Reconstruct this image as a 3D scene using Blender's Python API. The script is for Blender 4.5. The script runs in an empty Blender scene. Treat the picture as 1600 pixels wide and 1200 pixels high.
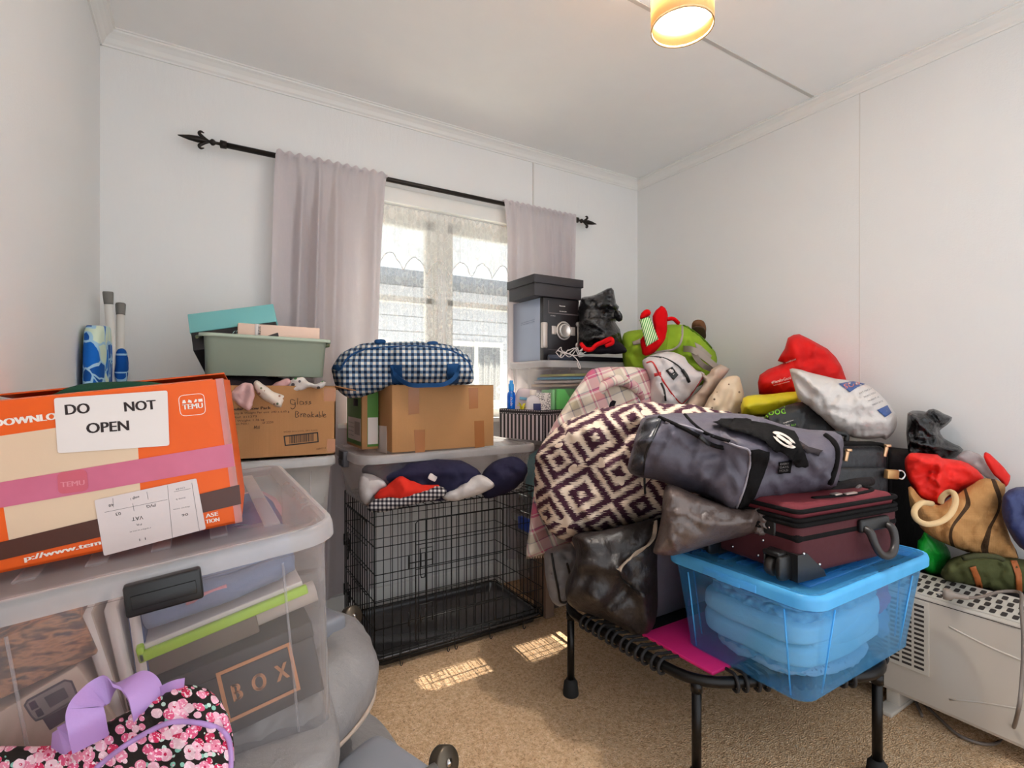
import bpy, bmesh, math, random
import numpy as np
from mathutils import Vector, Matrix, noise
from mathutils.bvhtree import BVHTree
from mathutils.geometry import delaunay_2d_cdt, tessellate_polygon

PI = math.pi
SC = bpy.context.scene
COL = SC.collection
YAW = math.radians(31.54)
FW = Vector((math.sin(YAW), math.cos(YAW), 0))
RT = Vector((math.cos(YAW), -math.sin(YAW), 0))
UP = Vector((0, 0, 1))
CAM = Vector((0, 0, 1.1))
FPX = 800.0

def W(px, py, d):
    """world point seen at photo pixel (px,py), d metres in front of the camera"""
    return CAM + FW*d + RT*((px-800)/FPX*d) + UP*((600-py)/FPX*d)
def ray(px, py):
    return (W(px, py, 1.0)-CAM).normalized()
def WZ(px, py, z):
    return W(px, py, (1.1-z)*FPX/(py-600))
def WY(px, py, y):
    r = ray(px, py); return CAM + r*((y-CAM.y)/r.y)
def WX(px, py, x):
    r = ray(px, py); return CAM + r*((x-CAM.x)/r.x)

# ------------------------------------------------------------------ materials
def lin(c):
    out = []
    for v in c[:3]:
        v = v/255.0
        out.append(v/12.92 if v <= .04045 else ((v+.055)/1.055)**2.4)
    return tuple(v**1.15 for v in out)+(1,)

class NT:
    def __init__(s, name):
        s.m = bpy.data.materials.new(name); s.m.use_nodes = True
        s.t = s.m.node_tree; s.t.nodes.clear()
        s.out = s.t.nodes.new('ShaderNodeOutputMaterial')
    def n(s, typ, ins=None, **kw):
        nd = s.t.nodes.new(typ)
        for k, v in kw.items(): setattr(nd, k, v)
        for k, v in (ins or {}).items():
            sock = nd.inputs[k]
            if isinstance(v, bpy.types.NodeSocket): s.t.links.new(v, sock)
            else: sock.default_value = v
        return nd
    def math(s, op, a, b=0.0, c=0.0):
        nd = s.t.nodes.new('ShaderNodeMath'); nd.operation = op
        for i, v in enumerate((a, b, c)):
            if isinstance(v, bpy.types.NodeSocket): s.t.links.new(v, nd.inputs[i])
            else: nd.inputs[i].default_value = v
        return nd.outputs[0]
    def mix(s, f, a, b):
        nd = s.t.nodes.new('ShaderNodeMix'); nd.data_type = 'RGBA'
        for sock, v in ((nd.inputs[0], f), (nd.inputs[6], a), (nd.inputs[7], b)):
            if isinstance(v, bpy.types.NodeSocket): s.t.links.new(v, sock)
            else: sock.default_value = v
        return nd.outputs[2]
    def ramp(s, f, stops, interp='LINEAR'):
        nd = s.t.nodes.new('ShaderNodeValToRGB'); cr = nd.color_ramp; cr.interpolation = interp
        while len(cr.elements) > 1: cr.elements.remove(cr.elements[-1])
        cr.elements[0].position = stops[0][0]; cr.elements[0].color = stops[0][1]
        for p, c in stops[1:]:
            e = cr.elements.new(p); e.color = c
        s.t.links.new(f, nd.inputs[0]); return nd.outputs[0]
    def uv(s): return s.n('ShaderNodeUVMap').outputs[0]
    def obj(s): return s.n('ShaderNodeTexCoord').outputs['Object']
    def xyz(s, v):
        nd = s.n('ShaderNodeSeparateXYZ', {0: v}); return nd.outputs
    def noise(s, vec, scale, detail=4.0, rough=.55):
        return s.n('ShaderNodeTexNoise', {'Vector': vec, 'Scale': scale, 'Detail': detail, 'Roughness': rough}).outputs[0]
    def scalev(s, v, k):
        return s.n('ShaderNodeVectorMath', {0: v, 1: k}, operation='MULTIPLY').outputs[0]
    def bump(s, h, strength=.3, dist=.002):
        return s.n('ShaderNodeBump', {'Height': h, 'Strength': strength, 'Distance': dist}).outputs[0]
    def bsdf(s, col, rough=.6, metal=0.0, bump=None, spec=.5, **kw):
        nd = s.n('ShaderNodeBsdfPrincipled', {'Base Color': col, 'Roughness': rough, 'Metallic': metal, 'Specular IOR Level': spec})
        for k, v in kw.items():
            sk = nd.inputs[k.replace('_', ' ')]
            if isinstance(v, bpy.types.NodeSocket): s.t.links.new(v, sk)
            else: sk.default_value = v
        if bump is not None: s.t.links.new(bump, nd.inputs['Normal'])
        return nd.outputs[0]
    def mixs(s, f, a, b):
        return s.n('ShaderNodeMixShader', {0: f, 1: a, 2: b}).outputs[0]
    def done(s, sh):
        s.t.links.new(sh, s.out.inputs[0]); return s.m

MC = {}
def mat(name, col, rough=.6, metal=0.0, var=.06, bump=.15, bs=120.0, spec=.5, sheen=0.0):
    """plain surface with a little procedural variation and grain"""
    if name in MC: return MC[name]
    t = NT(name); v = t.obj()
    n1 = t.noise(v, 9.0, 3.0); n2 = t.noise(v, bs, 2.0)
    c = lin(col); d = tuple(x*(1-var*2) for x in c[:3])+(1,); e = tuple(min(1, x*(1+var)) for x in c[:3])+(1,)
    cc = t.mix(n1, d, e)
    kw = {'Sheen_Weight': sheen} if sheen else {}
    MC[name] = t.done(t.bsdf(cc, rough, metal, t.bump(n2, bump, .001), spec, **kw))
    return MC[name]

def fabric(name, col, rough=.9, scale=900.0, var=.1, wrinkle=.35, spec=.1):
    if name in MC: return MC[name]
    t = NT(name); v = t.obj()
    n1 = t.noise(v, 7.0, 4.0); n2 = t.noise(v, scale, 2.0); n3 = t.noise(v, 22.0, 4.0)
    c = lin(col); d = tuple(x*(1-var*2) for x in c[:3])+(1,); e = tuple(min(1, x*(1+var)) for x in c[:3])+(1,)
    cc = t.mix(n1, d, e)
    h = t.math('ADD', t.math('MULTIPLY', n2, .12), n3)
    MC[name] = t.done(t.bsdf(cc, rough, 0, t.bump(h, wrinkle, .01), spec))
    return MC[name]

def sheetplastic(name, col, rough=.28, wr=.5, scale=30.0, spec=.5):
    """creased polythene / nylon"""
    if name in MC: return MC[name]
    t = NT(name); v = t.obj()
    n3 = t.noise(v, scale, 6.0, .6); n4 = t.n('ShaderNodeTexVoronoi', {'Vector': v, 'Scale': scale*.8}, feature='DISTANCE_TO_EDGE').outputs[0]
    h = t.math('ADD', n3, t.math('MULTIPLY', n4, .6))
    MC[name] = t.done(t.bsdf(lin(col), rough, 0, t.bump(h, wr, .012), spec))
    return MC[name]

def plastic(name, tint, haze, hcol, rough=.2, spec=.25):
    """thin see-through plastic: tinted straight-through light, a milky scatter share and a gloss"""
    if name in MC: return MC[name]
    t = NT(name)
    tr = t.n('ShaderNodeBsdfTransparent', {0: lin(tint)}).outputs[0]
    df = t.n('ShaderNodeBsdfDiffuse', {0: lin(hcol)}).outputs[0]
    tl = t.n('ShaderNodeBsdfTranslucent', {0: lin(hcol)}).outputs[0]
    gl = t.n('ShaderNodeBsdfGlossy', {0: (1, 1, 1, 1), 'Roughness': rough}).outputs[0]
    sc = t.mixs(.3, df, tl)
    lw = t.n('ShaderNodeLayerWeight', {0: .5})
    nz = t.noise(t.obj(), 14.0, 3.0)
    hz = t.math('MULTIPLY', haze*2, t.math('ADD', .4, t.math('MULTIPLY', nz, .2)))
    f1 = t.math('ADD', hz, t.math('MULTIPLY', t.math('POWER', lw.outputs[1], 3.0), .35), 0)
    f1 = t.math('MINIMUM', f1, 1.0)
    f2 = t.math('ADD', .03, t.math('MULTIPLY', t.math('POWER', lw.outputs[1], 4.0), spec))
    MC[name] = t.done(t.mixs(f2, t.mixs(f1, tr, sc), gl))
    return MC[name]

# ------------------------------------------------------------------ objects
def tag(o, label=None, cat=None, group=None, kind=None):
    if label: o['label'] = label
    if cat: o['category'] = cat
    if group: o['group'] = group
    if kind: o['kind'] = kind
    return o

class M_:
    """verts/faces (+uv) container in world coordinates"""
    def __init__(s): s.v = []; s.f = []; s.uv = []; s.hasuv = False
    def add(s, vs, fs, uv=None):
        b = len(s.v); s.v += [Vector(p) for p in vs]; s.f += [tuple(i+b for i in f) for f in fs]
        if uv is not None: s.hasuv = True; s.uv += list(uv)
        else: s.uv += [(0, 0)]*len(vs)
        return s
    def join(s, o): s.add(o.v, o.f, o.uv); s.hasuv |= o.hasuv; return s
    def xf(s, M): s.v = [M @ p for p in s.v]; return s

def emit(name, mb, material, root=None, smooth=True, origin=None, autos=None):
    me = bpy.data.meshes.new(name)
    if root is not None: org = Vector(ORG[root.name])
    elif origin is not None: org = Vector(origin)
    else:
        lo = Vector((min(p.x for p in mb.v), min(p.y for p in mb.v), min(p.z for p in mb.v)))
        hi = Vector((max(p.x for p in mb.v), max(p.y for p in mb.v), max(p.z for p in mb.v)))
        org = Vector(((lo.x+hi.x)/2, (lo.y+hi.y)/2, lo.z))
    me.from_pydata([p-org for p in mb.v], [], mb.f)
    if mb.hasuv:
        l = me.uv_layers.new(name='UVMap')
        for lp in me.loops: l.data[lp.index].uv = mb.uv[lp.vertex_index]
    bm = bmesh.new(); bm.from_mesh(me); bmesh.ops.recalc_face_normals(bm, faces=bm.faces)
    bm.to_mesh(me); bm.free()
    if smooth:
        for p in me.polygons: p.use_smooth = True
    me.materials.append(material)
    if autos:
        try: me.set_sharp_from_angle(angle=math.radians(autos))
        except Exception: pass
    o = bpy.data.objects.new(name, me); COL.objects.link(o)
    if root is not None:
        o.parent = root
        o.location = org - Vector(ORG[root.name])
        ORG[o.name] = org
    else:
        o.location = org; ORG[o.name] = org
    return o
ORG = {}

def thing(name, label, cat, loc, group=None):
    o = bpy.data.objects.new(name, None); o.empty_display_size = .05
    COL.objects.link(o); o.location = loc; ORG[o.name] = Vector(loc)
    return tag(o, label, cat, group)

def bvh(o):
    org = ORG[o.name]
    return BVHTree.FromPolygons([v.co+org for v in o.data.vertices], [tuple(p.vertices) for p in o.data.polygons])
BV = {}
def hit(o, px, py):
    if o.name not in BV: BV[o.name] = bvh(o)
    r = ray(px, py)
    h = BV[o.name].ray_cast(CAM, r)
    if h[0] is None:
        loc, nrm, i, dd = BV[o.name].find_nearest(W(px, py, (ORG[o.name]-CAM).dot(FW)))
        n = nrm
        return loc, (n if n.dot(r) < 0 else -n)
    n = h[1]
    return h[0], (n if n.dot(r) < 0 else -n)

# ------------------------------------------------------------------ shapes
def box(x0, y0, z0, x1, y1, z1, M=None, bev=0.0, seg=2):
    m = M_()
    if bev <= 0:
        vs = [(x, y, z) for z in (z0, z1) for y in (y0, y1) for x in (x0, x1)]
        m.add(vs, [(0, 2, 3, 1), (4, 5, 7, 6), (0, 1, 5, 4), (2, 6, 7, 3), (0, 4, 6, 2), (1, 3, 7, 5)])
    else:
        bm = bmesh.new(); bmesh.ops.create_cube(bm, size=1.0)
        for v in bm.verts:
            v.co = Vector((x0+(v.co.x+.5)*(x1-x0), y0+(v.co.y+.5)*(y1-y0), z0+(v.co.z+.5)*(z1-z0)))
        bev = min(bev, .49*min(x1-x0, y1-y0, z1-z0))
        bmesh.ops.bevel(bm, geom=list(bm.edges), offset=bev, segments=seg, profile=.5, affect='EDGES')
        bm.verts.index_update()
        m.add([v.co.copy() for v in bm.verts], [tuple(v.index for v in f.verts) for f in bm.faces]); bm.free()
    return m.xf(M) if M is not None else m

def catmull(pts, n=6, closed=False):
    pts = [Vector(p) for p in pts]
    if len(pts) < 3: return pts
    out = []; L = len(pts)
    rng = range(L) if closed else range(L-1)
    for i in rng:
        p0 = pts[(i-1) % L] if closed or i > 0 else pts[0]*2-pts[1]
        p1 = pts[i]; p2 = pts[(i+1) % L]
        p3 = pts[(i+2) % L] if closed or i+2 < L else pts[-1]*2-pts[-2]
        for k in range(n):
            t = k/n
            out.append(.5*((2*p1)+(p2-p0)*t+(2*p0-5*p1+4*p2-p3)*t*t+(3*p1-p0-3*p2+p3)*t**3))
    if not closed: out.append(pts[-1].copy())
    return out

def tube(pts, r, sides=8, closed=False, sm=0, cap=True):
    pts = [Vector(p) for p in pts]
    if sm: 
        if isinstance(r, (list, tuple)):
            rr = catmull([Vector((q, 0, 0)) for q in r], sm, closed); r = [q.x for q in rr]
        pts = catmull(pts, sm, closed)
    n = len(pts); m = M_(); prev = None; vs = []; fs = []
    for i in range(n):
        a = pts[i-1] if (i > 0 or closed) else pts[i]
        b = pts[(i+1) % n] if (i < n-1 or closed) else pts[i]
        t = (b-a)
        if t.length < 1e-9: t = Vector((0, 0, 1))
        t.normalize()
        if prev is None:
            u = t.orthogonal().normalized()
        else:
            u = prev - t*prev.dot(t)
            u = u.normalized() if u.length > 1e-6 else t.orthogonal().normalized()
        prev = u; w = t.cross(u)
        ri = r[i] if isinstance(r, (list, tuple)) else r
        for k in range(sides):
            a_ = 2*PI*k/sides
            vs.append(pts[i]+u*(ri*math.cos(a_))+w*(ri*math.sin(a_)))
    for i in range(n if closed else n-1):
        j = (i+1) % n
        for k in range(sides):
            k2 = (k+1) % sides
            fs.append((i*sides+k, i*sides+k2, j*sides+k2, j*sides+k))
    if cap and not closed:
        fs.append(tuple(range(sides))[::-1]); fs.append(tuple((n-1)*sides+k for k in range(sides)))
    return m.add(vs, fs)

def lathe(prof, axis0, axis=(0, 0, 1), sides=32, closed=False):
    """prof: list of (r, h) along axis from point axis0"""
    a = Vector(axis).normalized(); u = a.orthogonal().normalized(); w = a.cross(u)
    vs = []; fs = []; n = len(prof)
    for r, h in prof:
        for k in range(sides):
            t = 2*PI*k/sides
            vs.append(Vector(axis0)+a*h+u*(max(r, 1e-5)*math.cos(t))+w*(max(r, 1e-5)*math.sin(t)))
    for i in range(n if closed else n-1):
        j = (i+1) % n
        for k in range(sides):
            k2 = (k+1) % sides
            fs.append((i*sides+k, i*sides+k2, j*sides+k2, j*sides+k))
    return M_().add(vs, fs)

def rrect(hx, hy, r, n=5):
    out = []
    r = min(r, hx*.98, hy*.98)
    for cx, cy, a0 in ((hx-r, hy-r, 0), (-hx+r, hy-r, PI/2), (-hx+r, -hy+r, PI), (hx-r, -hy+r, 1.5*PI)):
        for k in range(n+1):
            a = a0+PI/2*k/n
            out.append((cx+r*math.cos(a), cy+r*math.sin(a)))
    return out

def rings(lst, M=None, n=5, cap0=True, cap1=True):
    """loft of rounded rectangles: lst of (hx, hy, r, z)"""
    vs = []; fs = []; L = None
    for hx, hy, r, z in lst:
        p = rrect(hx, hy, r, n); L = len(p)
        vs += [Vector((x, y, z)) for x, y in p]
    for i in range(len(lst)-1):
        for k in range(L):
            k2 = (k+1) % L
            fs.append((i*L+k, i*L+k2, (i+1)*L+k2, (i+1)*L+k))
    if cap0: fs.append(tuple(range(L))[::-1])
    if cap1: fs.append(tuple((len(lst)-1)*L+k for k in range(L)))
    m = M_().add(vs, fs)
    return m.xf(M) if M is not None else m

def fnoise(p, seed=0):
    return noise.fractal(Vector(p)+Vector((seed*7.31, seed*3.7, seed*1.9)), 1.0, 2.0, 4)
def ridge(p, seed=0):
    q = Vector(p)+Vector((seed*5.3, seed*2.7, seed*9.1))
    return (1-abs(noise.noise(q)))**3 + .5*(1-abs(noise.noise(q*2.1)))**3

def soft(hx, hy, hz, m=4.0, amp=.01, scale=6.0, seed=1, n=22, M=None, rid=0.0, fn=None, aniso=(1, 1, 1), uvm='xz'):
    """soft cushion-like body: superellipsoid with wrinkles; local origin at the centre"""
    vs = []; fs = []; uv = []; idx = {}
    def vid(p):
        k = (round(p[0], 5), round(p[1], 5), round(p[2], 5))
        if k not in idx:
            idx[k] = len(vs)
            q = Vector(p); l = (abs(q.x)**m+abs(q.y)**m+abs(q.z)**m)**(1/m); q = q/l
            w = Vector((q.x*hx, q.y*hy, q.z*hz))
            nn = Vector((q.x/hx, q.y/hy, q.z/hz)).normalized()
            s = Vector((w.x*aniso[0], w.y*aniso[1], w.z*aniso[2]))*scale
            dd = amp*fnoise(s, seed)
            if rid: dd += rid*(ridge(s*1.3, seed)-.5)
            w2 = w+nn*dd
            if fn: w2 = fn(w2, q)
            vs.append(w2); uv.append({'xz': (w.x, w.z+w.y*.7), 'xy': (w.x, w.y), 'yz': (w.y, w.z)}[uvm])
        return idx[k]
    for ax in range(3):
        for sg in (-1, 1):
            for i in range(n):
                for j in range(n):
                    q = []
                    for (a, b) in ((i, j), (i+1, j), (i+1, j+1), (i, j+1)):
                        p = [0, 0, 0]; p[ax] = sg
                        p[(ax+1) % 3] = math.tan((-1+2*a/n)*PI/4); p[(ax+2) % 3] = math.tan((-1+2*b/n)*PI/4)
                        q.append(vid(p))
                    fs.append(tuple(q if sg > 0 else q[::-1]))
    mm = M_().add(vs, fs, uv)
    return mm.xf(M) if M is not None else mm

def puff(name, outline, d, t, material, root=None, dx=0.0, dy=0.0, wpx=None, amp=.006, scale=9.0, seed=1, folds=(), step=7, sm=3, back=.5,
         rid=0.0, aniso=(1, 1, 1), label=None, cat=None, group=None, power=.5, cr=1.0):
    """soft body with the given silhouette, standing at distance d with thickness t; bulges to the front, half as much to the back"""
    step = step*.82
    pl = [Vector((p[0], p[1], 0)) for p in outline]
    cx = sum(p.x for p in pl)/len(pl); cy = sum(p.y for p in pl)/len(pl)
    pl = catmull(pl, sm, True) if sm > 1 else pl
    if sm > 1 and cr > 0:
        pl = [p+Vector((noise.noise((p.x*.11, p.y*.11, seed)), noise.noise((p.x*.11, p.y*.11, seed+9)), 0))*1.8*min(1, cr) for p in pl]
    # resample
    poly = []
    for i in range(len(pl)):
        a = pl[i]; b = pl[(i+1) % len(pl)]
        k = max(1, int((b-a).length/step))
        for q in range(k): poly.append(a.lerp(b, q/k))
    P = np.array([[p.x, p.y] for p in poly]); Q = np.roll(P, -1, axis=0)
    x0, y0 = P.min(0); x1, y1 = P.max(0)
    gx, gy = np.meshgrid(np.arange(x0+step*.5, x1, step), np.arange(y0+step*.5, y1, step*.87))
    gx = gx+((np.arange(gx.shape[0]) % 2)*step*.5)[:, None]
    G = np.stack([gx.ravel(), gy.ravel()], 1)
    def inside(G):
        c = np.zeros(len(G), bool)
        for a, b in zip(P, Q):
            cond = (a[1] > G[:, 1]) != (b[1] > G[:, 1])
            with np.errstate(divide='ignore', invalid='ignore'):
                xx = (b[0]-a[0])*(G[:, 1]-a[1])/(b[1]-a[1]+1e-12)+a[0]
            c ^= cond & (G[:, 0] < xx)
        return c
    def dist(G):
        best = np.full(len(G), 1e9)
        for a, b in zip(P, Q):
            ab = b-a; l2 = max(1e-9, (ab**2).sum())
            tt = np.clip(((G-a) @ ab)/l2, 0, 1)
            best = np.minimum(best, np.hypot(*(G-(a+tt[:, None]*ab)).T))
        return best
    ins = inside(G); G = G[ins]; D = dist(G) if len(G) else np.zeros(0)
    keep = D > step*.45; G = G[keep]; D = D[keep]
    rg = random.Random(seed*31+len(P)); folds = list(folds)
    area = len(G)*step*step
    for _ in range(int(min(80, area/260)*(1 if cr > 0 else 0))):
        g = G[rg.randrange(len(G))]; an = rg.gauss(.5, .9) if rg.random() < .6 else rg.random()*PI; L_ = min(70, max(10, area**.5*.28))*(.5+rg.random())
        a_ = cr*rg.choice((-1, 1))*min(.012, .07*t)*(.4+.8*rg.random()); w_ = max(step*.62, L_*.075)
        folds.append(((g[0]-math.cos(an)*L_/2, g[1]-math.sin(an)*L_/2), (g[0]+math.cos(an)*L_/2, g[1]+math.sin(an)*L_/2), a_, w_))
    nb = len(P)
    allp = [Vector((p[0], p[1])) for p in P]+[Vector((p[0], p[1])) for p in G]
    edges = [(i, (i+1) % nb) for i in range(nb)]
    rv, re_, rf, ov, oe, of = delaunay_2d_cdt(allp, edges, [], 1, 1e-4)
    R = np.array([[v.x, v.y] for v in rv]); DD = dist(R)
    wmax = wpx or max(DD.max(), 1.0)
    prof = np.clip(DD/wmax, 0, 1); prof = (1-(1-prof)**2)**power
    isb = DD < 1e-2
    VD = (W(cx, cy, d)-CAM).normalized()
    front = []; fidx = []; backi = []; vs = []; uv = []
    for i in range(len(R)):
        px, py = R[i]; dd = d+dx*(px-cx)+dy*(py-cy)
        base = W(px, py, dd)
        u = ((px-cx)*d/FPX, (cy-py)*d/FPX)
        s = Vector(((px-cx)*d/FPX*aniso[0], 0, (py-cy)*d/FPX*aniso[2]))*scale
        wv = amp*fnoise(s, seed)
        if rid: wv += rid*(ridge(s, seed)-.6)
        for (a, b, am, wd) in folds:
            ax, ay = a; bx, by = b; ab = ((bx-ax), (by-ay)); l2 = ab[0]**2+ab[1]**2
            tt = min(1, max(0, ((px-ax)*ab[0]+(py-ay)*ab[1])/max(l2, 1e-6)))
            e = math.hypot(px-ax-tt*ab[0], py-ay-tt*ab[1])
            wv += am*math.exp(-(e/wd)**2)
        if isb[i]:
            fidx.append(len(vs)); backi.append(len(vs)); vs.append(base); uv.append(u)
        else:
            k = min(1.0, prof[i]*1.5)
            fidx.append(len(vs)); vs.append(base-VD*(t*prof[i]*(1-back)+wv*k)); uv.append(u)
            backi.append(len(vs)); vs.append(base+VD*max(t*prof[i]*back-wv*k*.5, .0005)); uv.append(u)
    fs = []
    for f in rf:
        fs.append(tuple(fidx[i] for i in f)); g = tuple(backi[i] for i in f)[::-1]
        fs.append(g)
    m = M_().add(vs, fs, uv)
    o = emit(name, m, material, root)
    if label: tag(o, label, cat, group)
    return o

def patch(name, o, poly, material, root, off=.003, step=5, sm=0, holes=None, uv=True):
    """thin piece lying on the visible surface of o, with the given outline"""
    pl = [Vector((p[0], p[1], 0)) for p in poly]
    if sm: pl = catmull(pl, sm, True)
    P = []
    for i in range(len(pl)):
        a = pl[i]; b = pl[(i+1) % len(pl)]
        k = max(1, int((b-a).length/step))
        for q in range(k): P.append(a.lerp(b, q/k))
    xs = [p.x for p in P]; ys = [p.y for p in P]
    pts = [Vector((p.x, p.y)) for p in P]; nb = len(pts)
    def ins(x, y):
        c = False
        for i in range(nb):
            a = P[i]; b = P[(i+1) % nb]
            if (a.y > y) != (b.y > y) and x < (b.x-a.x)*(y-a.y)/(b.y-a.y)+a.x: c = not c
        return c
    y = min(ys)+step/2
    while y < max(ys):
        x = min(xs)+step/2
        while x < max(xs):
            if ins(x, y) and min((Vector((x, y))-q).length for q in pts[:nb]) > step*.45: pts.append(Vector((x, y)))
            x += step
        y += step
    rv, re_, rf, a_, b_, c_ = delaunay_2d_cdt(pts, [(i, (i+1) % nb) for i in range(nb)], [], 1, 1e-4)
    vs = []; uvs = []; n = len(rv)
    for v in rv:
        l, nm = hit(o, v.x, v.y); r = ray(v.x, v.y)
        vs.append(l+nm*off*.4-r*off*.8); uvs.append((v.x*.002, -v.y*.002))
    back = [p+ray(v.x, v.y)*off*.9 for p, v in zip(vs, rv)]
    ed = {}
    for f in rf:
        for i in range(len(f)):
            e = (f[i], f[(i+1) % len(f)]); ed[e] = 1
    fs = [tuple(f) for f in rf]+[tuple(i+n for i in f)[::-1] for f in rf]
    for (a, b) in ed:
        if (b, a) not in ed: fs.append((a, b, b+n, a+n))
    return emit(name, M_().add(vs+back, fs, uvs+uvs), material, root)

def cordon(name, o, px, r, material, root, off=None, sm=5, sides=6):
    """round piping / cord laid on the visible surface of o along photo points"""
    P = catmull([Vector((p[0], p[1], 0)) for p in px], sm)
    pts = []
    for p in P:
        l, nm = hit(o, p.x, p.y); pts.append(l-ray(p.x, p.y)*(off if off is not None else r*.6))
    q = [pts[0]]+[(pts[i-1]+pts[i]*2+pts[i+1])/4 for i in range(1, len(pts)-1)]+[pts[-1]]
    return emit(name, tube(q, r, sides), material, root)

# faces for flat prints
class Face:
    def __init__(s, o, u, v, n): s.o = Vector(o); s.u = Vector(u).normalized(); s.v = Vector(v).normalized(); s.n = Vector(n).normalized()
    def px(s, px, py):
        r = ray(px, py); t = (s.o-CAM).dot(s.n)/r.dot(s.n); p = CAM+r*t-s.o
        return p.dot(s.u), p.dot(s.v)
    def at(s, u, v, h=0.0): return s.o+s.u*u+s.v*v+s.n*h
def plate(name, F, uvs, material, root, h=.0008, base=0.0, rad=0.0):
    if rad: uvs = roundpoly(uvs, rad)
    n = len(uvs); vs = [F.at(u, v, base) for u, v in uvs]+[F.at(u, v, base+h) for u, v in uvs]
    fs = [tuple(range(n))[::-1], tuple(range(n, 2*n))]+[(i, (i+1) % n, (i+1) % n+n, i+n) for i in range(n)]
    return emit(name, M_().add(vs, fs, [(u, v) for u, v in uvs]*2), material, root, smooth=False)
def roundpoly(uvs, r):
    out = []; n = len(uvs)
    for i in range(n):
        p = Vector(uvs[i]); a = Vector(uvs[i-1]); b = Vector(uvs[(i+1) % n])
        da = (a-p).normalized()*r; db = (b-p).normalized()*r
        for k in range(5):
            t = k/4; out.append(tuple((p+da)*(1-t)**2+p*2*t*(1-t)+(p+db)*t*t))
    return out
def outline_m(F, uvs, w, h=.0008, base=0.0):
    """closed flat line of width w"""
    n = len(uvs); c = Vector((sum(u for u, v in uvs)/n, sum(v for u, v in uvs)/n)); P = [Vector(p) for p in uvs]
    I = []
    for i in range(n):
        a = (P[i]-P[i-1]).normalized(); b = (P[(i+1) % n]-P[i]).normalized()
        na = Vector((-a.y, a.x)); nb = Vector((-b.y, b.x)); k = (na+nb)
        k = k/max(.3, k.length_squared/2)
        if k.dot(c-P[i]) < 0: k = -k
        I.append(P[i]+k*w)
    vs = [F.at(p.x, p.y, base+h) for p in P]+[F.at(p.x, p.y, base+h) for p in I]+[F.at(p.x, p.y, base) for p in P]+[F.at(p.x, p.y, base) for p in I]
    fs = []
    for i in range(n):
        j = (i+1) % n
        fs += [(i, j, j+n, i+n), (i+2*n, i+3*n, j+3*n, j+2*n), (i, i+2*n, j+2*n, j), (i+n, j+n, j+3*n, i+3*n)]
    return M_().add(vs, fs)
TXT = {}
def textmesh(s):
    if s in TXT: return TXT[s]
    cu = bpy.data.curves.new('lettering_source', 'FONT'); cu.body = s; cu.size = 1.0; cu.resolution_u = 3; cu.extrude = 0.0; cu.fill_mode = 'FRONT'
    ob = bpy.data.objects.new('lettering_source', cu); COL.objects.link(ob)
    dg = bpy.context.evaluated_depsgraph_get(); me = bpy.data.meshes.new_from_object(ob.evaluated_get(dg))
    vs = [v.co.copy() for v in me.vertices]; fs = [tuple(p.vertices) for p in me.polygons]
    bpy.data.objects.remove(ob); bpy.data.curves.remove(cu); bpy.data.meshes.remove(me)
    TXT[s] = (vs, fs); return TXT[s]
def text_m(F, s, u0, v0, w, h, ang=0.0, lift=.0012, bold=0.0):
    """the characters s as flat lettering on face F: baseline start (u0,v0), width w, capital height h"""
    vs, fs = textmesh(s)
    x0 = min(p.x for p in vs); x1 = max(p.x for p in vs); k = w/max(1e-6, x1-x0)
    y1 = .7; c, sn = math.cos(ang), math.sin(ang); out = []
    for p in vs:
        a = (p.x-x0)*k; b = p.y/y1*h
        out.append(F.at(u0+a*c-b*sn, v0+a*sn+b*c, lift))
    m = M_().add(out, fs)
    if bold:
        for du in (-bold, bold):
            m.add([p+F.u*du+F.n*.00005 for p in out], fs)
    return m
def text_px(name, F, s, p0, p1, hpx, material, root, lift=.0012, bold=0.0, flip=False):
    u0, v0 = F.px(*p0); u1, v1 = F.px(*p1); ut, vt = F.px(p0[0], p0[1]-hpx)
    w = math.hypot(u1-u0, v1-v0); h = math.hypot(ut-u0, vt-v0); a = math.atan2(v1-v0, u1-u0)
    return emit(name, text_m(F, s, u0, v0, w, h, a, lift, bold), material, root, smooth=False)
def surf_face(o, px, py, du=(20, 0)):
    """a small flat frame tangent to o at a photo point"""
    l, n = hit(o, px, py); l2, n2 = hit(o, px+du[0], py+du[1])
    u = (l2-l); u = (u-n*u.dot(n)).normalized(); return Face(l, u, n.cross(u), n)
def text_on(name, o, s, p0, p1, hpx, material, root, off=.0025):
    """lettering printed on the visible surface of o: baseline from photo point p0 to p1, capital height hpx"""
    vs, fs = textmesh(s)
    x0 = min(p.x for p in vs); x1 = max(p.x for p in vs)
    d = Vector((p1[0]-p0[0], p1[1]-p0[1])); n = Vector((d.y, -d.x)).normalized()
    out = []
    for p in vs:
        a = (p.x-x0)/(x1-x0); q = Vector(p0)+d*a+n*(p.y/.7*hpx)
        l, nm = hit(o, q.x, q.y); out.append(l-ray(q.x, q.y)*off)
    return emit(name, M_().add(out, fs), material, root, smooth=False)
# ------------------------------------------------------------------ room
XL, XR, YB, YF, ZC = -.313, 2.477, 2.45, -.45, 2.43

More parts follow.
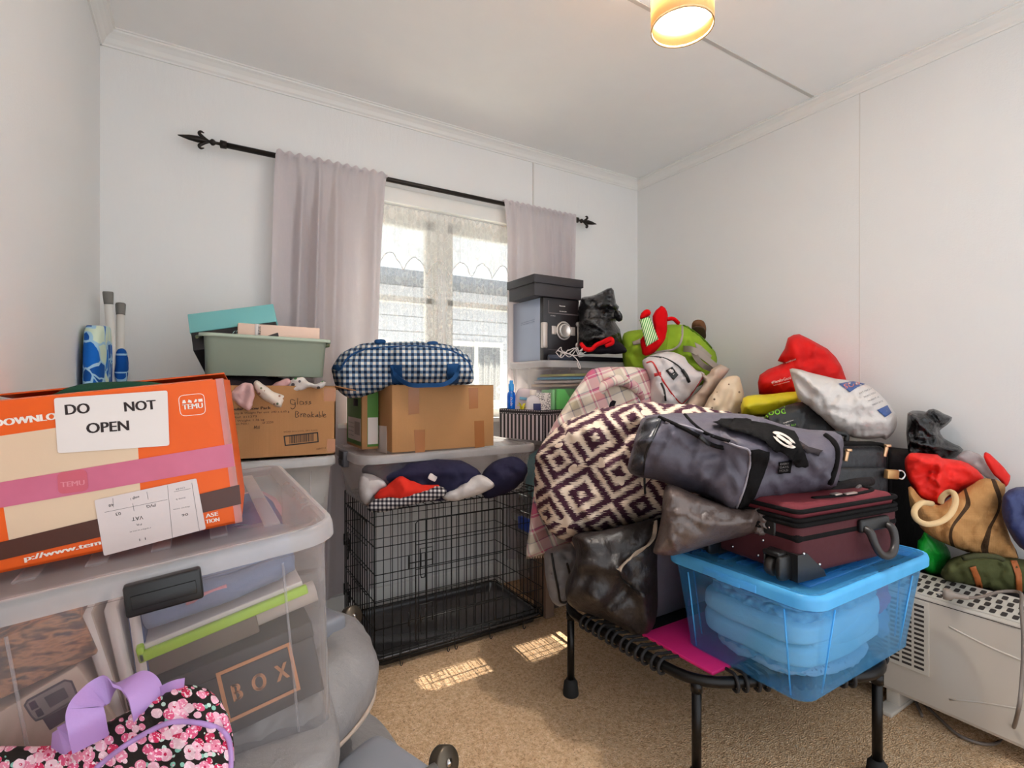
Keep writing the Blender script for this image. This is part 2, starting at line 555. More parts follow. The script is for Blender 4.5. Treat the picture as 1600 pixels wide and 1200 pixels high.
def wallmat():
    t = NT('painted_wallboard'); v = t.obj()
    n = t.noise(v, 2.2, 3.0); g = t.noise(t.scalev(v, (60, 60, 14)), 1.0, 4.0); f = t.noise(v, 160.0, 3.0)
    c = t.mix(n, lin((228, 227, 225)), lin((234, 233, 231)))
    h = t.math('ADD', g, t.math('MULTIPLY', f, .5))
    return t.done(t.bsdf(c, .62, 0, t.bump(h, .22, .004), .3))
WALL = wallmat()
CEIL = mat('painted_ceiling', (240, 239, 237), .7, 0, .015, .1, 60.0, .3)
TRIM = mat('white_gloss_trim', (232, 230, 226), .4, 0, .02, .05, 80.0)
def carpetmat():
    t = NT('brown_fleck_carpet'); v = t.obj()
    a = t.noise(v, 260.0, 2.0, .7); b = t.noise(v, 90.0, 4.0, .7); c = t.noise(v, 2.3, 4.0); vo = t.n('ShaderNodeTexVoronoi', {'Vector': v, 'Scale': 210.0}).outputs[0]
    base = t.ramp(b, [(.28, lin((168, 136, 104))), (.42, lin((212, 178, 142))), (.6, lin((232, 202, 168))), (.75, lin((246, 226, 200)))])
    fl = t.ramp(a, [(.34, (1, 1, 1, 1)), (.40, (0, 0, 0, 1))])
    col = t.mix(t.math('MULTIPLY', fl, .8), base, lin((78, 54, 38)))
    col = t.mix(t.math('MULTIPLY', c, .3), col, lin((206, 170, 134)))
    h = t.math('ADD', vo, t.math('MULTIPLY', b, 1.5))
    return t.done(t.bsdf(col, .95, 0, t.bump(h, .8, .006), .1))
CARPET = carpetmat()

def struct(name, m, material, root=None, **kw):
    o = emit(name, m, material, root, smooth=False, **kw)
    if root is None: o['kind'] = 'structure'
    return o

T = .14
struct('floor', box(XL-.1, YF, -.06, XR+.1, YB+.02, 0), CARPET)
struct('ceiling', box(XL-.1, YF, ZC, XR+.1, YB+T, ZC+.08), CEIL)
struct('wall_left', box(XL-T, YF, 0, XL, YB+T, ZC), WALL)
struct('wall_right', box(XR, YF, 0, XR+T, YB+T, ZC), WALL)
WX0, WX1, WZ0, WZ1 = .50, 1.66, .92, 1.985
mw = box(XL, YB, 0, WX0, YB+T, ZC)
mw.join(box(WX1, YB, 0, XR, YB+T, ZC)).join(box(WX0, YB, 0, WX1, YB+T, WZ0)).join(box(WX0, YB, WZ1, WX1, YB+T, ZC))
struct('wall_back', mw, WALL)
# cornices: coved profile swept along each wall
def cove(p0, p1, inward):
    p0 = Vector(p0); p1 = Vector(p1); n = Vector(inward)
    prof = [(0, -.056), (.006, -.056), (.008, -.05), (.014, -.044), (.022, -.03), (.034, -.018), (.044, -.012), (.046, -.006), (.052, -.005), (.052, 0), (0, 0)]
    vs = []; fs = []
    for p in (p0, p1):
        vs += [p+n*a+UP*b for a, b in prof]
    k = len(prof)
    fs = [(i, (i+1) % k, (i+1) % k+k, i+k) for i in range(k)]+[tuple(range(k)), tuple(range(k, 2*k))[::-1]]
    return M_().add(vs, fs)
struct('trim_1', cove((XL, YB, ZC), (XR, YB, ZC), (0, -1, 0)), TRIM)
struct('trim_2', cove((XR, YF, ZC), (XR, YB, ZC), (-1, 0, 0)), TRIM)
struct('trim_3', cove((XL, YF, ZC), (XL, YB, ZC), (1, 0, 0)), TRIM)
# wallboard joints (thin cover strips) and the ceiling sheet joint
JOINT = mat('joint_strip', (219, 216, 211), .6, 0, .01, .05, 60)
struct('trim_4', box(XL, 1.285, ZC-.003, XR, 1.300, ZC, bev=.0008), mat('ceiling_joint', (196, 193, 188), .7, 0, .01, .05))
struct('trim_5', box(XR-.0009, 1.115, 0, XR, 1.120, ZC-.055), JOINT)
struct('trim_6', box(1.642, YB-.006, 2.0, 1.650, YB, ZC-.05), JOINT)
for nm, b in (('baseboard_back', (XL, YB-.018, 0, XR, YB, .12)), ('baseboard_left', (XL, YF, 0, XL+.018, YB, .12)), ('baseboard_right', (XR-.018, YF, 0, XR, YB, .12))):
    struct(nm, box(*b, bev=.005), TRIM)

# window: frame, sash pair, panes, sill, head trim
WF = mat('white_window_paint', (236, 234, 228), .4, 0, .02, .05)
win = struct('window_1', box(WX0, YB+.02, WZ0, WX1, YB+.11, WZ0+.05).join(box(WX0, YB+.02, WZ1-.045, WX1, YB+.11, WZ1)).join(box(WX0, YB+.02, WZ0, WX0+.05, YB+.11, WZ1)).join(box(WX1-.05, YB+.02, WZ0, WX1, YB+.11, WZ1)), WF)
XM = 1.085
struct('window_mullion', box(XM-.035, YB+.015, WZ0+.04, XM+.035, YB+.1, WZ1-.04, bev=.006), WF, win)
def glassmat():
    t = NT('clear_window_glass')
    tr = t.n('ShaderNodeBsdfTransparent', {0: (.97, .985, .98, 1)}).outputs[0]
    gl = t.n('ShaderNodeBsdfGlossy', {0: (1, 1, 1, 1), 'Roughness': .02}).outputs[0]
    fa = t.n('ShaderNodeLayerWeight', {0: .5}).outputs[1]
    fr = t.math('ADD', .03, t.math('MULTIPLY', t.math('POWER', fa, 5.0), .9))
    return t.done(t.mixs(fr, tr, gl))
GLASS = glassmat()
for x0, x1 in ((WX0+.05, XM-.035), (XM+.035, WX1-.05)):
    fr = M_()
    for b in ((x0, .965, x0+.04, WZ1-.045), (x1-.04, .965, x1, WZ1-.045), (x0, .965, x1, 1.005), (x0, WZ1-.085, x1, WZ1-.045), (x0, 1.515, x1, 1.545)):
        fr.join(box(b[0], YB+.045, b[1], b[2], YB+.085, b[3]))
    sash = struct('window_sash', fr, WF, win)
    struct('window_pane', box(x0+.03, YB+.062, .99, x1-.03, YB+.066, WZ1-.07), GLASS, sash)
struct('window_sill', box(WX0-.06, YB-.05, WZ0-.025, WX1+.06, YB+.05, WZ0, bev=.006), WF, win)
struct('window_head', box(WX0-.07, YB-.022, WZ1, WX1+.07, YB, WZ1+.075, bev=.004).join(box(WX0-.07, YB-.022, WZ0-.1, WX0, YB, WZ1)).join(box(WX1, YB-.022, WZ0-.1, WX1+.07, YB, WZ1)), WF, win)

# outside the window
struct('ground_outside', box(-6, YB+T, -.5, 9, 12, -.4), mat('sunlit_paving', (236, 233, 226), .9, 0, .05))
struct('eave_soffit', box(-3, YB+T, 2.12, 6, YB+T+.42, 2.17), mat('soffit_board', (214, 202, 184), .8, 0, .03))
CL = mat('white_cladding', (196, 198, 204), .7, 0, .03)
nb = thing('neighbour_house', 'pale weatherboard house wall seen through the lace at the window', 'house', (2.2, 6.6, -.4))
mm = M_()
for i in range(14): mm.join(box(-3, 6.5-.012*(1-(i % 2)*0), -.4+i*.2, 8, 6.62, -.4+i*.2+.19))
emit('wall', mm, CL, nb, smooth=False)
emit('roof', box(-3.2, 6.0, 2.4, 8.2, 9.0, 2.5), mat('blue_grey_roof', (120, 128, 140), .7), nb, smooth=False)
for x in (1.2, 2.9):
    wf = emit('window', box(x, 6.44, .7, x+.9, 6.5, 1.7).join(box(x+.42, 6.42, .7, x+.48, 6.5, 1.7)), WF, nb, smooth=False)
    emit('pane', box(x+.06, 6.425, .78, x+.84, 6.438, 1.62), mat('dark_far_glass', (70, 82, 96), .1), wf, smooth=False)
LEAF = [mat('bush_leaf', (108, 128, 78), .7, 0, .3, .3, 40), mat('bush_leaf_pale', (150, 160, 110), .7, 0, .3, .3, 40)]
for i, (x, y, h, w, lb) in enumerate(((1.15, 5.3, 1.25, .5, 'green garden shrub before the house wall beyond the window'), (2.3, 5.6, .95, .55, 'low pale shrub right of the taller one beyond the window'))):
    rng = random.Random(i+4); r_ = thing('garden_shrub', lb, 'shrub', (x, y, -.4))
    emit('stem', tube([(x, y, -.4), (x+.02, y, .1), (x, y, .5)], [.03, .025, .01], 6), mat('shrub_stem', (96, 80, 62), .9), r_)
    fm = M_()
    for k in range(420):
        a = rng.random()*2*PI; q = rng.random()**.5; zz = rng.random()
        c = Vector((x+math.cos(a)*q*w*(1-.5*zz), y+math.sin(a)*q*w*(1-.5*zz), -.25+zz*(h+.1)))
        u = Vector((rng.gauss(0, 1), rng.gauss(0, 1), rng.gauss(0, 1))).normalized(); v = u.orthogonal().normalized()
        s = .05+.05*rng.random()
        fm.add([c-u*s, c+v*s*.45, c+u*s, c-v*s*.45], [(0, 1, 2, 3)])
    emit('foliage', fm, LEAF[i], r_, smooth=False)

# ------------------------------------------------------------------ lamp
lx, ly, lz = 1.135, .955, 2.078
lamp = thing('pendant_lamp', 'cream drum pendant lamp hanging from the ceiling', 'lamp', (lx, ly, lz))
def shademat():
    t = NT('cream_lamp_fabric')
    n = t.noise(t.scalev(t.obj(), (200, 200, 600)), 1.0, 2.0)
    c = t.mix(n, lin((248, 220, 176)), lin((252, 228, 190)))
    d = t.n('ShaderNodeBsdfDiffuse', {0: c}).outputs[0]; tl = t.n('ShaderNodeBsdfTranslucent', {0: c}).outputs[0]
    return t.done(t.mixs(.5, d, tl))
H = .2
emit('lamp_shade', lathe([(.083, 0), (.083, H), (.081, H), (.081, 0)], (lx, ly, lz), closed=True, sides=48), shademat(), lamp)
emit('shade_trim', lathe([(.0836, 0), (.0836, .005), (.0806, .005), (.0806, -.001), (.0836, -.001)], (lx, ly, lz), sides=48), mat('tan_shade_binding', (196, 160, 112), .7), lamp)
emit('cord', tube([(lx, ly, lz+.15), (lx, ly, ZC-.01)], .004), mat('white_flex', (230, 228, 222), .5), lamp)
emit('ceiling_rose', lathe([(0, -.03), (.03, -.028), (.045, -.012), (.048, 0), (0, 0)], (lx, ly, ZC), sides=28), TRIM, lamp)
t = NT('lit_bulb'); bulbm = t.done(t.n('ShaderNodeEmission', {0: (1, .80, .58, 1), 1: 9.0}).outputs[0])
emit('bulb', lathe([(0, .0), (.016, .004), (.024, .018), (.024, .03), (.014, .05), (.012, .07), (0, .07)], (lx, ly, lz+.075), sides=20), bulbm, lamp)
ld = bpy.data.lights.new('pendant_light', 'POINT'); ld.energy = 85; ld.color = (1, .97, .93); ld.shadow_soft_size = .03
lo = bpy.data.objects.new('pendant_light', ld); lo.location = (lx, ly, lz+.13); COL.objects.link(lo)

# ------------------------------------------------------------------ curtains
IRON = mat('black_bronze_iron', (52, 44, 38), .4, .6, .1)
ROD_Y, ROD_Z = 2.385, 2.072
rod = thing('curtain_rod', 'dark iron curtain rod with spear finials above the window', 'curtain rod', ((.1+1.9)/2, ROD_Y, ROD_Z))
emit('rod', tube([(.1, ROD_Y, ROD_Z), (1.9, ROD_Y, ROD_Z+.004)], .0115, 14), IRON, rod)
for sx, x in ((-1, .1), (1, 1.9)):
    f = emit('finial', lathe([(0, .0), (.015, .0), (.016, .022), (.006, .025), (.006, .038), (.012, .045), (.013, .052), (.006, .06), (.008, .075), (.013, .1), (.010, .13), (.002, .165), (0, .168)], (x, ROD_Y, ROD_Z), (sx, 0, 0), 16), IRON, rod)
    for s in (-1, 1):
        emit('finial_leaf', tube([(x+sx*.058, ROD_Y, ROD_Z), (x+sx*.078, ROD_Y, ROD_Z+s*.010), (x+sx*.094, ROD_Y, ROD_Z+s*.023), (x+sx*.090, ROD_Y, ROD_Z+s*.033), (x+sx*.078, ROD_Y, ROD_Z+s*.030)], [.004, .006, .007, .005, .002], 8, sm=4), IRON, f)
for x in (.36, 1.80):
    emit('bracket', tube([(x, YB, ROD_Z-.03), (x, ROD_Y, ROD_Z-.02), (x, ROD_Y, ROD_Z-.008)], .006, 8).join(box(x-.012, YB-.006, ROD_Z-.06, x+.012, YB, ROD_Z+.0)), IRON, rod)

def curtainmat(name, c0, c1):
    t = NT(name); u = t.uv(); v = t.obj()
    w1 = t.noise(t.scalev(v, (700, 700, 40)), 1.0, 2.0)
    vo = t.n('ShaderNodeTexVoronoi', {'Vector': t.scalev(v, (14, 14, 9)), 'Scale': 1.0}, feature='DISTANCE_TO_EDGE').outputs[0]
    li = t.math('LESS_THAN', vo, .035)
    c = t.mix(w1, lin(c0), lin(c1)); c = t.mix(t.math('MULTIPLY', li, .25), c, lin((225, 218, 218)))
    b = t.bump(t.math('ADD', t.noise(v, 9.0, 5.0), t.math('MULTIPLY', w1, .2)), .35, .006)
    p = t.bsdf(c, .75, 0, b, .2, Sheen_Weight=.2); tl = t.n('ShaderNodeBsdfTranslucent', {0: lin((228, 216, 214))}).outputs[0]
    return t.done(t.mixs(.42, p, tl))
CURT = curtainmat('lavender_grey_curtain', (212, 206, 209), (222, 216, 218))
def curtain(name, label, xt0, xt1, xb0, xb1, nf, amp, seed, zb=.14, slant=0.0):
    rng = random.Random(seed); nx, nz = 150, 44; zt = ROD_Z+.022
    ph = [rng.random()*6.28 for _ in range(4)]; am = [.6+.5*rng.random() for _ in range(40)]
    vs = []; fs = []; uv = []
    for j in range(nz+1):
        t = j/nz; z = zt-(zt-zb)*(t**1.15)
        g = max(0, 1-t*9)
        for i in range(nx+1):
            s = i/nx; ss = s+.02*math.sin(2*PI*s*2+ph[0])*t
            x = (xt0+(xt1-xt0)*ss)*(1-t**.6)+(xb0+(xb1-xb0)*ss)*t**.6
            f = s*nf+.35*math.sin(2*PI*s*1.3+ph[1])+.15*math.sin(t*2+ph[3])
            a = amp*(.35+.65*min(1, t*3.5))*am[int(f+5) % 40]
            y = a*math.sin(2*PI*f)+.25*a*math.sin(4*PI*f+ph[2])
            yy = ROD_Y-.016+y*.8-.004
            if g > 0:
                yy = yy*(1-g)+(ROD_Y-.0165+.004*math.sin(2*PI*s*nf*2.6+ph[2]))*g
                yy = min(yy, ROD_Y-.0135)
            yy = yy*(1-.55*min(1, t*1.6))+(2.412+(yy-2.365)*.45)*.55*min(1, t*1.6) if t > .05 else yy
            yy += .003*fnoise((x*18, z*3, seed), seed)
            yy = min(yy, ROD_Y-.006-.0*t) if t < .15 else min(yy, 2.415)
            zz = z+(.005*math.sin(2*PI*s*nf*2.6) if j == 0 else 0)+slant*(s-.5)*0
            vs.append(Vector((x, yy, zz))); uv.append((s, t))
    for j in range(nz):
        for i in range(nx):
            a = j*(nx+1)+i; fs.append((a, a+1, a+nx+2, a+nx+1))
    r_ = thing(name, label, 'curtain', ((xt0+xt1)/2, ROD_Y-.03, zb))
    emit('curtain_panel', M_().add(vs, fs, uv), CURT, r_)
    hv = []; hf = []                                       # gathered heading sleeve behind and over the rod
    for j in range(7):
        a = PI*j/6
        for i in range(61):
            s = i/60; x = xt0+(xt1-xt0)*s; rr = .0165+.0025*math.sin(s*nf*2.6*2*PI+1)
            hv.append(Vector((x, ROD_Y-math.cos(a)*rr, ROD_Z+math.sin(a)*rr+.003)))
    for j in range(6):
        for i in range(60):
            a = j*61+i; hf.append((a, a+1, a+62, a+61))
    emit('rod_sleeve', M_().add(hv, hf), CURT, r_)
curtain('curtain', 'lavender grey curtain behind the green basin and teal box', .285, .765, .235, .70, 4.6, .046, 3)
curtain('curtain', 'lavender grey curtain above the stereo and black lidded box', 1.405, 1.895, 1.43, 1.90, 5.2, .036, 8)

def lacemat(name, dens, scale):
    t = NT(name); u = t.uv()
    vo = t.n('ShaderNodeTexVoronoi', {'Vector': u, 'Scale': scale}, feature='DISTANCE_TO_EDGE').outputs[0]
    v2 = t.n('ShaderNodeTexVoronoi', {'Vector': u, 'Scale': scale*.28}).outputs[0]
    fl = t.math('LESS_THAN', t.math('ABSOLUTE', t.math('SUBTRACT', v2, .3)), .09)
    ed = t.math('LESS_THAN', vo, .06)
    a = t.math('MINIMUM', t.math('ADD', t.math('ADD', t.math('MULTIPLY', fl, .11), t.math('MULTIPLY', ed, .07)), dens), .95)
    tr = t.n('ShaderNodeBsdfTransparent', {0: (1, 1, 1, 1)}).outputs[0]
    d = t.n('ShaderNodeBsdfDiffuse', {0: lin((238, 236, 232))}).outputs[0]; tl = t.n('ShaderNodeBsdfTranslucent', {0: lin((240, 238, 234))}).outputs[0]
    return t.done(t.mixs(a, tr, t.mixs(.55, d, tl)))
def net(name, label, x0, x1, zt, zb, y, material, seed, nf, amp, scallop=0, sc=0.0, cat='net curtain'):
    rng = random.Random(seed); nx, nz = 220, 16; vs = []; fs = []; uv = []
    p1, p2 = rng.random()*6, rng.random()*6
    for j in range(nz+1):
        t = j/nz
        for i in range(nx+1):
            s = i/nx; x = x0+(x1-x0)*s
            f = s*nf+.4*math.sin(s*7+p1)
            bot = zb+(abs(math.sin(PI*s*scallop+p2))*sc if scallop else 0)+.01*math.sin(s*9+p2)
            z = zt+(bot-zt)*t
            yy = y-amp*(.3+.7*t)*math.sin(2*PI*f)-amp*.4*math.sin(4*PI*f+p1)
            vs.append(Vector((x, yy, z))); uv.append((x*1.5, z))
    for j in range(nz):
        for i in range(nx):
            a = j*(nx+1)+i; fs.append((a, a+1, a+nx+2, a+nx+1))
    r_ = emit(name, M_().add(vs, fs, uv), material)
    tag(r_, label, cat)
    emit('hem', tube([Vector((p.x, p.y, p.z)) for p in vs[-(nx+1):]], .0022, 5), mat('lace_hem', (232, 230, 226), .8), r_)
    return r_
N1 = lacemat('lace_net', .33, 60); N2 = lacemat('lace_valance', .42, 34)
net('net_curtain', 'white sheer net panel over the window side nearer the lavender curtain by the basin', .52, 1.075, 1.955, .96, 2.436, N1, 2, 13, .009)
net('net_curtain', 'white sheer net panel over the window side beside the stereo', 1.095, 1.64, 1.955, .96, 2.436, N1, 5, 13, .009)
net('lace_valance', 'scalloped lace valance across the top of the window', .515, 1.645, 1.962, 1.66, 2.412, N2, 7, 22, .006, 9, .075, 'valance')
# ------------------------------------------------------------------ shared materials
CLEAR = plastic('clear_tub_plastic', (250, 249, 249), .065, (242, 238, 238))
CLEARLID = plastic('clear_lid_plastic', (250, 248, 248), .15, (242, 238, 238))
RIMP = plastic('milky_rim_plastic', (250, 248, 248), .3, (250, 248, 247))
FROST = plastic('frosted_tub_plastic', (225, 222, 218), .52, (236, 232, 228), .35)
THINCLEAR = plastic('crisp_clear_plastic', (240, 242, 244), .10, (235, 236, 240), .12)
BLACKP = mat('black_plastic', (30, 27, 26), .4, 0, .05)
BLACKM = mat('black_tube_steel', (32, 28, 26), .35, .5, .05)
KRAFT = None
def kraftmat(name, c):
    t = NT(name); v = t.obj()
    st = t.noise(t.scalev(v, (90, 90, 3)), 1.0, 3.0); sp = t.noise(v, 260.0, 2.0); bl = t.noise(v, 5.0, 4.0)
    k = lin(c); c1 = tuple(x*.86 for x in k[:3])+(1,); c2 = tuple(min(1, x*1.1) for x in k[:3])+(1,)
    col = t.mix(bl, c1, c2); col = t.mix(t.math('MULTIPLY', sp, .15), col, lin((120, 86, 54)))
    return t.done(t.bsdf(col, .75, 0, t.bump(t.math('ADD', st, t.math('MULTIPLY', bl, 2)), .18, .003), .25))
KRAFT = kraftmat('brown_cardboard', (190, 146, 102)); KRAFT2 = kraftmat('tan_cardboard', (178, 134, 92))
TAPE = mat('brown_packing_tape', (170, 116, 72), .25, 0, .04, .05)
PAPER = mat('white_paper', (232, 222, 216), .65, 0, .03, .05)
INK = mat('black_ink', (44, 36, 34), .7); INKG = mat('grey_ink', (130, 122, 120), .7)
WHITEP = mat('white_print', (246, 236, 226), .6)
CHROME = mat('chrome', (200, 198, 196), .15, 1.0, .02)

def R_(deg, ax): return Matrix.Rotation(math.radians(deg), 4, ax)
def T_(x, y, z): return Matrix.Translation(Vector((x, y, z)))

def tub(name, label, cat, M, w, d, h, body, lidm, group=None, taper=.03, r=.05, lid=True, latch=(), latchm=None, ribs=True, rimm=None, bars=4, barax='y', lidname='lid', extra=0.0):
    hw, hd = w/2, d/2
    r_ = thing(name, label, cat, M @ Vector((0, 0, 0)), group)
    th = .0025
    L = [(hw-taper, hd-taper, r, 0), (hw-taper+.005, hd-taper+.005, r, .006)]
    for k in range(1, 6): L.append((hw-taper*(1-k/5*.9), hd-taper*(1-k/5*.9), r, .006+(h-.035)*k/5))
    L += [(hw+.004, hd+.004, r+.004, h-.028), (hw+.006, hd+.006, r+.006, h-.002), (hw-.001, hd-.001, r, h-.001), (hw-.003, hd-.003, r, h-.03)]
    L += [(hw-taper*.1-th, hd-taper*.1-th, r-th, h-.034), (hw-taper+.003, hd-taper+.003, r-th, th+.003), (hw-taper-.004, hd-taper-.004, r-th, th)]
    m = rings(L, M)
    b = emit('body', m, body, r_)
    if ribs:
        for k in (-1, 1):
            for s in (-.33, .33):
                for p0, p1 in (((s*w, k*(hd-taper*.98), .01), (s*w*1.02, k*(hd-.002), h-.04)), ((k*(hw-taper*.98), s*d, .01), (k*(hw-.002), s*d*1.02, h-.04))):
                    emit('body_rib', tube([M @ Vector(p0), M @ Vector(p1)], .0022, 5), rimm or CLEARLID, b)
    if lid:
        e = .012
        lm = rings([(hw+e-.002, hd+e-.002, r+e, h-.022), (hw+e, hd+e, r+e, h-.020), (hw+e, hd+e, r+e, h+.002), (hw+e-.004, hd+e-.004, r+e, h+.009), (hw+.002, hd+.002, r+.004, h+.011), (hw-.016, hd-.016, r-.008, h+.010), (hw-.024, hd-.024, r-.012, h+.002)], M, cap0=False)
        lo = emit(lidname, lm, lidm, r_)
        rb = M_()
        for i in range(bars):
            q = -.5+(i+.5)/bars
            if barax == 'y':
                rb.join(box(q*w*.84-.014, -hd*.74, h+.002, q*w*.84+.014, hd*.74, h+.007, M, .002))
            else:
                rb.join(box(-hw*.74, q*d*.84-.014, h+.002, hw*.74, q*d*.84+.014, h+.007, M, .002))
        if bars: emit('lid_ridge', rb, lidm, lo)
        rim = rings([(hw+e+.0012, hd+e+.0012, r+e, h-.021), (hw+e+.0016, hd+e+.0016, r+e, h+.000), (hw+e-.001, hd+e-.001, r+e, h+.0105), (hw+.004, hd+.004, r+.004, h+.0125), (hw+.002, hd+.002, r+.003, h+.0118)], M, cap0=False, cap1=False)
        emit('lid_rim', rim, rimm or RIMP, lo)
    for (ax, sg, pos, lw) in latch:
        if ax == 'y':
            bb = box(pos-lw/2, sg*hd+(-.028 if sg < 0 else .004), h-.052, pos+lw/2, sg*hd+(-.004 if sg < 0 else .028), h-.004, M, .004)
            b2 = box(pos-lw/2+.008, sg*hd+(-.0305 if sg < 0 else .027), h-.04, pos+lw/2-.008, sg*hd+(-.027 if sg < 0 else .0305), h-.02, M, .001)
        else:
            bb = box(sg*hw+(-.028 if sg < 0 else .004), pos-lw/2, h-.05, sg*hw+(-.004 if sg < 0 else .028), pos+lw/2, h+.014, M, .004)
            b2 = box(sg*hw+(-.0305 if sg < 0 else .027), pos-lw/2+.008, h-.04, sg*hw+(-.027 if sg < 0 else .0305), pos+lw/2-.008, h-.02, M, .001)
        lt = emit('latch', bb, latchm or BLACKP, r_); emit('latch_grip', b2, latchm or BLACKP, lt)
    return r_

def solo(name, label, cat, m, material, group=None, smooth=True, autos=None):
    return tag(emit(name, m, material, None, smooth, autos=autos), label, cat, group)

# ------------------------------------------------------------------ ironing board in the left corner
def leafmat():
    t = NT('blue_leaf_cotton'); u = t.uv()
    w = t.n('ShaderNodeTexNoise', {'Vector': u, 'Scale': 9.0, 'Detail': 1.0}).outputs[1]
    v = t.n('ShaderNodeVectorMath', {0: u, 1: t.scalev(w, (.12, .12, 0))}, operation='ADD').outputs[0]
    a = t.n('ShaderNodeTexVoronoi', {'Vector': v, 'Scale': 15.0}).outputs
    cell = t.xyz(a[1])[0]
    c = t.ramp(cell, [(0, lin((28, 110, 190))), (.36, lin((24, 92, 165))), (.5, lin((214, 226, 206))), (.8, lin((20, 40, 70))), (.88, lin((40, 130, 205)))], 'CONSTANT')
    e = t.n('ShaderNodeTexVoronoi', {'Vector': v, 'Scale': 15.0}, feature='DISTANCE_TO_EDGE').outputs[0]
    c = t.mix(t.math('LESS_THAN', e, .05), c, lin((170, 205, 225)))
    return t.done(t.bsdf(c, .8, 0, t.bump(t.noise(u, 30.0), .3, .004), .2))
LEAFC = leafmat()
ib = thing('ironing_board', 'folded ironing board with blue leaf-print cover and white capped legs in the corner', 'ironing board', (-.255, 2.25, 0))
bp = []
for z, hw_ in ((.14, .09), (.3, .125), (.6, .15), (.95, .16), (1.12, .16), (1.2, .155), (1.26, .13), (1.285, .08), (1.29, .03)):
    bp.append((z, hw_))
vs = []; fs = []; uv = []; NS = 20
for z, hw_ in bp:
    for k in range(NS):
        a = 2*PI*k/NS; q = (abs(math.cos(a))**.5)*(1 if math.cos(a) > 0 else -1); p = (abs(math.sin(a))**.7)*(1 if math.sin(a) > 0 else -1)
        x = -.278+.026*p+.004*fnoise((z*9, k*.5, 1)); y = 2.15+hw_*q
        vs.append(Vector((x, y, z))); uv.append((y+x, z))
for i in range(len(bp)-1):
    for k in range(NS):
        k2 = (k+1) % NS; fs.append((i*NS+k, i*NS+k2, (i+1)*NS+k2, (i+1)*NS+k))
fs += [tuple(range(NS))[::-1], tuple((len(bp)-1)*NS+k for k in range(NS))]
emit('board_cover', M_().add(vs, fs, uv), LEAFC, ib)
WT = mat('white_enamel_tube', (226, 222, 216), .35, 0, .02, .02); GC = mat('grey_rubber_cap', (128, 124, 118), .7)
for (x0, y0, z0), (x1, y1, z1) in (((-.215, 2.36, .12), tuple(WY(169, 462, 2.28))), ((-.225, 2.12, .12), tuple(WY(188.5, 480, 2.34)))):
    p0 = Vector((x0, y0, z0)); p1 = Vector((x1, y1, z1)); dr = (p1-p0).normalized()
    lg = emit('leg', tube([p0, p1], .013, 14), WT, ib)
    emit('rubber_cap', lathe([(0, -.03), (.0135, -.03), (.0140, -.025), (.0155, .0), (.0158, .010), (.0145, .014), (0, .015)], p1, dr, 16), GC, lg)
emit('cover_fold', soft(.018, .028, .07, 3, .004, 20, 4, 12, T_(*WY(190, 575, 2.30)), uvm='yz'), LEAFC, ib)

# ------------------------------------------------------------------ grey folded cot under the clear tub
GREYN = fabric('grey_cot_nylon', (150, 145, 144), .45, 600, .08, .8, .4)
GREYD = fabric('dark_grey_cot_lining', (74, 72, 76), .7, 600)
GREYPL = mat('grey_plastic', (140, 140, 146), .4, 0, .03)
cot = thing('folded_cot', 'folded grey nylon camp cot with hinged frame under the big clear tub', 'cot', (.1, 1.25, 0))
emit('folded_bed', soft(.25, .42, .19, 6, .012, 5, 3, 26, T_(-.03, 1.22, .23)), GREYD, cot)
emit('mattress_pad', soft(.27, .42, .055, 5, .006, 5, 9, 20, T_(-.03, 1.30, .425)), GREYN, cot)
rollp = [(.10, 1.68, .355), (.185, 1.62, .375), (.27, 1.50, .385), (.305, 1.38, .385), (.285, 1.275, .375), (.21, 1.195, .365), (.11, 1.15, .36), (.0, 1.13, .355)]
rr = [.045, .07, .085, .092, .094, .09, .082, .06]
rm = tube(rollp, rr, 22, sm=8)
rm.v = [p+Vector((math.sin(p.y*41)*.004, 0, 0))+Vector((1, .3, 1))*.008*fnoise((p.x*9, p.y*14, p.z*9), 5)+Vector((0, 0, 1))*.007*(ridge((p.x*6, p.y*11, p.z*7), 2)-.5) for p in rm.v]
hood = emit('padded_side', rm, GREYN, cot)
pp_ = []
for k in range(len(rollp)):
    a_ = Vector(rollp[max(k-1, 0)]); b_ = Vector(rollp[min(k+1, len(rollp)-1)]); tg_ = (b_-a_).normalized(); nr_ = Vector((0, 0, 1)).cross(tg_).normalized()
    pp_.append(Vector(rollp[k])+nr_*rr[k]*.93-UP*rr[k]*.42)
emit('piping', tube(pp_, .005, 8, sm=6), mat('beige_piping', (178, 160, 146), .7), hood)
STEELT = mat('brushed_frame_tube', (150, 146, 142), .35, .8, .04)
HUB = mat('bronze_hub', (104, 94, 82), .4, .7, .05)
for k, (hx, hy, hz) in enumerate(((.425, 1.69, .345), (.46, 1.035, .27))):
    br = emit('frame_bar', tube([(hx-.23, hy-.10, hz+.045-.02*k), (hx-.11, hy-.055, hz+.025), (hx, hy, hz)], .011, 10, sm=4), STEELT, cot)
    ax = Vector((.35, -.85, .35)).normalized()
    emit('hinge_hub', lathe([(0, -.016), (.030, -.016), (.033, -.012), (.033, .012), (.030, .016), (.0, .016)], (hx, hy, hz), ax, 24), HUB, br)
    emit('hub_bolt', lathe([(0, .014), (.008, .014), (.009, .019), (0, .022)], (hx, hy, hz), ax, 12), CHROME, br)
emit('frame_bar', tube([(.425, 1.705, .315), (.445, 1.55, .06), (.45, 1.2, .05), (.46, 1.035, .27)], .011, 10, sm=5), STEELT, cot)
trm = soft(.075, .12, .03, 6, .0, 5, 3, 14, T_(.335, 1.06, .25) @ R_(20, 'Z') @ R_(-10, 'Y'))
emit('plastic_bracket', trm, GREYPL, cot)
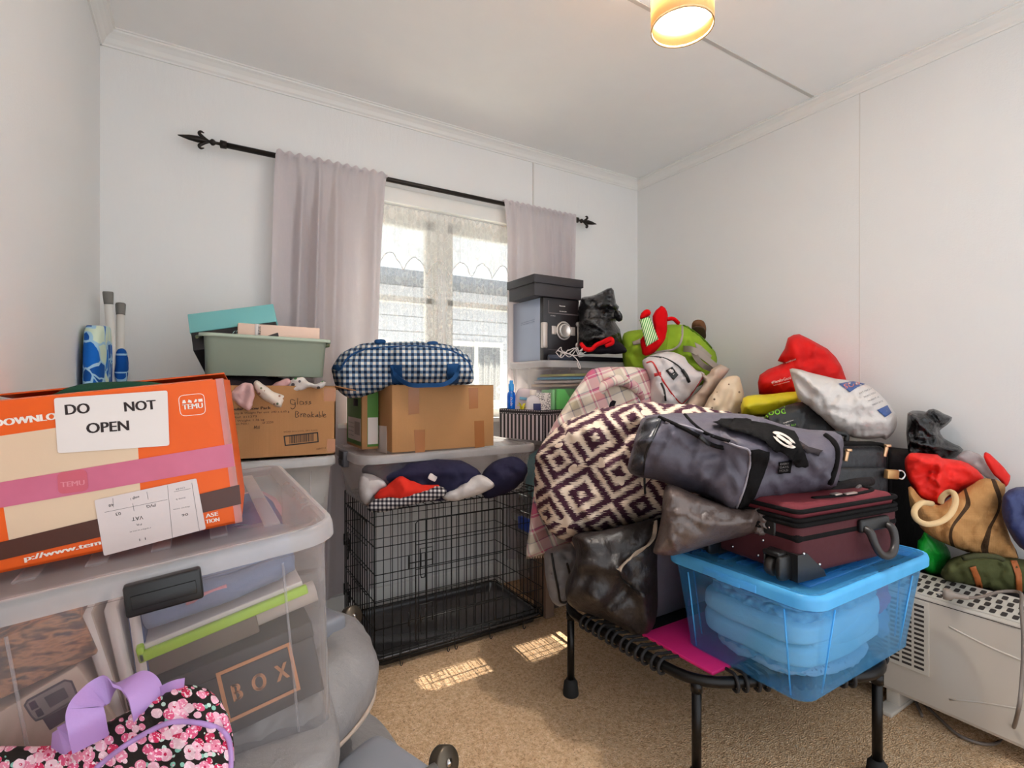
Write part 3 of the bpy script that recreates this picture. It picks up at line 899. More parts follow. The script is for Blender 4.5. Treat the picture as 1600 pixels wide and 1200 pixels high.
emit('lower_flap', soft(.16, .30, .02, 4, .012, 7, 12, 18, T_(.33, 1.22, .17) @ R_(28, 'Y')), GREYN, cot)
emit('support_block', soft(.075, .05, .035, 6, .002, 5, 3, 12, T_(.245, 1.36, .475) @ R_(25, 'Z')), GREYPL, cot)
emit('buckle_ring', tube([Vector((.225+.0*k, 1.27+.035*math.cos(2*PI*k/16), .455+.035*math.sin(2*PI*k/16))) for k in range(16)], .005, 8, True), CHROME, cot)

# ------------------------------------------------------------------ big clear tub
R1 = R_(-6, 'Y'); c1 = Vector((.217, .944, .841)); TH = .385
M1 = T_(*(c1-R1.to_3x3() @ Vector((.272, -.407, TH)))) @ R1
tub('storage_tub', 'large clear storage tub with black end latch under the orange carton', 'storage tub', M1, .52, .79, TH, CLEAR, CLEARLID, taper=.028, r=.06, latch=(('y', -1, .008, .098),), bars=5)
def inM(M, x, y, z, dy=0, dz=0, dx=0): return M @ T_(x, y, z) @ R_(dy, 'Y') @ R_(dz, 'Z') @ R_(dx, 'X')
Y0 = -.362
# gift box lettered BOX
gm = inM(M1, .084, Y0+.135, .134, -5)
gb = thing('gift_box', 'charcoal gift box lettered BOX inside the big clear tub', 'box', gm @ Vector((0, 0, -.068)))
DARK = mat('charcoal_card', (48, 42, 43), .5, 0, .05)
emit('box_base', box(-.14, -.13, -.068, .135, .13, .04, gm, .003), DARK, gb); emit('box_lid', box(-.142, -.132, .04, .137, .132, .068, gm, .003), DARK, gb)
GF = Face(gm @ Vector((-.14, -.1325, -.068)), gm.to_3x3() @ Vector((1, 0, 0)), gm.to_3x3() @ Vector((0, 0, 1)), gm.to_3x3() @ Vector((0, -1, 0)))
COP = mat('copper_foil', (214, 152, 104), .5, .1)
emit('copper_frame', outline_m(GF, [(.118, .024), (.236, .024), (.236, .116), (.118, .116)], .006), COP, gb, smooth=False)
emit('lettering', text_m(GF, 'B  O  X', .135, .056, .088, .03, 0, .0015, .0012), COP, gb, smooth=False)
# rolled papers
pm = inM(M1, .135, Y0+.05, .238, -7)
solo('paper_roll', 'rolled pale magazines lying on the charcoal gift box', 'paper roll', lathe([(0, -.1), (.012, -.1), (.019, -.099), (.0195, .099), (.012, .1), (0, .1)], pm @ Vector((0, 0, 0)), pm.to_3x3() @ Vector((1, 0, 0)), 18), mat('pale_newsprint', (206, 192, 182), .8, 0, .15, .4, 60))
# lime edged document folder
fm_ = inM(M1, .085, Y0+.14, .262, -7)
fo = thing('document_folder', 'white document folder with lime green edge below the folded jeans', 'folder', fm_ @ Vector((0, 0, -.012)))
emit('pages', box(-.118, -.126, -.007, .125, .13, .012, fm_, .002), PAPER, fo)
emit('lime_edge', box(-.128, -.137, -.012, .13, -.126, .005, fm_, .003).join(box(-.128, -.137, -.012, -.118, .13, .014, fm_, .003)), mat('lime_plastic', (176, 214, 30), .4), fo)
em = inM(M1, .07, Y0+.14, .226, -6)
solo('exercise_book_stack', 'brown and grey paperbacks flat under the lime edged folder', 'book', box(-.12, -.115, -.018, .06, .13, .016, em, .003), mat('brown_book_cover', (126, 108, 92), .6, 0, .15, .2, 30))
# folded jeans
DEN = fabric('pale_denim', (140, 152, 178), .9, 700, .16, .5)
jm = inM(M1, .09, Y0+.15, .315, -6)
jn = thing('folded_jeans', 'pale blue folded jeans at the top of the big clear tub', 'jeans', jm @ Vector((0, 0, -.03)))
emit('denim_layer', soft(.12, .135, .018, 3.5, .006, 14, 2, 20, jm @ T_(0, 0, -.014)), DEN, jn)
emit('denim_layer', soft(.112, .13, .016, 3.5, .007, 14, 7, 20, jm @ T_(.006, 0.0, .018)), DEN, jn)
emit('denim_roll', tube([jm @ Vector((-.118, -.125, -.004)), jm @ Vector((-.04, -.135, .0)), jm @ Vector((.02, -.138, -.002)), jm @ Vector((.105, -.13, .004))], [.02, .024, .021, .019], 14, sm=5), DEN, jn)
emit('pink_label', box(-.06, -.158, .002, .0, -.156, .012, jm), mat('pink_label', (214, 150, 160), .7), jn)
# health monitor box at the left
hm = inM(M1, -.150, Y0+.06, .135, -20)
hb = thing('monitor_box', 'white carton printed with a blood pressure monitor inside the big clear tub', 'box', hm @ Vector((0, 0, -.11)))
emit('carton', box(-.085, -.05, -.11, .075, .05, .105, hm, .002), mat('cream_carton', (212, 192, 176), .6, 0, .03), hb)
HF = Face(hm @ Vector((-.085, -.0505, -.11)), hm.to_3x3() @ Vector((1, 0, 0)), hm.to_3x3() @ Vector((0, 0, 1)), hm.to_3x3() @ Vector((0, -1, 0)))
hq = lambda *p: [HF.px(*a) for a in p]
plate('printed_cuff', HF, hq((67, 1124), (112, 1098), (117, 1116), (78, 1141)), mat('print_navy', (56, 56, 78), .5), hb, .0004, 0)
pr = plate('printed_monitor', HF, hq((37, 1102), (42, 1093), (101, 1061), (113, 1063), (123, 1086), (119, 1093), (68, 1123), (56, 1127), (48, 1119)), mat('print_slate', (84, 86, 94), .5), hb, .0006, .0005)
plate('printed_case', HF, hq((41, 1101), (45, 1095), (102, 1064), (111, 1066), (119, 1086), (116, 1091), (67, 1120), (57, 1123), (51, 1117)), mat('print_grey', (150, 142, 142), .6), pr, .0003, .0012)
plate('printed_screen', HF, hq((69, 1089), (100, 1073), (108, 1088), (79, 1105)), mat('print_slate', (84, 86, 94), .5), pr, .0003, .0016)
for b_ in (((45, 1098), (55, 1093), (61, 1104), (50, 1109)), ((55, 1110), (64, 1105), (70, 1115), (60, 1120))): plate('printed_button', HF, hq(*b_), mat('print_navy', (56, 56, 78), .5), pr, .0003, .0016)
for i in range(5): emit('small_print', text_m(HF, 'automatic upper arm monitor', .012+i*.0045, .125, .07-.006*i, .0026, -PI/2, .0006), INKG, hb, smooth=False)
# photo album, books
am = inM(M1, -.165, Y0+.075, .295, -12)
def photom():
    t = NT('printed_photo_cover'); v = t.obj(); n = t.noise(t.scalev(v, (1, 1, 3)), 22.0, 6.0)
    return t.done(t.bsdf(t.ramp(n, [(.3, lin((58, 54, 62))), (.45, lin((120, 92, 72))), (.55, lin((190, 140, 104))), (.65, lin((96, 84, 80)))]), .5))
solo('photo_book', 'brown picture book above the monitor carton in the big clear tub', 'book', box(-.068, -.065, -.042, .068, .065, .04, am, .003), photom())
for i, (x, c, lb) in enumerate(((-.082, (198, 182, 168), 'cream spined book standing beside the monitor carton'), (-.060, (214, 204, 196), 'white spined book standing between the cream and blue books'), (-.0405, (66, 92, 140), 'blue spined book standing by the white one'))):
    km = inM(M1, x, Y0+.10, .20, 4*i-8)
    bk = thing('standing_book', lb, 'book', km @ Vector((0, 0, -.14)))
    emit('cover', box(-.009, -.08, -.14, .009, .09, .13, km, .003), mat('book_cover_%s' % 'abc'[i], c, .6, 0, .1), bk)
    emit('page_block', box(-.007, -.081, -.136, .007, .088, .1305, km), PAPER, bk)
# fabric at the back, seen through lid and side
for (x, y, z, hx, hy, hz, c, sd, nm, lb) in ((-.12, .08, .30, .1, .15, .05, (206, 170, 176), 1, 'folded_blouse', 'pink folded blouse under the lid of the big clear tub'),
        (.13, .12, .30, .1, .12, .06, (88, 98, 150), 2, 'folded_shirt', 'blue folded shirt under the lid of the big clear tub'), (.12, .28, .28, .12, .09, .06, (214, 170, 180), 5, 'folded_towel', 'rose towel at the far end of the big clear tub'),
        (-.1, .29, .26, .12, .08, .08, (120, 92, 84), 6, 'folded_jumper', 'brown jumper at the far end of the big clear tub'), (0.0, .2, .12, .21, .17, .1, (150, 130, 128), 8, 'spare_bedding', 'taupe bedding packed low in the big clear tub')):
    solo(nm, lb, 'clothing', soft(hx, hy, hz, 3, .014, 9, sd, 20, M1 @ T_(x, y, z), rid=.006), fabric('cloth_%d_%d_%d' % c, c))
solo('plastic_sleeve', 'crumpled clear plastic sleeve at the bottom of the big clear tub', 'plastic bag', soft(.12, .06, .035, 3, .012, 16, 3, 18, M1 @ T_(.10, Y0+.075, .038), rid=.012), plastic('cloudy_sleeve', (225, 222, 220), .45, (226, 220, 216)))

# ------------------------------------------------------------------ orange carton
M2 = T_(.068, 1.052, .849) @ R_(-5, 'Z') @ R_(-6.8, 'Y')
CW, CD, CH = .362, .30, .262
ORG_ = None
t = NT('orange_printed_card'); v = t.obj(); n = t.noise(v, 8.0, 4.0)
ORANGE = t.done(t.bsdf(t.mix(n, lin((224, 94, 3)), lin((238, 110, 8))), .42, 0, t.bump(t.noise(v, 12.0, 5.0), .25, .006), .4))
oc = thing('orange_carton', 'orange shipping carton marked DO NOT OPEN on the big clear tub', 'carton', M2 @ Vector((-CW/2, CD/2, 0)))
cm = box(-CW, 0, 0, 0, .004, CH, M2).join(box(-CW, CD-.004, 0, 0, CD, CH, M2)).join(box(-CW, 0, 0, -CW+.004, CD, CH, M2)).join(box(-.004, 0, 0, 0, CD, CH, M2)).join(box(-CW, 0, 0, 0, CD, .004, M2))
emit('carton_body', cm, ORANGE, oc, smooth=False)
fl = box(-CW, .0, -.002, -.002, .002, .001)
emit('front_flap', box(-CW, 0, 0, -.02, .085, .003, M2 @ T_(0, .004, CH-.004) @ R_(3, 'X')), ORANGE, oc, smooth=False)
emit('back_flap', box(-CW, -.12, 0, -.004, 0, .003, M2 @ T_(0, CD-.002, CH) @ R_(-6, 'X')), ORANGE, oc, smooth=False)
X2, Y2, Z2 = [(M2.to_3x3() @ Vector(v)) for v in ((1, 0, 0), (0, 1, 0), (0, 0, 1))]
OF = Face(M2 @ Vector((-CW, 0, 0)), X2, Z2, -Y2)
CREAM = mat('cream_print', (226, 200, 172), .55); PINKT = plastic('pink_tape', (250, 190, 200), .8, (236, 146, 176), .2); BRT = mat('dark_brown_tape', (88, 44, 26), .3, 0, .05)
q = lambda *pts: [OF.px(*p) for p in pts]
plate('pale_panel', OF, q((-12, 683), (213, 650), (222, 815), (15, 850)), CREAM, oc, .0006)
plate('tape_strip', OF, q((-20, 757), (363, 693), (367, 728), (-20, 797)), PINKT, oc, .0006, .0012)
plate('brown_tape', OF, q((-20, 852), (374, 757), (377, 787), (-20, 880)), BRT, oc, .0006, .0010)
sh = plate('notice_sheet', OF, q((85, 622), (262, 610), (265, 696), (91, 708)), PAPER, oc, .0006, .002, .004)
DKB = mat('notice_letters', (58, 42, 40), .7)
text_px('lettering', OF, 'DO', (104, 648), (141, 645), 16, DKB, sh, .0030, .0008)
text_px('lettering', OF, 'NOT', (196, 643), (244, 639), 15, DKB, sh, .0030, .0008)
text_px('lettering', OF, 'OPEN', (137, 677), (202, 672), 16, DKB, sh, .0030, .0008)
text_px('printed_word', OF, 'DOWNLO', (-8, 667), (89, 655), 11, WHITEP, oc, .0009, .001)
text_px('printed_word', OF, 'TEMU', (286, 640), (317, 637), 8, WHITEP, oc, .0009, .0005)
emit('printed_logo_frame', outline_m(OF, roundpoly(q((278, 618), (319, 614), (322, 647), (282, 651)), .009), .0009), WHITEP, oc, smooth=False)
gl = M_()
for k in range(4):                                   # four small pictograms in the logo
    u, v = OF.px(288+k*8.5, 630-k*.8)
    if k == 0: pts = [(-.003, 0), (.003, 0), (.0015, .0055), (-.0015, .0055)]
    elif k == 1: pts = [(-.003, .001), (.003, -.001), (.003, .003), (-.001, .006)]
    elif k == 2: pts = [(-.002, 0), (.002, 0), (.0035, .004), (.001, .0055)]
    else: pts = [(-.0032, 0), (.0032, 0), (.0032, .005), (-.0032, .005)]
    gl.add([OF.at(u+a, v+b, .0009) for a, b in pts], [tuple(range(4))])
emit('printed_pictogram', gl, WHITEP, oc, smooth=False)
plate('printed_square', OF, q((90, 738), (136, 733), (139, 766), (92, 772)), mat('pink_under_tape', (208, 104, 120), .5), oc, .0005, .0019, .008)
text_px('printed_word', OF, 'TEMU', (96, 761), (133, 757), 8, mat('pale_pink_print', (226, 150, 160), .5), oc, .0028, .0004)
text_px('printed_word', OF, 'p://www.tem', (40, 876), (158, 850), 8, WHITEP, oc, .0022, .0008)
text_px('printed_word', OF, 'ASE', (322, 809), (341, 805), 6, WHITEP, oc, .0009, .0004)
text_px('printed_word', OF, 'TION', (322, 818), (343, 814), 6, WHITEP, oc, .0009, .0004)
wb = plate('waybill', OF, q((148, 781), (307, 747), (322, 826), (163, 868)), mat('waybill_paper', (222, 208, 204), .5, 0, .03), oc, .0006, .002, .003)
for s_, p0, p1, hh in (('VAT', (224, 805), (206, 808), 6), ('03', (189, 799), (181, 801), 5), ('48', (178, 786), (170, 788), 4), ('PVG', (243, 786), (229, 789), 5), ('FR', (222, 817), (213, 818), 3), ('1 1', (228, 839), (218, 841), 4), ('reference', (236, 823), (203, 830), 2.2), ('CN-84', (289, 760), (275, 763), 3), ('zone b', (290, 776), (275, 779), 3), ('depot note', (297, 790), (271, 795), 2.2), ('06', (294, 801), (284, 803), 4), ('weigh 1', (218, 774), (204, 778), 4)):
    u0, v0 = OF.px(*p0); u1, v1 = OF.px(*p1); w = math.hypot(u1-u0, v1-v0); a = math.atan2(v1-v0, u1-u0)
    emit('printed_line', text_m(OF, s_, u0, v0, w, hh*.00105, a, .0030), INK if hh > 3.5 else INKG, wb, smooth=False)
rule = M_()
for a, b in (((164, 800), (262, 780)), ((262, 758), (270, 840)), ((177, 778), (178, 792)), ((208, 786), (210, 798)), ((272, 768), (298, 763)), ((230, 768), (232, 780)), ((300, 754), (312, 830))):
    u0, v0 = OF.px(*a); u1, v1 = OF.px(*b); d_ = Vector((u1-u0, v1-v0)).normalized()*.0003; nn = (-d_.y, d_.x)
    rule.add([OF.at(u0-nn[0], v0-nn[1], .0029), OF.at(u1-nn[0], v1-nn[1], .0029), OF.at(u1+nn[0], v1+nn[1], .0029), OF.at(u0+nn[0], v0+nn[1], .0029)], [(0, 1, 2, 3)])
emit('printed_rule', rule, INKG, wb, smooth=False)
CTAPE = plastic('clear_parcel_tape', (238, 200, 190), .45, (240, 205, 200), .15)
emit('corner_tape', box(-.010, -.0012, .0, .0014, .02, CH+.001, M2), CTAPE, oc, smooth=False)
solo('cloth_hat', 'dark green cloth hat peeking from the top of the orange carton', 'hat', soft(.105, .06, .04, 2.2, .004, 12, 2, 18, M2 @ T_(-.19, .135, CH-.022)), fabric('bottle_green_cloth', (40, 84, 66)))

# ------------------------------------------------------------------ floral backpack
def floralmat():
    t = NT('pink_floral_print'); u = t.uv()
    wob = t.n('ShaderNodeTexNoise', {'Vector': u, 'Scale': 120.0, 'Detail': 2.0}).outputs[1]
    uw = t.n('ShaderNodeVectorMath', {0: u, 1: t.scalev(t.n('ShaderNodeVectorMath', {0: wob, 1: (.5, .5, .5)}, operation='SUBTRACT').outputs[0], (.003, .003, 0))}, operation='ADD').outputs[0]
    v1 = t.n('ShaderNodeTexVoronoi', {'Vector': uw, 'Scale': 76.0, 'Randomness': .8}).outputs
    v2 = t.n('ShaderNodeTexVoronoi', {'Vector': uw, 'Scale': 110.0}).outputs
    rn = t.xyz(v1[1])
    pet = t.ramp(rn[0], [(0, lin((236, 150, 176))), (.3, lin((244, 190, 206))), (.5, lin((214, 60, 104))), (.68, lin((240, 205, 214))), (.85, lin((226, 104, 142)))], 'CONSTANT')
    deep = t.mix(t.math('LESS_THAN', v1[0], .17), pet, lin((206, 52, 98)))
    deep = t.mix(t.math('GREATER_THAN', t.noise(uw, 260.0, 1.0), .58), deep, lin((250, 222, 228)))
    lf = t.mix(t.math('LESS_THAN', v2[0], .36), lin((46, 38, 34)), t.ramp(t.xyz(v2[1])[1], [(0, lin((46, 38, 34))), (.5, lin((150, 200, 184))), (.8, lin((205, 226, 214)))], 'CONSTANT'))
    c = t.mix(t.math('LESS_THAN', v1[0], t.math('ADD', .54, t.math('MULTIPLY', rn[1], .14))), lf, deep)
    return t.done(t.bsdf(c, .75, 0, t.bump(t.noise(u, 500.0), .15, .002), .25))
FLOR = floralmat(); LIL = mat('lilac_vinyl', (186, 150, 204), .45, 0, .05, .2, 200)
bpk = puff('floral_backpack', [(-40, 1178), (-10, 1166), (40, 1166), (100, 1163), (130, 1148), (180, 1122), (225, 1098), (262, 1078), (290, 1070), (315, 1073), (338, 1088), (355, 1115), (364, 1150), (366, 1190), (362, 1260), (350, 1320), (300, 1360), (150, 1372), (10, 1360), (-45, 1320)], .68, .17, FLOR, amp=.004, scale=12, step=9,
     folds=[((112, 1205), (230, 1145), .006, 9), ((240, 1140), (355, 1150), .006, 8)], label='pink floral backpack with lilac handle before the big clear tub', cat='backpack', power=.42, cr=.6)
cordon('zip_piping', bpk, [(150, 1200), (185, 1172), (220, 1150), (262, 1130), (300, 1128), (335, 1136), (355, 1150), (361, 1180), (360, 1230)], .0032, LIL, bpk)
hd = [(126, 1150), (119, 1128), (114, 1106), (128, 1088), (160, 1070), (192, 1059), (212, 1056), (232, 1068), (246, 1092)]
def ribbon(pts, wdir, width, th):
    P = [Vector(p) for p in pts]; vs = []; fs = []; n = len(P)
    for i, p in enumerate(P):
        tg = (P[min(i+1, n-1)]-P[max(i-1, 0)]).normalized(); w = Vector(wdir(i/(n-1)) if callable(wdir) else wdir); w = (w-tg*w.dot(tg)).normalized(); nn = tg.cross(w)
        vs += [p-w*width/2-nn*th/2, p+w*width/2-nn*th/2, p+w*width/2+nn*th/2, p-w*width/2+nn*th/2]
    for i in range(n-1):
        for k in range(4):
            k2 = (k+1) % 4; fs.append((4*i+k, 4*i+k2, 4*i+4+k2, 4*i+4+k))
    fs += [(0, 3, 2, 1), (4*n-4, 4*n-3, 4*n-2, 4*n-1)]
    return M_().add(vs, fs)
hp = catmull([W(x, y, d) for (x, y), d in zip(((142, 1162), (136, 1132), (133, 1107), (150, 1086), (180, 1070), (208, 1064), (224, 1076), (232, 1100), (236, 1120)), (.635, .625, .63, .645, .66, .665, .66, .655, .66))], 7)
emit('carry_handle', ribbon(hp, RT*.66+FW*.74, .036, .004), LIL, bpk, smooth=True, autos=40)
for (a, b) in (((108, 1166), (78, 1160)), ((262, 1075), (283, 1072))):
    pass
emit('shoulder_strap', ribbon(catmull([W(82, 1172, .66), W(100, 1160, .655), W(118, 1142, .665), W(128, 1132, .70)], 4), FW*.4+UP, .04, .004), LIL, bpk, autos=40)
emit('shoulder_strap', ribbon(catmull([W(248, 1085, .668), W(270, 1074, .665), W(288, 1070, .67)], 4), FW*.3+UP, .016, .004), LIL, bpk, autos=40)

# ------------------------------------------------------------------ frosted tubs behind and the carton marked Glass
FR2 = (.435, 1.95)
tub('storage_tub', 'frosted tub of dark clothes under the carton marked Glass', 'storage tub', T_(.19, 2.155, .425), .47, .40, .40, FROST, FROST, r=.03, taper=.025, bars=3)
solo('dark_clothes', 'navy and teal clothes packed in the frosted tub', 'clothing', soft(.20, .165, .16, 4, .02, 7, 3, 20, T_(.19, 2.155, .60), rid=.012), fabric('slate_blue_cloth', (84, 100, 122)))
tub('storage_tub', 'frosted bottom tub of the stack by the lavender curtain', 'storage tub', T_(.17, 2.16, 0), .44, .38, .40, FROST, FROST, r=.03, taper=.025, bars=0)
M3 = T_(.433, 1.955, .84) @ R_(.6, 'Y')
gc = thing('kitchen_carton', 'open brown carton handwritten Glass Breakable under the green basin', 'carton', M3 @ Vector((-.23, .18, 0)))
GW, GD, GH = .46, .36, .252
em_ = box(-GW, 0, 0, 0, .004, GH, M3).join(box(-GW, GD-.004, 0, 0, GD, GH, M3)).join(box(-GW, 0, 0, -GW+.004, GD, GH, M3)).join(box(-.004, 0, 0, 0, GD, GH, M3)).join(box(-GW, 0, 0, 0, GD, .004, M3))
emit('carton_body', em_, KRAFT2, gc, smooth=False)
emit('carton_flap', box(0, 0, -.0015, .075, GD, .0015, M3 @ T_(0, 0, GH) @ R_(12, 'Y')), KRAFT2, gc, smooth=False)
X3, Y3, Z3 = [(M3.to_3x3() @ Vector(v)) for v in ((1, 0, 0), (0, 1, 0), (0, 0, 1))]
KF = Face(M3 @ Vector((-GW, 0, 0)), X3, Z3, -Y3)
KINK = mat('carton_ink', (78, 52, 34), .7)
text_px('printed_line', KF, 'Tubular Pillow Pack', (352, 642), (423, 639), 4.5, KINK, gc, .0008, .0006)
text_px('printed_line', KF, 'Quantity & Weight Per unit: 240 x 6.65 g', (352, 648), (452, 644), 3.2, KINK, gc)
text_px('printed_line', KF, 'Cus Ref: 211373', (352, 654.5), (401, 652), 3.2, KINK, gc)
text_px('printed_line', KF, 'Gross Weight: 1.76 kg', (352, 660), (413, 657), 3.2, KINK, gc)
text_px('printed_line', KF, 'Carton No.:', (352, 665), (389, 663), 3.2, KINK, gc); text_px('printed_line', KF, 'of 2220', (410, 662), (427, 661), 3.2, KINK, gc)
text_px('printed_line', KF, 'WORK IN A COOL, DRY PLACE', (443, 676), (496, 673), 2.2, KINK, gc); text_px('printed_line', KF, '4280214', (494, 703), (509, 701), 2.6, KINK, gc)
emit('printed_frame', outline_m(KF, [KF.px(443, 681), KF.px(497, 675), KF.px(498, 691), KF.px(445, 697)], .004), INK, gc, smooth=False)
bars = M_(); rng = random.Random(4); x = 452.0
while x < 489:
    w = rng.choice((.5, .5, 1.0, 1.5)); y = 681.3-(x-450)*.11
    bars.add([KF.at(*KF.px(a, b), .0008) for a, b in ((x, y+12), (x+w, y+12), (x+w, y), (x, y))], [(0, 1, 2, 3)]); x += w+rng.choice((.6, .9, 1.4))
emit('barcode', bars, INK, gc, smooth=False)
def scribble(name, F, strokes, material, root, r=.0011):
    for st in strokes:
        emit(name, tube([F.at(*F.px(*p), .001) for p in st], r, 5, sm=4), material, root)
PEN = mat('marker_pen', (60, 50, 44), .6)
scribble('handwriting', KF, [[(461, 626), (455, 624), (454, 630), (460, 632), (461, 628), (461, 636), (457, 639), (454, 637)], [(465, 622), (465, 632)], [(474, 628), (469, 627), (469, 632), (474, 631), (474, 628), (475, 632)], [(480, 627), (477, 628), (480, 630), (477, 632)], [(486, 627), (483, 628), (486, 630), (482, 632)],
    [(462, 642), (462, 652), (467, 650), (464, 647), (467, 645), (463, 642)], [(470, 646), (470, 652)], [(470, 648), (473, 646)], [(474, 649), (478, 648), (475, 646), (474, 651), (478, 651)], [(483, 647), (480, 649), (482, 652), (484, 648), (485, 652)], [(487, 643), (487, 652)], [(490, 647), (487, 649), (491, 652)], [(495, 648), (493, 651), (496, 650), (496, 647), (497, 652)], [(499, 643), (499, 652), (502, 650), (499, 648)], [(504, 642), (504, 651)], [(505, 650), (509, 648), (506, 647), (506, 652), (510, 651)]], PEN, gc, .0009)
scribble('handwriting', KF, [[(397, 670), (398, 665), (399, 669), (401, 665), (401, 670)], [(403, 670), (403, 666)], [(405, 665), (405, 670)]], PEN, gc, .0006)
for a in ((506, 615), (511, 695)):
    u, v = KF.px(*a); plate('tape_patch', KF, [(u-.0, v-.028), (GW, v-.028), (GW, v+.02), (u, v+.02)], TAPE, gc, .0004)
# clothes spilling from it
def smalldots(name, base, spots, sc=60.0, thr=.25):
    t = NT(name); u = t.uv(); v = t.n('ShaderNodeTexVoronoi', {'Vector': u, 'Scale': sc}).outputs
    c = t.mix(t.math('LESS_THAN', v[0], thr), lin(base), t.mix(t.math('GREATER_THAN', t.xyz(v[1])[0], .5), lin(spots[0]), lin(spots[1])))
    return t.done(t.bsdf(c, .85, 0, t.bump(t.noise(u, 25.0, 4.0), .4, .006), .2))
solo('dark_garment', 'black garment piled at the back of the carton marked Glass', 'clothing', soft(.17, .12, .04, 2.6, .014, 11, 3, 20, T_(.16, 2.12, 1.085), rid=.01), fabric('black_cloth', (52, 44, 48)))
puff('pink_cloth', [(362, 612), (372, 604), (383, 597), (393, 600), (398, 612), (396, 628), (391, 641), (382, 640), (370, 631), (362, 622)], 1.722, .04, fabric('pink_flannel', (226, 186, 182)), amp=.006, scale=22, folds=[((385, 605), (377, 635), -.012, 5), ((366, 620), (392, 606), .01, 5)], label='pink cloth hanging over the edge of the carton marked Glass', cat='cloth', step=4, wpx=6, cr=2.2)
puff('floral_cloth', [(395, 600), (402, 595), (415, 603), (430, 613), (444, 618), (441, 630), (437, 637), (420, 629), (406, 620), (399, 610)], 1.735, .03, smalldots('cream_floral_cotton', (232, 218, 204), ((170, 130, 110), (130, 140, 110))), amp=.005, scale=22, folds=[((402, 600), (435, 632), .008, 5)], label='cream floral cloth draped over the carton beside the pink cloth', cat='cloth', step=4, wpx=6, cr=2.2)
puff('striped_cloth', [(436, 612), (448, 598), (460, 591), (472, 589), (482, 596), (492, 600), (507, 595), (507, 604), (495, 607), (480, 606), (470, 612), (452, 614)], 1.84, .05, smalldots('white_green_print', (222, 214, 208), ((110, 104, 106), (90, 140, 90)), 45, .3), amp=.008, scale=30, folds=[((450, 605), (475, 594), -.012, 4), ((480, 600), (500, 602), .01, 3)], label='white printed cloth bunched on the carton marked Glass', cat='cloth', step=4, wpx=6, cr=2.2)
puff('rose_cloth', [(420, 606), (432, 598), (447, 592), (455, 596), (447, 606), (437, 613), (425, 612)], 1.83, .04, fabric('rose_cotton', (222, 178, 176)), amp=.006, scale=24, label='rose cloth tucked behind the white printed cloth', cat='cloth', step=4, wpx=6, cr=2.2)

# ------------------------------------------------------------------ green basin with boxes
BAS = mat('sage_green_plastic', (182, 194, 176), .4, 0, .03, .05)
bc = WY(413, 590, 2.12); M4 = T_(bc.x, 2.12, 1.128) @ R_(1.0, 'Y')
def openbin(M, w, d, h, taper, r, th=.003):
    hw, hd = w/2, d/2
    return rings([(hw-taper, hd-taper, r, 0), (hw, hd, r, h-.006), (hw+.012, hd+.012, r+.01, h-.004), (hw+.013, hd+.013, r+.01, h-.012), (hw+.016, hd+.016, r+.01, h-.012), (hw+.015, hd+.015, r+.01, h), (hw-.002, hd-.002, r, h), (hw-th, hd-th, r, h-.006), (hw-taper-th, hd-taper-th, r, th)], M)
bs = thing('plastic_basin', 'sage green plastic basin on the carton marked Glass', 'basin', M4 @ Vector((0, 0, 0)))
emit('basin_body', openbin(M4, .395, .27, .14, .008, .03), BAS, bs)
for s in (-1, 1): emit('basin_handle', box(s*.205-.018, -.06, .118, s*.205+.018, .06, .137, M4, .006), mat('olive_green_plastic', (112, 122, 88), .4), bs)
M5 = T_(*WY(378, 540, 2.12)) @ R_(-9, 'Z') @ R_(-11, 'Y') @ R_(-28, 'X')
tb = thing('teal_box', 'teal and black shoe box tilted in the green basin', 'box', M5 @ Vector((0, 0, 0)))
emit('box_base', box(-.14, -.09, -.05, .13, .10, .03, M5, .002), DARK, tb); emit('box_lid', box(-.143, -.093, .022, .133, .103, .10, M5, .002), mat('teal_card', (128, 190, 190), .5, 0, .03), tb)
TF = Face(M5 @ Vector((-.14, -.0905, -.03)), M5.to_3x3() @ Vector((1, 0, 0)), M5.to_3x3() @ Vector((0, 0, 1)), M5.to_3x3() @ Vector((0, -1, 0)))
lf = M_()
for k in range(12):
    u = .125+k*.0115; v = .024+.012*math.sin(k*.3)
    for sgn in (-1, 1):
        lf.add([TF.at(u, v, .0008), TF.at(u+.006, v+sgn*.006, .0008), TF.at(u+.012, v+sgn*.013, .0008), TF.at(u+.004, v+sgn*.009, .0008)], [(0, 1, 2, 3)])
emit('printed_fern', lf, mat('pale_teal_print', (176, 206, 206), .6), tb, smooth=False)
M6 = T_(*WY(436, 526, 2.06)) @ R_(-3, 'Z') @ R_(1, 'Y')
pb = thing('peach_box', 'pale peach flat box lying in the green basin', 'box', M6 @ Vector((0, 0, -.035)))
emit('carton', box(-.135, -.05, -.05, .135, .075, .036, M6, .003), mat('peach_card', (232, 204, 186), .6, 0, .04), pb)
emit('label_strip', box(-.082, -.0512, -.02, -.068, -.05, .0365, M6), PAPER, pb); 
PF = Face(M6 @ Vector((-.135, -.0515, -.05)), M6.to_3x3() @ Vector((1, 0, 0)), M6.to_3x3() @ Vector((0, 0, 1)), M6.to_3x3() @ Vector((0, -1, 0)))
emit('lettering', text_m(PF, 'SIZE', .064, .078, .03, .008, -PI/2, .0006), INK, pb, smooth=False)
emit('end_label', box(-.1355, -.045, -.03, -.1345, .06, .03, M6), mat('tan_card', (206, 160, 116), .7), pb)
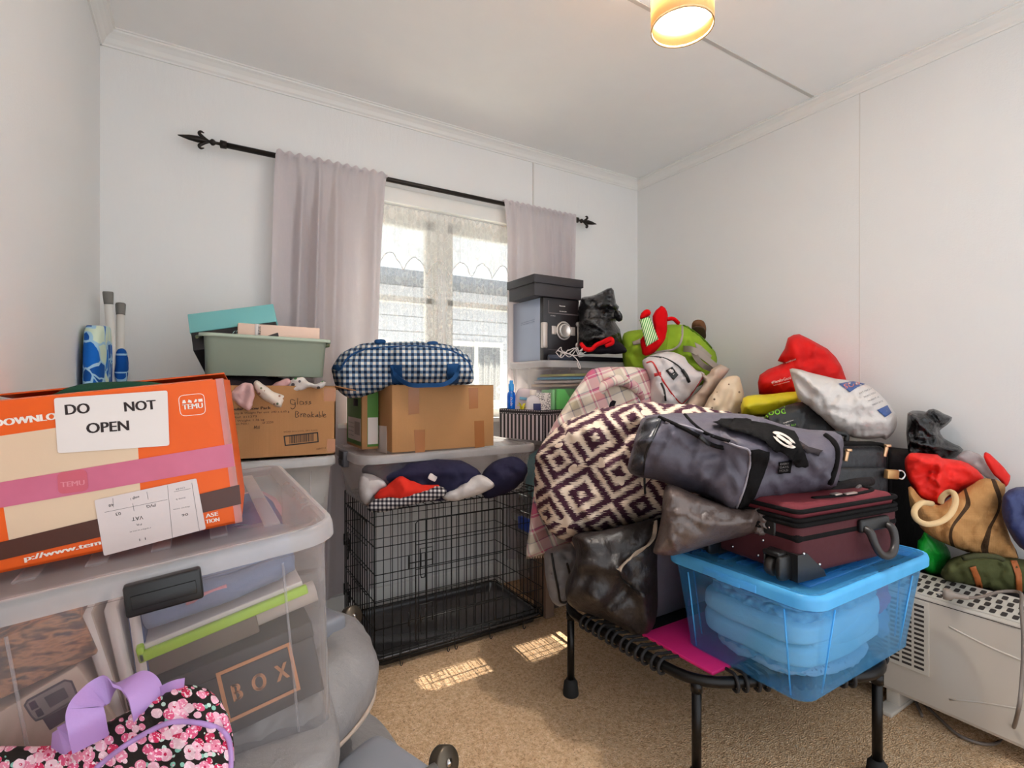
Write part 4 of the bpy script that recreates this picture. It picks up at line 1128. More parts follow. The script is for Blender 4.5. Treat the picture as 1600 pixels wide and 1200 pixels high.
# ------------------------------------------------------------------ wire dog crate
WIRE = mat('black_coated_wire', (34, 31, 30), .45, .2, .02, .0)
CX0, CX1, CY0, CY1, CZ0, CZ1 = .572, 1.352, 1.932, 2.385, .035, .615
cr = thing('dog_crate', 'black wire dog crate with plastic tray under the window', 'dog crate', ((CX0+CX1)/2, (CY0+CY1)/2, 0))
def wirepanel(o, u, v, lu, lv, nu, vs_, r=.0017, over=0.0):
    o = Vector(o); u = Vector(u); v = Vector(v); n = u.cross(v); m = M_()
    for i in range(nu+1):
        a = o+u*(lu*i/nu)
        m.join(tube([a, a+v*lv], r, 5))
    for k in vs_:
        m.join(tube([o+v*(lv*k)+n*r*1.6, o+u*lu+v*(lv*k)+n*r*1.6], r*1.15, 6))
    for a, b in ((o, o+u*lu), (o+v*lv, o+u*lu+v*lv), (o, o+v*lv), (o+u*lu, o+u*lu+v*lv)): m.join(tube([a, b], r*1.7, 6))
    return m
HS = (.035, .075, .22, .40, .58, .76, .90)
emit('front_panel', wirepanel((CX0, CY0, CZ0), (1, 0, 0), (0, 0, 1), CX1-CX0, CZ1-CZ0, 22, HS), WIRE, cr)
emit('back_panel', wirepanel((CX0, CY1, CZ0), (1, 0, 0), (0, 0, 1), CX1-CX0, CZ1-CZ0, 22, HS), WIRE, cr)
for x in (CX0, CX1): emit('end_panel', wirepanel((x, CY0, CZ0), (0, 1, 0), (0, 0, 1), CY1-CY0, CZ1-CZ0, 14, HS), WIRE, cr)
emit('top_panel', wirepanel((CX0, CY0, CZ1), (1, 0, 0), (0, 1, 0), CX1-CX0, CY1-CY0, 22, (.2, .4, .6, .8)), WIRE, cr)
# front door and end door with slide bolts
def cdoor(o, u, v, w, h, n):
    o = Vector(o); u = Vector(u); v = Vector(v); n = Vector(n)
    P = lambda a, b, c=.006: o+u*a+v*b+n*c
    m = tube([P(.012, 0), P(0, .012), P(0, h-.012), P(.012, h), P(w-.012, h), P(w, h-.012), P(w, .012), P(w-.012, 0)], .0026, 6, True)
    for k in range(1, 9): m.join(tube([P(w*k/9, 0), P(w*k/9, h)], .0016, 5))
    for k in range(1, 5): m.join(tube([P(0, h*k/5), P(w, h*k/5)], .0018, 5))
    d = emit('door', m, WIRE, cr)
    for b in (.16*h, .62*h):
        k = tube([P(-.03, b+.02, .008), P(.07, b+.02, .008), P(.07, b+.07, .008), P(.018, b+.07, .008), P(.018, b-.03, .009), P(.022, b-.045, .011), P(.036, b-.045, .011), P(.04, b-.03, .009), P(.04, b+.05, .008)], .0024, 6)
        for a in (-.03, .02, .07): k.join(tube([P(a, b+.0, .01), P(a, b+.05, .01)], .003, 6))
        emit('slide_bolt', k, WIRE, d)
cdoor((.735, CY0, .075), (1, 0, 0), (0, 0, 1), .40, .485, (0, -1, 0))
cdoor((CX0, 2.33, .075), (0, -1, 0), (0, 0, 1), .32, .485, (-1, 0, 0))
for x in (CX0+.10, CX0+.30, CX0+.335, CX0+.50, CX0+.67):
    emit('wire_hook', tube([(x, CY0-.003, CZ0+.04), (x, CY0-.004, .012), (x+.004, CY0-.010, .006), (x+.008, CY0-.012, .016)], .002, 5, sm=3), WIRE, cr)
TRAY = mat('black_tray_plastic', (74, 71, 72), .22, 0, .08, .12, 40, .8)
emit('tray', openbin(T_((CX0+CX1)/2, (CY0+CY1)/2, .008), CX1-CX0-.03, CY1-CY0-.03, .045, .006, .03), TRAY, cr)

# ------------------------------------------------------------------ low clear tub of clothes on the crate
M7 = T_(.925, 2.165, .619)
tub('storage_tub', 'low clear underbed tub of clothes on top of the wire crate', 'storage tub', M7, .80, .44, .195, CLEAR, CLEARLID, taper=.035, r=.06, bars=0, latch=(('x', -1, -.02, .08),), latchm=mat('grey_latch', (98, 94, 98), .5), ribs=False)
NAVY = fabric('navy_jersey', (58, 56, 80)); WHITEC = fabric('white_cotton', (222, 214, 210)); REDC = fabric('coral_red_cotton', (226, 66, 52)); PURP = fabric('plum_cotton', (92, 74, 98))
def gingham(name, c0, c1, c2, per):
    t = NT(name); u = t.uv(); s = t.xyz(u)
    f = lambda q: t.math('GREATER_THAN', t.math('FRACT', t.math('MULTIPLY', q, 1/per)), .5)
    k = t.math('ADD', f(s[0]), f(s[1]))
    c = t.ramp(t.math('MULTIPLY', k, .5), [(0, lin(c0)), (.25, lin(c1)), (.75, lin(c2))], 'CONSTANT')
    h = t.math('ADD', t.noise(u, 20.0, 4.0), t.math('MULTIPLY', t.noise(u, 700.0), .2))
    return t.done(t.bsdf(c, .9, 0, t.bump(h, .5, .008), .15))
CHK = gingham('black_white_check', (220, 214, 210), (120, 114, 118), (48, 44, 52), .016)
puff('navy_sweatshirt', [(588, 742), (610, 724), (660, 718), (720, 720), (752, 740), (748, 765), (700, 782), (640, 780), (600, 770)], 2.08, .14, NAVY, amp=.012, scale=14, folds=[((600, 745), (700, 735), .02, 9)], label='navy sweatshirt packed in the middle of the low clear tub', cat='clothing')
puff('navy_hoodie', [(757, 778), (752, 745), (770, 722), (800, 714), (820, 722), (824, 738), (812, 757), (790, 772)], 2.17, .14, NAVY, amp=.012, scale=14, label='navy hoodie bunched at the window end of the low clear tub', cat='clothing')
puff('red_shirt', [(586, 780), (592, 768), (608, 756), (624, 744), (640, 750), (660, 757), (684, 758), (686, 768), (660, 780), (620, 784)], 1.975, .06, REDC, amp=.008, scale=18, folds=[((624, 748), (640, 775), .01, 6)], label='coral red shirt at the front of the low clear tub', cat='clothing', step=5)
puff('checked_shirt', [(574, 790), (590, 778), (640, 772), (680, 760), (697, 766), (690, 778), (640, 790), (600, 800), (578, 800)], 1.962, .05, CHK, amp=.008, scale=18, label='black and white checked shirt below the red shirt in the low clear tub', cat='clothing', step=5)
puff('white_shirt', [(690, 778), (700, 768), (720, 758), (745, 742), (765, 748), (772, 758), (760, 768), (735, 777), (710, 783)], 2.03, .06, WHITEC, amp=.01, scale=18, label='white shirt right of the checked shirt in the low clear tub', cat='clothing', step=5)
puff('white_vest', [(562, 745), (575, 740), (598, 750), (604, 760), (590, 772), (572, 788), (562, 775)], 2.0, .06, WHITEC, amp=.01, scale=18, label='white vest crumpled at the latch end of the low clear tub', cat='clothing', step=5)
puff('plum_top', [(565, 738), (580, 724), (640, 718), (660, 724), (610, 732), (590, 745)], 2.22, .08, PURP, amp=.01, scale=16, label='plum top at the back of the low clear tub', cat='clothing', step=5)
solo('garment_tag', 'small white paper tag on the navy sweatshirt', 'tag', soft(.018, .002, .012, 6, 0, 5, 1, 4, T_(*W(676, 746, 1.985)) @ R_(30, 'Y')), PAPER)

# ------------------------------------------------------------------ boxes and gingham bag on it
BZ = .8315
M8 = T_(.645, 1.945, BZ)
kc = thing('moving_carton', 'sealed brown cardboard carton with tape patches under the gingham bag', 'carton', M8 @ Vector((.225, .14, 0)))
emit('carton_body', box(0, 0, 0, .455, .285, .262, M8, .003), KRAFT, kc, autos=30)
emit('top_flap', box(.0, .0, .262, .455, .1415, .2645, M8).join(box(.0, .1435, .262, .455, .285, .2645, M8)), KRAFT, kc, smooth=False)
BF = Face(M8 @ Vector((0, 0, 0)), (1, 0, 0), (0, 0, 1), (0, -1, 0)); SF = Face(M8 @ Vector((0, .285, 0)), (0, -1, 0), (0, 0, 1), (-1, 0, 0))
for a in (((638, 606), (655, 605), (655, 646), (638, 648)), ((732, 606), (747, 606), (747, 638), (733, 639)), ((647, 672), (664, 671), (664, 708), (649, 710)), ((741, 658), (756, 657), (757, 698), (742, 700))):
    plate('tape_patch', BF, [BF.px(*p) for p in a], TAPE, kc, .0005)
plate('label', SF, [SF.px(*p) for p in ((584, 664), (604, 666), (605, 709), (585, 703))], PAPER, kc, .0006)
GRN = mat('leaf_green_print', (88, 140, 48), .5, 0, .05)
M9 = T_(.572, 2.105, BZ)
gx = thing('grocery_carton', 'green and white carton beside the sealed brown carton', 'carton', M9 @ Vector((.034, .12, 0)))
emit('carton_body', box(0, 0, 0, .068, .25, .235, M9, .002), KRAFT, gx, autos=30)
GS = Face(M9 @ Vector((0, .25, 0)), (0, -1, 0), (0, 0, 1), (-1, 0, 0)); GFf = Face(M9 @ Vector((0, 0, 0)), (1, 0, 0), (0, 0, 1), (0, -1, 0))
plate('green_print', GS, [(.005, .012), (.238, .012), (.238, .233), (.005, .233)], GRN, gx, .0004)
plate('green_print', GFf, [(.022, .01), (.068, .01), (.068, .235), (.022, .235)], GRN, gx, .0004)
gl_ = plate('white_label', GS, [(.03, .03), (.235, .03), (.235, .125), (.03, .125)], PAPER, gx, .0004, .0005)
plate('white_label', GFf, [(.024, .02), (.066, .02), (.066, .13), (.024, .13)], PAPER, gx, .0004, .0005)
bb = M_(); x = .14
for i in range(14):
    bb.add([GS.at(x, .055, .0012), GS.at(x+.003, .055, .0012), GS.at(x+.003, .11, .0012), GS.at(x, .11, .0012)], [(0, 1, 2, 3)]); x += .006
emit('barcode', bb, INKG, gl_, smooth=False)
for i in range(4): emit('small_print', text_m(GS, 'produce of the season', .04, .045+i*.018, .085, .006, 0, .0012), INKG, gl_, smooth=False)
emit('hand_hole', box(-.0008, .06, .175, .001, .13, .205, M9, .0004), mat('dark_opening', (40, 34, 30), .9), gx)
BLUEW = fabric('blue_webbing', (44, 84, 128), .8, 500)
GIN = gingham('navy_gingham', (226, 222, 214), (118, 138, 160), (38, 56, 84), .0225)
gbag = puff('gingham_bag', [(519, 585), (520, 570), (530, 556), (548, 544), (572, 536), (610, 535), (650, 534), (690, 537), (718, 546), (736, 562), (740, 580), (739, 596), (728, 601), (690, 603), (640, 604), (612, 606), (590, 612), (570, 619), (548, 622), (532, 614), (523, 600)], 2.10, .30, GIN, amp=.007, scale=11, wpx=34, step=7, folds=[((560, 610), (600, 590), -.02, 7), ((545, 600), (570, 575), .012, 6), ((600, 545), (720, 550), .008, 6), ((735, 585), (712, 598), -.015, 6)], label='navy gingham holdall with blue handles on the sealed brown carton', cat='bag')
patch('handle_patch', gbag, [(609, 570), (628, 570), (630, 602), (613, 603)], BLUEW, gbag, .004)
patch('handle_patch', gbag, [(698, 569), (717, 568), (716, 598), (699, 601)], BLUEW, gbag, .004)
emit('strap_handle', ribbon(catmull([hit(gbag, 612, 571)[0]-FW*.005, hit(gbag, 621, 588)[0]-FW*.012, W(640, 601, 1.925), W(668, 602, 1.92), W(695, 600, 1.925), hit(gbag, 712, 588)[0]-FW*.012, hit(gbag, 717, 570)[0]-FW*.005], 6), UP, .016, .005), BLUEW, gbag, autos=40)
cordon('zip_line', gbag, [(532, 577), (545, 558), (570, 546), (610, 542), (660, 541), (705, 548), (730, 564), (737, 580)], .004, BLUEW, gbag)
for px, py in ((594, 533), (676, 536)):
    emit('handle_stub', soft(.022, .012, .010, 3, .002, 30, 4, 8, T_(*W(px, py+1, 2.06))), BLUEW, gbag)
patch('end_tab', gbag, [(519, 568), (528, 570), (534, 577), (530, 580), (520, 577)], BLUEW, gbag, .004)

# ------------------------------------------------------------------ striped box with bottles
def stripem():
    t = NT('black_white_stripe'); s = t.xyz(t.uv())
    k = t.math('GREATER_THAN', t.math('FRACT', t.math('MULTIPLY', s[0], 1/.0245)), .52)
    top = t.math('GREATER_THAN', s[1], .118); dash = t.math('GREATER_THAN', t.math('FRACT', t.math('MULTIPLY', s[0], 70.0)), .4)
    b1 = t.math('LESS_THAN', t.math('ABSOLUTE', t.math('SUBTRACT', s[1], .122)), .0016); b2 = t.math('LESS_THAN', t.math('ABSOLUTE', t.math('SUBTRACT', s[1], .138)), .0016)
    c = t.mix(k, lin((46, 38, 42)), lin((216, 204, 206)))
    c = t.mix(top, c, lin((46, 38, 44)))
    c = t.mix(t.math('MULTIPLY', t.math('ADD', b1, b2), dash), c, lin((216, 206, 208)))
    return t.done(t.bsdf(c, .6))
p0 = Vector((1.282, 2.21, BZ+.004)); p1 = Vector((1.362, 1.935, BZ+.004)); dd_ = (p1-p0).normalized(); ang = math.atan2(dd_.y, dd_.x)
M10 = T_(*p0) @ Matrix.Rotation(ang, 4, 'Z')
SW, SD, SH = .285, .17, .143
st = thing('striped_box', 'open black and white striped box of bottles behind the sealed carton', 'box', M10 @ Vector((SW/2, SD/2, 0)))
for i, (a, b, c_, d_) in enumerate(((0, 0, SW, .003), (0, SD-.003, SW, SD), (0, 0, .003, SD), (SW-.003, 0, SW, SD))):
    m = box(a, b, 0, c_, d_, SH); m.uv = [((p.x if i < 2 else p.y)-.004, p.z) for p in m.v]; m.hasuv = True
    emit('side_wall', m.xf(M10), stripem() if i == 0 else bpy.data.materials['black_white_stripe'], st, smooth=False)
emit('box_base', box(.003, .003, 0, SW-.003, SD-.003, .003, M10), DARK, st, smooth=False)
def local(px, py, d): return W(px, py, d)
SPB = plastic('blue_bottle_plastic', (40, 140, 225), .55, (40, 150, 232), .12)
bp_ = M10 @ Vector((.035, .05, .006)); 
sb = thing('spray_bottle', 'bright blue spray bottle standing in the striped box', 'bottle', bp_)
emit('bottle_body', lathe([(0, 0), (.019, 0), (.021, .004), (.021, .20), (.019, .213), (.012, .221), (.011, .23), (0, .23)], bp_, sides=24), SPB, sb)
emit('spray_cap', lathe([(.0135, .225), (.014, .229), (.014, .257), (.009, .261), (.009, .275), (.006, .277), (0, .277)], bp_, sides=20), mat('blue_cap', (56, 160, 232), .35), sb)
sfc = Face(bp_+Vector((0, 0, 0))-FW*.0215, RT, UP, -FW)
emit('printed_words', text_m(sfc, 'spray', .004, .15, .045, .012, PI/2, .0004), WHITEP, sb, smooth=False)
wb_p = M10 @ Vector((.178, .05, .006))
wbt = thing('lotion_bottle', 'white plastic bottle with navy label in the striped box', 'bottle', wb_p)
emit('bottle_body', rings([(.03, .02, .014, 0), (.034, .023, .016, .004), (.034, .023, .016, .17), (.028, .019, .014, .19), (.013, .013, .012, .2), (.013, .013, .012, .208)], T_(*wb_p) @ R_(-20, 'Z')), mat('white_bottle', (234, 226, 226), .35), wbt)
emit('bottle_cap', lathe([(.016, .205), (.016, .23), (0, .23)], wb_p, sides=18), WHITEP, wbt)
lm_ = T_(*wb_p) @ R_(-20, 'Z'); emit('navy_label', box(-.005, -.0245, .10, .032, -.0225, .165, lm_, .0004), mat('navy_label', (48, 52, 104), .5), wbt)
yp = M10 @ Vector((.125, .03, .10))
yf = thing('yellow_gift_bow', 'yellow ribbon bow on the rim of the striped box', 'bow', yp)
ym = M_()
for k in range(9):
    a = 2*PI*k/9; e = Vector((math.cos(a)*.022, math.sin(a)*.012, .02+.018*math.sin(a*2+1)))
    ym.join(ribbon(catmull([yp+Vector((0, 0, .03)), yp+Vector((0, 0, .03))+e*.7+Vector((0, 0, .012)), yp+Vector((0, 0, .03))+e*1.2], 4), (math.sin(a), -math.cos(a), .3), .011, .0012))
emit('ribbon_loop', ym, mat('yellow_ribbon', (232, 218, 60), .5), yf)
fp_ = M10 @ Vector((.18, .115, .006))
fc = thing('floral_carton', 'white carton with small flower print standing in the striped box', 'carton', fp_)
def flowerm():
    t = NT('sketched_flower_print'); u = t.obj(); v = t.n('ShaderNodeTexVoronoi', {'Vector': u, 'Scale': 95.0}, feature='DISTANCE_TO_EDGE').outputs[0]
    k = t.math('MULTIPLY', t.math('LESS_THAN', v, .07), t.math('GREATER_THAN', t.noise(u, 24.0, 2.0), .5))
    return t.done(t.bsdf(t.mix(k, lin((232, 224, 218)), lin((120, 110, 112))), .6))
emit('carton', box(-.05, -.035, 0, .045, .035, .215, T_(*fp_) @ R_(-40, 'Z'), .002), flowerm(), fc)
gp_ = M10 @ Vector((.09, .115, .006))
gbg = thing('gift_bag', 'pale pink gift bag with blue trim leaning in the striped box', 'bag', gp_)
emit('bag_body', soft(.075, .03, .115, 5, .005, 12, 4, 16, T_(*(gp_+Vector((0, 0, .118)))) @ R_(-38, 'Z') @ R_(8, 'Y')), mat('pale_pink_paper', (228, 212, 214), .6, 0, .03, .2), gbg)
emit('blue_trim', box(-.065, -.036, .175, .065, -.030, .188, T_(*gp_) @ R_(-38, 'Z') @ R_(8, 'Y'), .001), mat('sky_blue_trim', (150, 200, 226), .6), gbg)

# ------------------------------------------------------------------ stack of clear tubs by the window
def stackM(z): return T_(1.735, 2.175, z)
S0 = tub('storage_tub', 'clear tub of grey clothes at the bottom beyond the wire crate', 'storage tub', stackM(0), .60, .355, .405, CLEAR, CLEARLID, taper=.03, r=.04, bars=0, latch=(('x', -1, 0, .12),), latchm=mat('blue_latch', (58, 92, 190), .45), ribs=False)
solo('grey_clothes', 'grey clothes inside the bottom tub beyond the wire crate', 'clothing', soft(.25, .14, .17, 4, .02, 8, 3, 20, stackM(.19), rid=.015), fabric('mid_grey_cloth', (150, 148, 152)))
tub('storage_tub', 'clear tub of turquoise fabric in the middle of the stack beyond the wire crate', 'storage tub', stackM(.42), .60, .355, .405, CLEAR, CLEARLID, taper=.03, r=.04, bars=0, ribs=False)
solo('turquoise_fabric', 'turquoise fabric inside the middle tub beyond the wire crate', 'fabric', soft(.25, .14, .16, 4, .02, 8, 5, 20, stackM(.61), rid=.015), fabric('turquoise_cloth', (122, 186, 196)))
tub('storage_tub', 'clear tub of coloured folders at the top of the stack under the stereo', 'storage tub', stackM(.842), .62, .355, .36, CLEAR, CLEARLID, taper=.03, r=.04, bars=0, ribs=False)
for i, (x, y, z, sx, sy, sz, c, lb, rz) in enumerate(((-.19, -.135, .125, .06, .03, .11, (110, 190, 110), 'green plastic folder standing in the top tub', 5), (-.265, -.12, .12, .006, .05, .11, (150, 208, 150), 'pale green folder at the end wall of the top tub', 0), (-.06, -.10, .12, .05, .04, .11, (70, 84, 130), 'navy ring binder beside the green folder in the top tub', -4), (.12, -.06, .12, .1, .07, .11, (196, 182, 176), 'beige document box at the wall end of the top tub', 0))):
    solo('ring_binder' if i > 1 else 'plastic_folder', lb, 'folder', box(-sx, -sy, -sz, sx, sy, sz, stackM(.842) @ T_(x, y, z) @ R_(rz, 'Z'), .004), mat('folder_%d_%d_%d' % c, c, .4, 0, .03))
for i, (z, c, lb) in enumerate(((.256, (206, 182, 160), 'tan envelopes lying across the folders in the top tub'), (.275, (220, 208, 200), 'cream papers on the tan envelopes in the top tub'), (.292, (110, 184, 220), 'sky blue plastic wallet on the papers in the top tub'), (.308, (214, 216, 140), 'pale yellow notepad uppermost in the top tub'))):
    solo('paper_wallet', lb, 'papers', box(-.2+.02*i, -.16, -.006, .16-.03*i, .13, .006, stackM(.842) @ T_(0, 0, z) @ R_(2*i-3, 'Z') @ R_(-2, 'Y'), .002), mat('papers_%d' % i, c, .5, 0, .04))

# ------------------------------------------------------------------ stereo, lidded box, mat
LZ = 1.2145
MATB = mat('soft_black_foam', (44, 40, 44), .7)
solo('laptop_sleeve', 'flat black laptop sleeve under the stereo and rubbish bag', 'laptop sleeve', box(1.60, 2.02, LZ, 2.03, 2.30, LZ+.026, None, .008), fabric('black_neoprene', (50, 46, 50)))
sx0, sy0, sz0 = 1.462, 2.085, LZ+.004
hf = thing('stereo_unit', 'black mini stereo with silver volume dial under the black lidded box', 'stereo', (sx0+.115, sy0+.14, sz0))
SILV = mat('satin_silver', (206, 196, 188), .35, .5, .03); PALEB = mat('pale_blue_grey_steel', (170, 178, 196), .4, .2, .03); HBLK = mat('stereo_black', (42, 35, 37), .35, 0, .03, .02)
SHH = .315
emit('cabinet', box(sx0, sy0+.03, sz0, sx0+.228, sy0+.285, sz0+SHH, None, .003), PALEB, hf, autos=30)
emit('front_panel', box(sx0, sy0, sz0, sx0+.228, sy0+.032, sz0+SHH, None, .005), HBLK, hf, autos=30)
SFc = Face((sx0, sy0, sz0), (1, 0, 0), (0, 0, 1), (0, -1, 0)); SL = Face((sx0, sy0+.285, sz0), (0, -1, 0), (0, 0, 1), (-1, 0, 0))
kx, ky = SFc.px(880, 517)
kb = emit('dial_ring', lathe([(.040, 0), (.047, .001), (.048, .006), (.044, .010), (.040, .008)], SFc.at(kx, ky), (0, -1, 0), 40), SILV, hf)
emit('volume_dial', lathe([(.036, 0), (.0365, .016), (.034, .021), (.030, .0215), (.027, .019), (0, .018)], SFc.at(kx, ky), (0, -1, 0), 40), mat('bright_silver_dial', (222, 214, 206), .25, .7), kb)
for s in (-1, 1): emit('side_button', box(sx0+kx+s*.060-.014, sy0-.006, sz0+ky-.022, sx0+kx+s*.060+.014, sy0+.002, sz0+ky+.022, None, .003), SILV, hf)
emit('side_trim', box(sx0-.004, sy0-.004, sz0+.06, sx0+.026, sy0+.02, sz0+.19, None, .006), SILV, hf)
emit('slot_line', box(sx0+.03, sy0-.0015, sz0+.235, sx0+.222, sy0+.001, sz0+.24).join(box(sx0+.03, sy0-.0015, sz0+.238, sx0+.033, sy0+.001, sz0+.30)).join(box(sx0+.219, sy0-.0015, sz0+.238, sx0+.222, sy0+.001, sz0+.30)), mat('grey_seam', (110, 100, 100), .4), hf, smooth=False)
emit('lower_seam', box(sx0+.03, sy0-.001, sz0+.052, sx0+.222, sy0+.001, sz0+.0545), mat('grey_seam', (110, 100, 100), .4), hf, smooth=False)
emit('lettering', text_m(SFc, 'Panasonic', .10, .275, .036, .006, 0, .0008, .0004), WHITEP, hf, smooth=False)
emit('small_print', text_m(SFc, 'SA-AK200', .10, .248, .044, .005, 0, .0008), WHITEP, hf, smooth=False); emit('small_print', text_m(SFc, 'CD STEREO', .044, .222, .03, .004, 0, .0008), WHITEP, hf, smooth=False)
emit('side_print', text_m(SL, 'CAUTION RISK OF SHOCK', .08, .20, .13, .005, .06, .0006), mat('slate_print', (90, 96, 118), .6), hf, smooth=False); emit('side_print', text_m(SL, 'DO NOT REMOVE COVER', .08, .19, .13, .005, .06, .0006), mat('slate_print', (90, 96, 118), .6), hf, smooth=False)
rp = SFc.at(.205, .10, .004)
hs = thing('hanging_remote', 'slim silver wand with round ends leaning on the stereo front', 'remote', SFc.at(.205, .075))
emit('wand', box(sx0+.208, sy0-.012, sz0+.085, sx0+.218, sy0-.006, sz0+.185, None, .002), SILV, hs)
for z, r in ((.19, .013), (.08, .0165)): emit('wand_disc', lathe([(0, 0), (r, 0), (r, .006), (r*.7, .009), (0, .009)], SFc.at(.213, z, .005), (0, -1, 0), 24), SILV, hs)
emit('red_dot', lathe([(0, 0), (.008, 0), (.008, .002), (0, .003)], SFc.at(.213, .08, .014), (0, -1, 0), 16), mat('dull_red', (180, 90, 90), .5), hs)
bz = sz0+SHH+.001
lb_ = thing('lidded_box', 'black cardboard box with lid on top of the stereo', 'box', (1.545, 2.19, bz))
BCARD = mat('black_card', (52, 45, 48), .5, 0, .05, .1, 60)
emit('box_base', box(1.402, 2.073, bz, 1.694, 2.315, bz+.082, None, .002), BCARD, lb_, autos=30)
emit('box_lid', box(1.394, 2.065, bz+.062, 1.702, 2.323, bz+.103, None, .002), BCARD, lb_, autos=30)
# rolled paper and cables before the stereo
solo('rolled_magazine', 'dark rolled magazine lying before the stereo', 'magazine', tube([(1.47, 2.05, LZ+.016), (1.60, 2.03, LZ+.016)], .015, 16), mat('slate_magazine', (84, 88, 104), .4, 0, .3, .1, 20))
cbm = M_(); rng = random.Random(5)
for k in range(4):
    P = [W(868+k*3+rng.uniform(-4, 4), 551, 2.50)]
    for i in range(6): P.append(W(875+i*8+rng.uniform(-5, 5), rng.choice((545, 550, 556))+rng.uniform(-3, 3), 2.475+.01*rng.random()))
    cbm.join(tube(P, .0022, 6, sm=6))
cbm.join(tube([W(890, 552, 2.47), W(900, 560, 2.455), W(905, 568, 2.452), W(907, 575, 2.45), W(904, 574, 2.45), W(902, 566, 2.453)], .0022, 6, sm=6))
solo('white_cable', 'tangled white cable hanging over the tub rim before the stereo', 'cable', cbm, mat('white_cable', (222, 212, 208), .5))

BINB = sheetplastic('black_bin_liner', (26, 23, 24), .22, .9, 26, .6)
gbk = puff('rubbish_bag', [(906, 549), (904, 520), (903, 495), (905, 478), (909, 465), (922, 463), (940, 456), (957, 449), (961, 460), (962, 474), (967, 480), (964, 487), (966, 500), (962, 503), (968, 515), (973, 535), (975, 549), (940, 552)], 2.66, .24, BINB, amp=.012, scale=16, rid=.022, aniso=(.5, 1, 1.6), step=4, sm=2, cr=1.6,
     folds=[((905, 484), (964, 486), -.05, 5), ((910, 500), (960, 520), .02, 4), ((915, 530), (965, 520), .02, 4), ((930, 462), (935, 482), .025, 4), ((950, 455), (948, 480), -.02, 4)], label='black rubbish bag with twisted neck between the stereo and green bag', cat='rubbish bag')
emit('twisted_tail', soft(.014, .02, .03, 2.5, .004, 40, 3, 10, T_(*W(966, 494, 2.58)) @ R_(-25, 'Y')), BINB, gbk)
REDK = fabric('red_knit', (206, 26, 34), .9, 500); BLKK = fabric('black_knit', (42, 36, 42), .9, 500)
bk_ = puff('black_scarf', [(912, 548), (925, 541), (945, 538), (960, 532), (975, 540), (978, 551), (950, 553), (915, 553)], 2.52, .08, BLKK, amp=.006, scale=20, label='black and red knitted scarf at the foot of the rubbish bag', cat='scarf', step=4)
emit('red_edge', tube([W(908, 537, 2.52), W(914, 545, 2.48), W(924, 546, 2.47), W(932, 539, 2.47), W(944, 534, 2.47), W(954, 530, 2.47), W(956, 536, 2.47), W(946, 541, 2.465)], [.009, .012, .011, .011, .012, .013, .011, .008], 10, sm=5), REDK, bk_)

# ------------------------------------------------------------------ lime bag and things on it
LIMEF = fabric('lime_green_canvas', (150, 178, 58), .8, 500, .1, .4); LIMED = fabric('dark_lime_trim', (98, 126, 40), .8, 500); GREYS = fabric('stone_grey_webbing', (172, 162, 152), .8, 500)
lg_ = puff('lime_bag', [(973, 556), (972, 535), (975, 521), (990, 516), (1010, 514), (1040, 508), (1066, 507), (1082, 515), (1098, 528), (1112, 543), (1120, 557), (1119, 572), (1112, 590), (1090, 605), (1050, 610), (1000, 600), (976, 582)], 2.72, .26, LIMEF, amp=.008, scale=9, wpx=26, step=6, sm=2, folds=[((1066, 507), (1060, 545), .03, 6), ((975, 540), (1000, 535), -.01, 6)], label='lime green bag with grey straps against the corner of the walls', cat='bag')
cordon('grey_piping', lg_, [(1066, 510), (1066, 525), (1062, 538), (1052, 546), (1035, 549), (1015, 552)], .006, GREYS, lg_)
cordon('seam_line', lg_, [(1045, 512), (1044, 530), (1041, 548)], .003, LIMEF, lg_)
cordon('dark_edge', lg_, [(1068, 509), (1085, 519), (1100, 532), (1111, 544)], .007, LIMED, lg_)
patch('grey_panel', lg_, [(1085, 535), (1095, 540), (1112, 556), (1110, 560), (1090, 552)], GREYS, lg_, .004)
emit('strap', ribbon(catmull([hit(lg_, 1068, 545)[0]-FW*.004, W(1080, 546, 2.52), W(1092, 552, 2.50), W(1105, 562, 2.50), W(1120, 574, 2.52)], 5), UP, .03, .006), GREYS, lg_, autos=40)
emit('strap', ribbon(catmull([W(1083, 548, 2.53), W(1090, 562, 2.49), W(1100, 572, 2.49), W(1112, 577, 2.52)], 5), UP+RT, .026, .006), fabric('dark_stone_webbing', (138, 128, 118)), lg_, autos=40)
patch('grey_patch', lg_, [(988, 534), (1000, 529), (1003, 537), (990, 540)], GREYS, lg_, .006)
RF = fabric('red_felt', (206, 18, 26), .9, 600)
stk = puff('christmas_stocking', [(1020, 500), (1021, 490), (1030, 480), (1036, 478), (1042, 487), (1043, 500), (1042, 515), (1040, 528), (1034, 538), (1022, 551), (1008, 556), (1003, 546), (1001, 532), (1010, 520), (1024, 528)], 2.50, .06, RF, amp=.004, scale=14, step=4, sm=2, folds=[((1031, 516), (1036, 528), -.015, 4)], label='red felt stocking with green striped cuff on the lime bag', cat='stocking')
def cuffm():
    t = NT('green_white_stripe'); s = t.xyz(t.uv())
    k = t.math('GREATER_THAN', t.math('FRACT', t.math('MULTIPLY', t.math('ADD', s[0], t.math('MULTIPLY', s[1], -.33)), 1/.0105)), .5)
    return t.done(t.bsdf(t.mix(k, lin((92, 168, 80)), lin((232, 236, 205))), .9))
puff('stocking_cuff', [(999, 500), (1015, 494), (1029, 530), (1010, 542)], 2.455, .02, cuffm(), root=stk, sm=1, step=4, amp=.001)
puff('stocking_toe', [(1000, 499), (1002, 489), (1010, 483), (1015, 484), (1016, 493)], 2.47, .03, RF, root=stk, sm=2, step=4, amp=.001)
emit('hanging_loop', tube([W(1042, 499, 2.52), W(1052, 498, 2.53), W(1060, 505, 2.56)], .010, 8, sm=4), RF, stk)
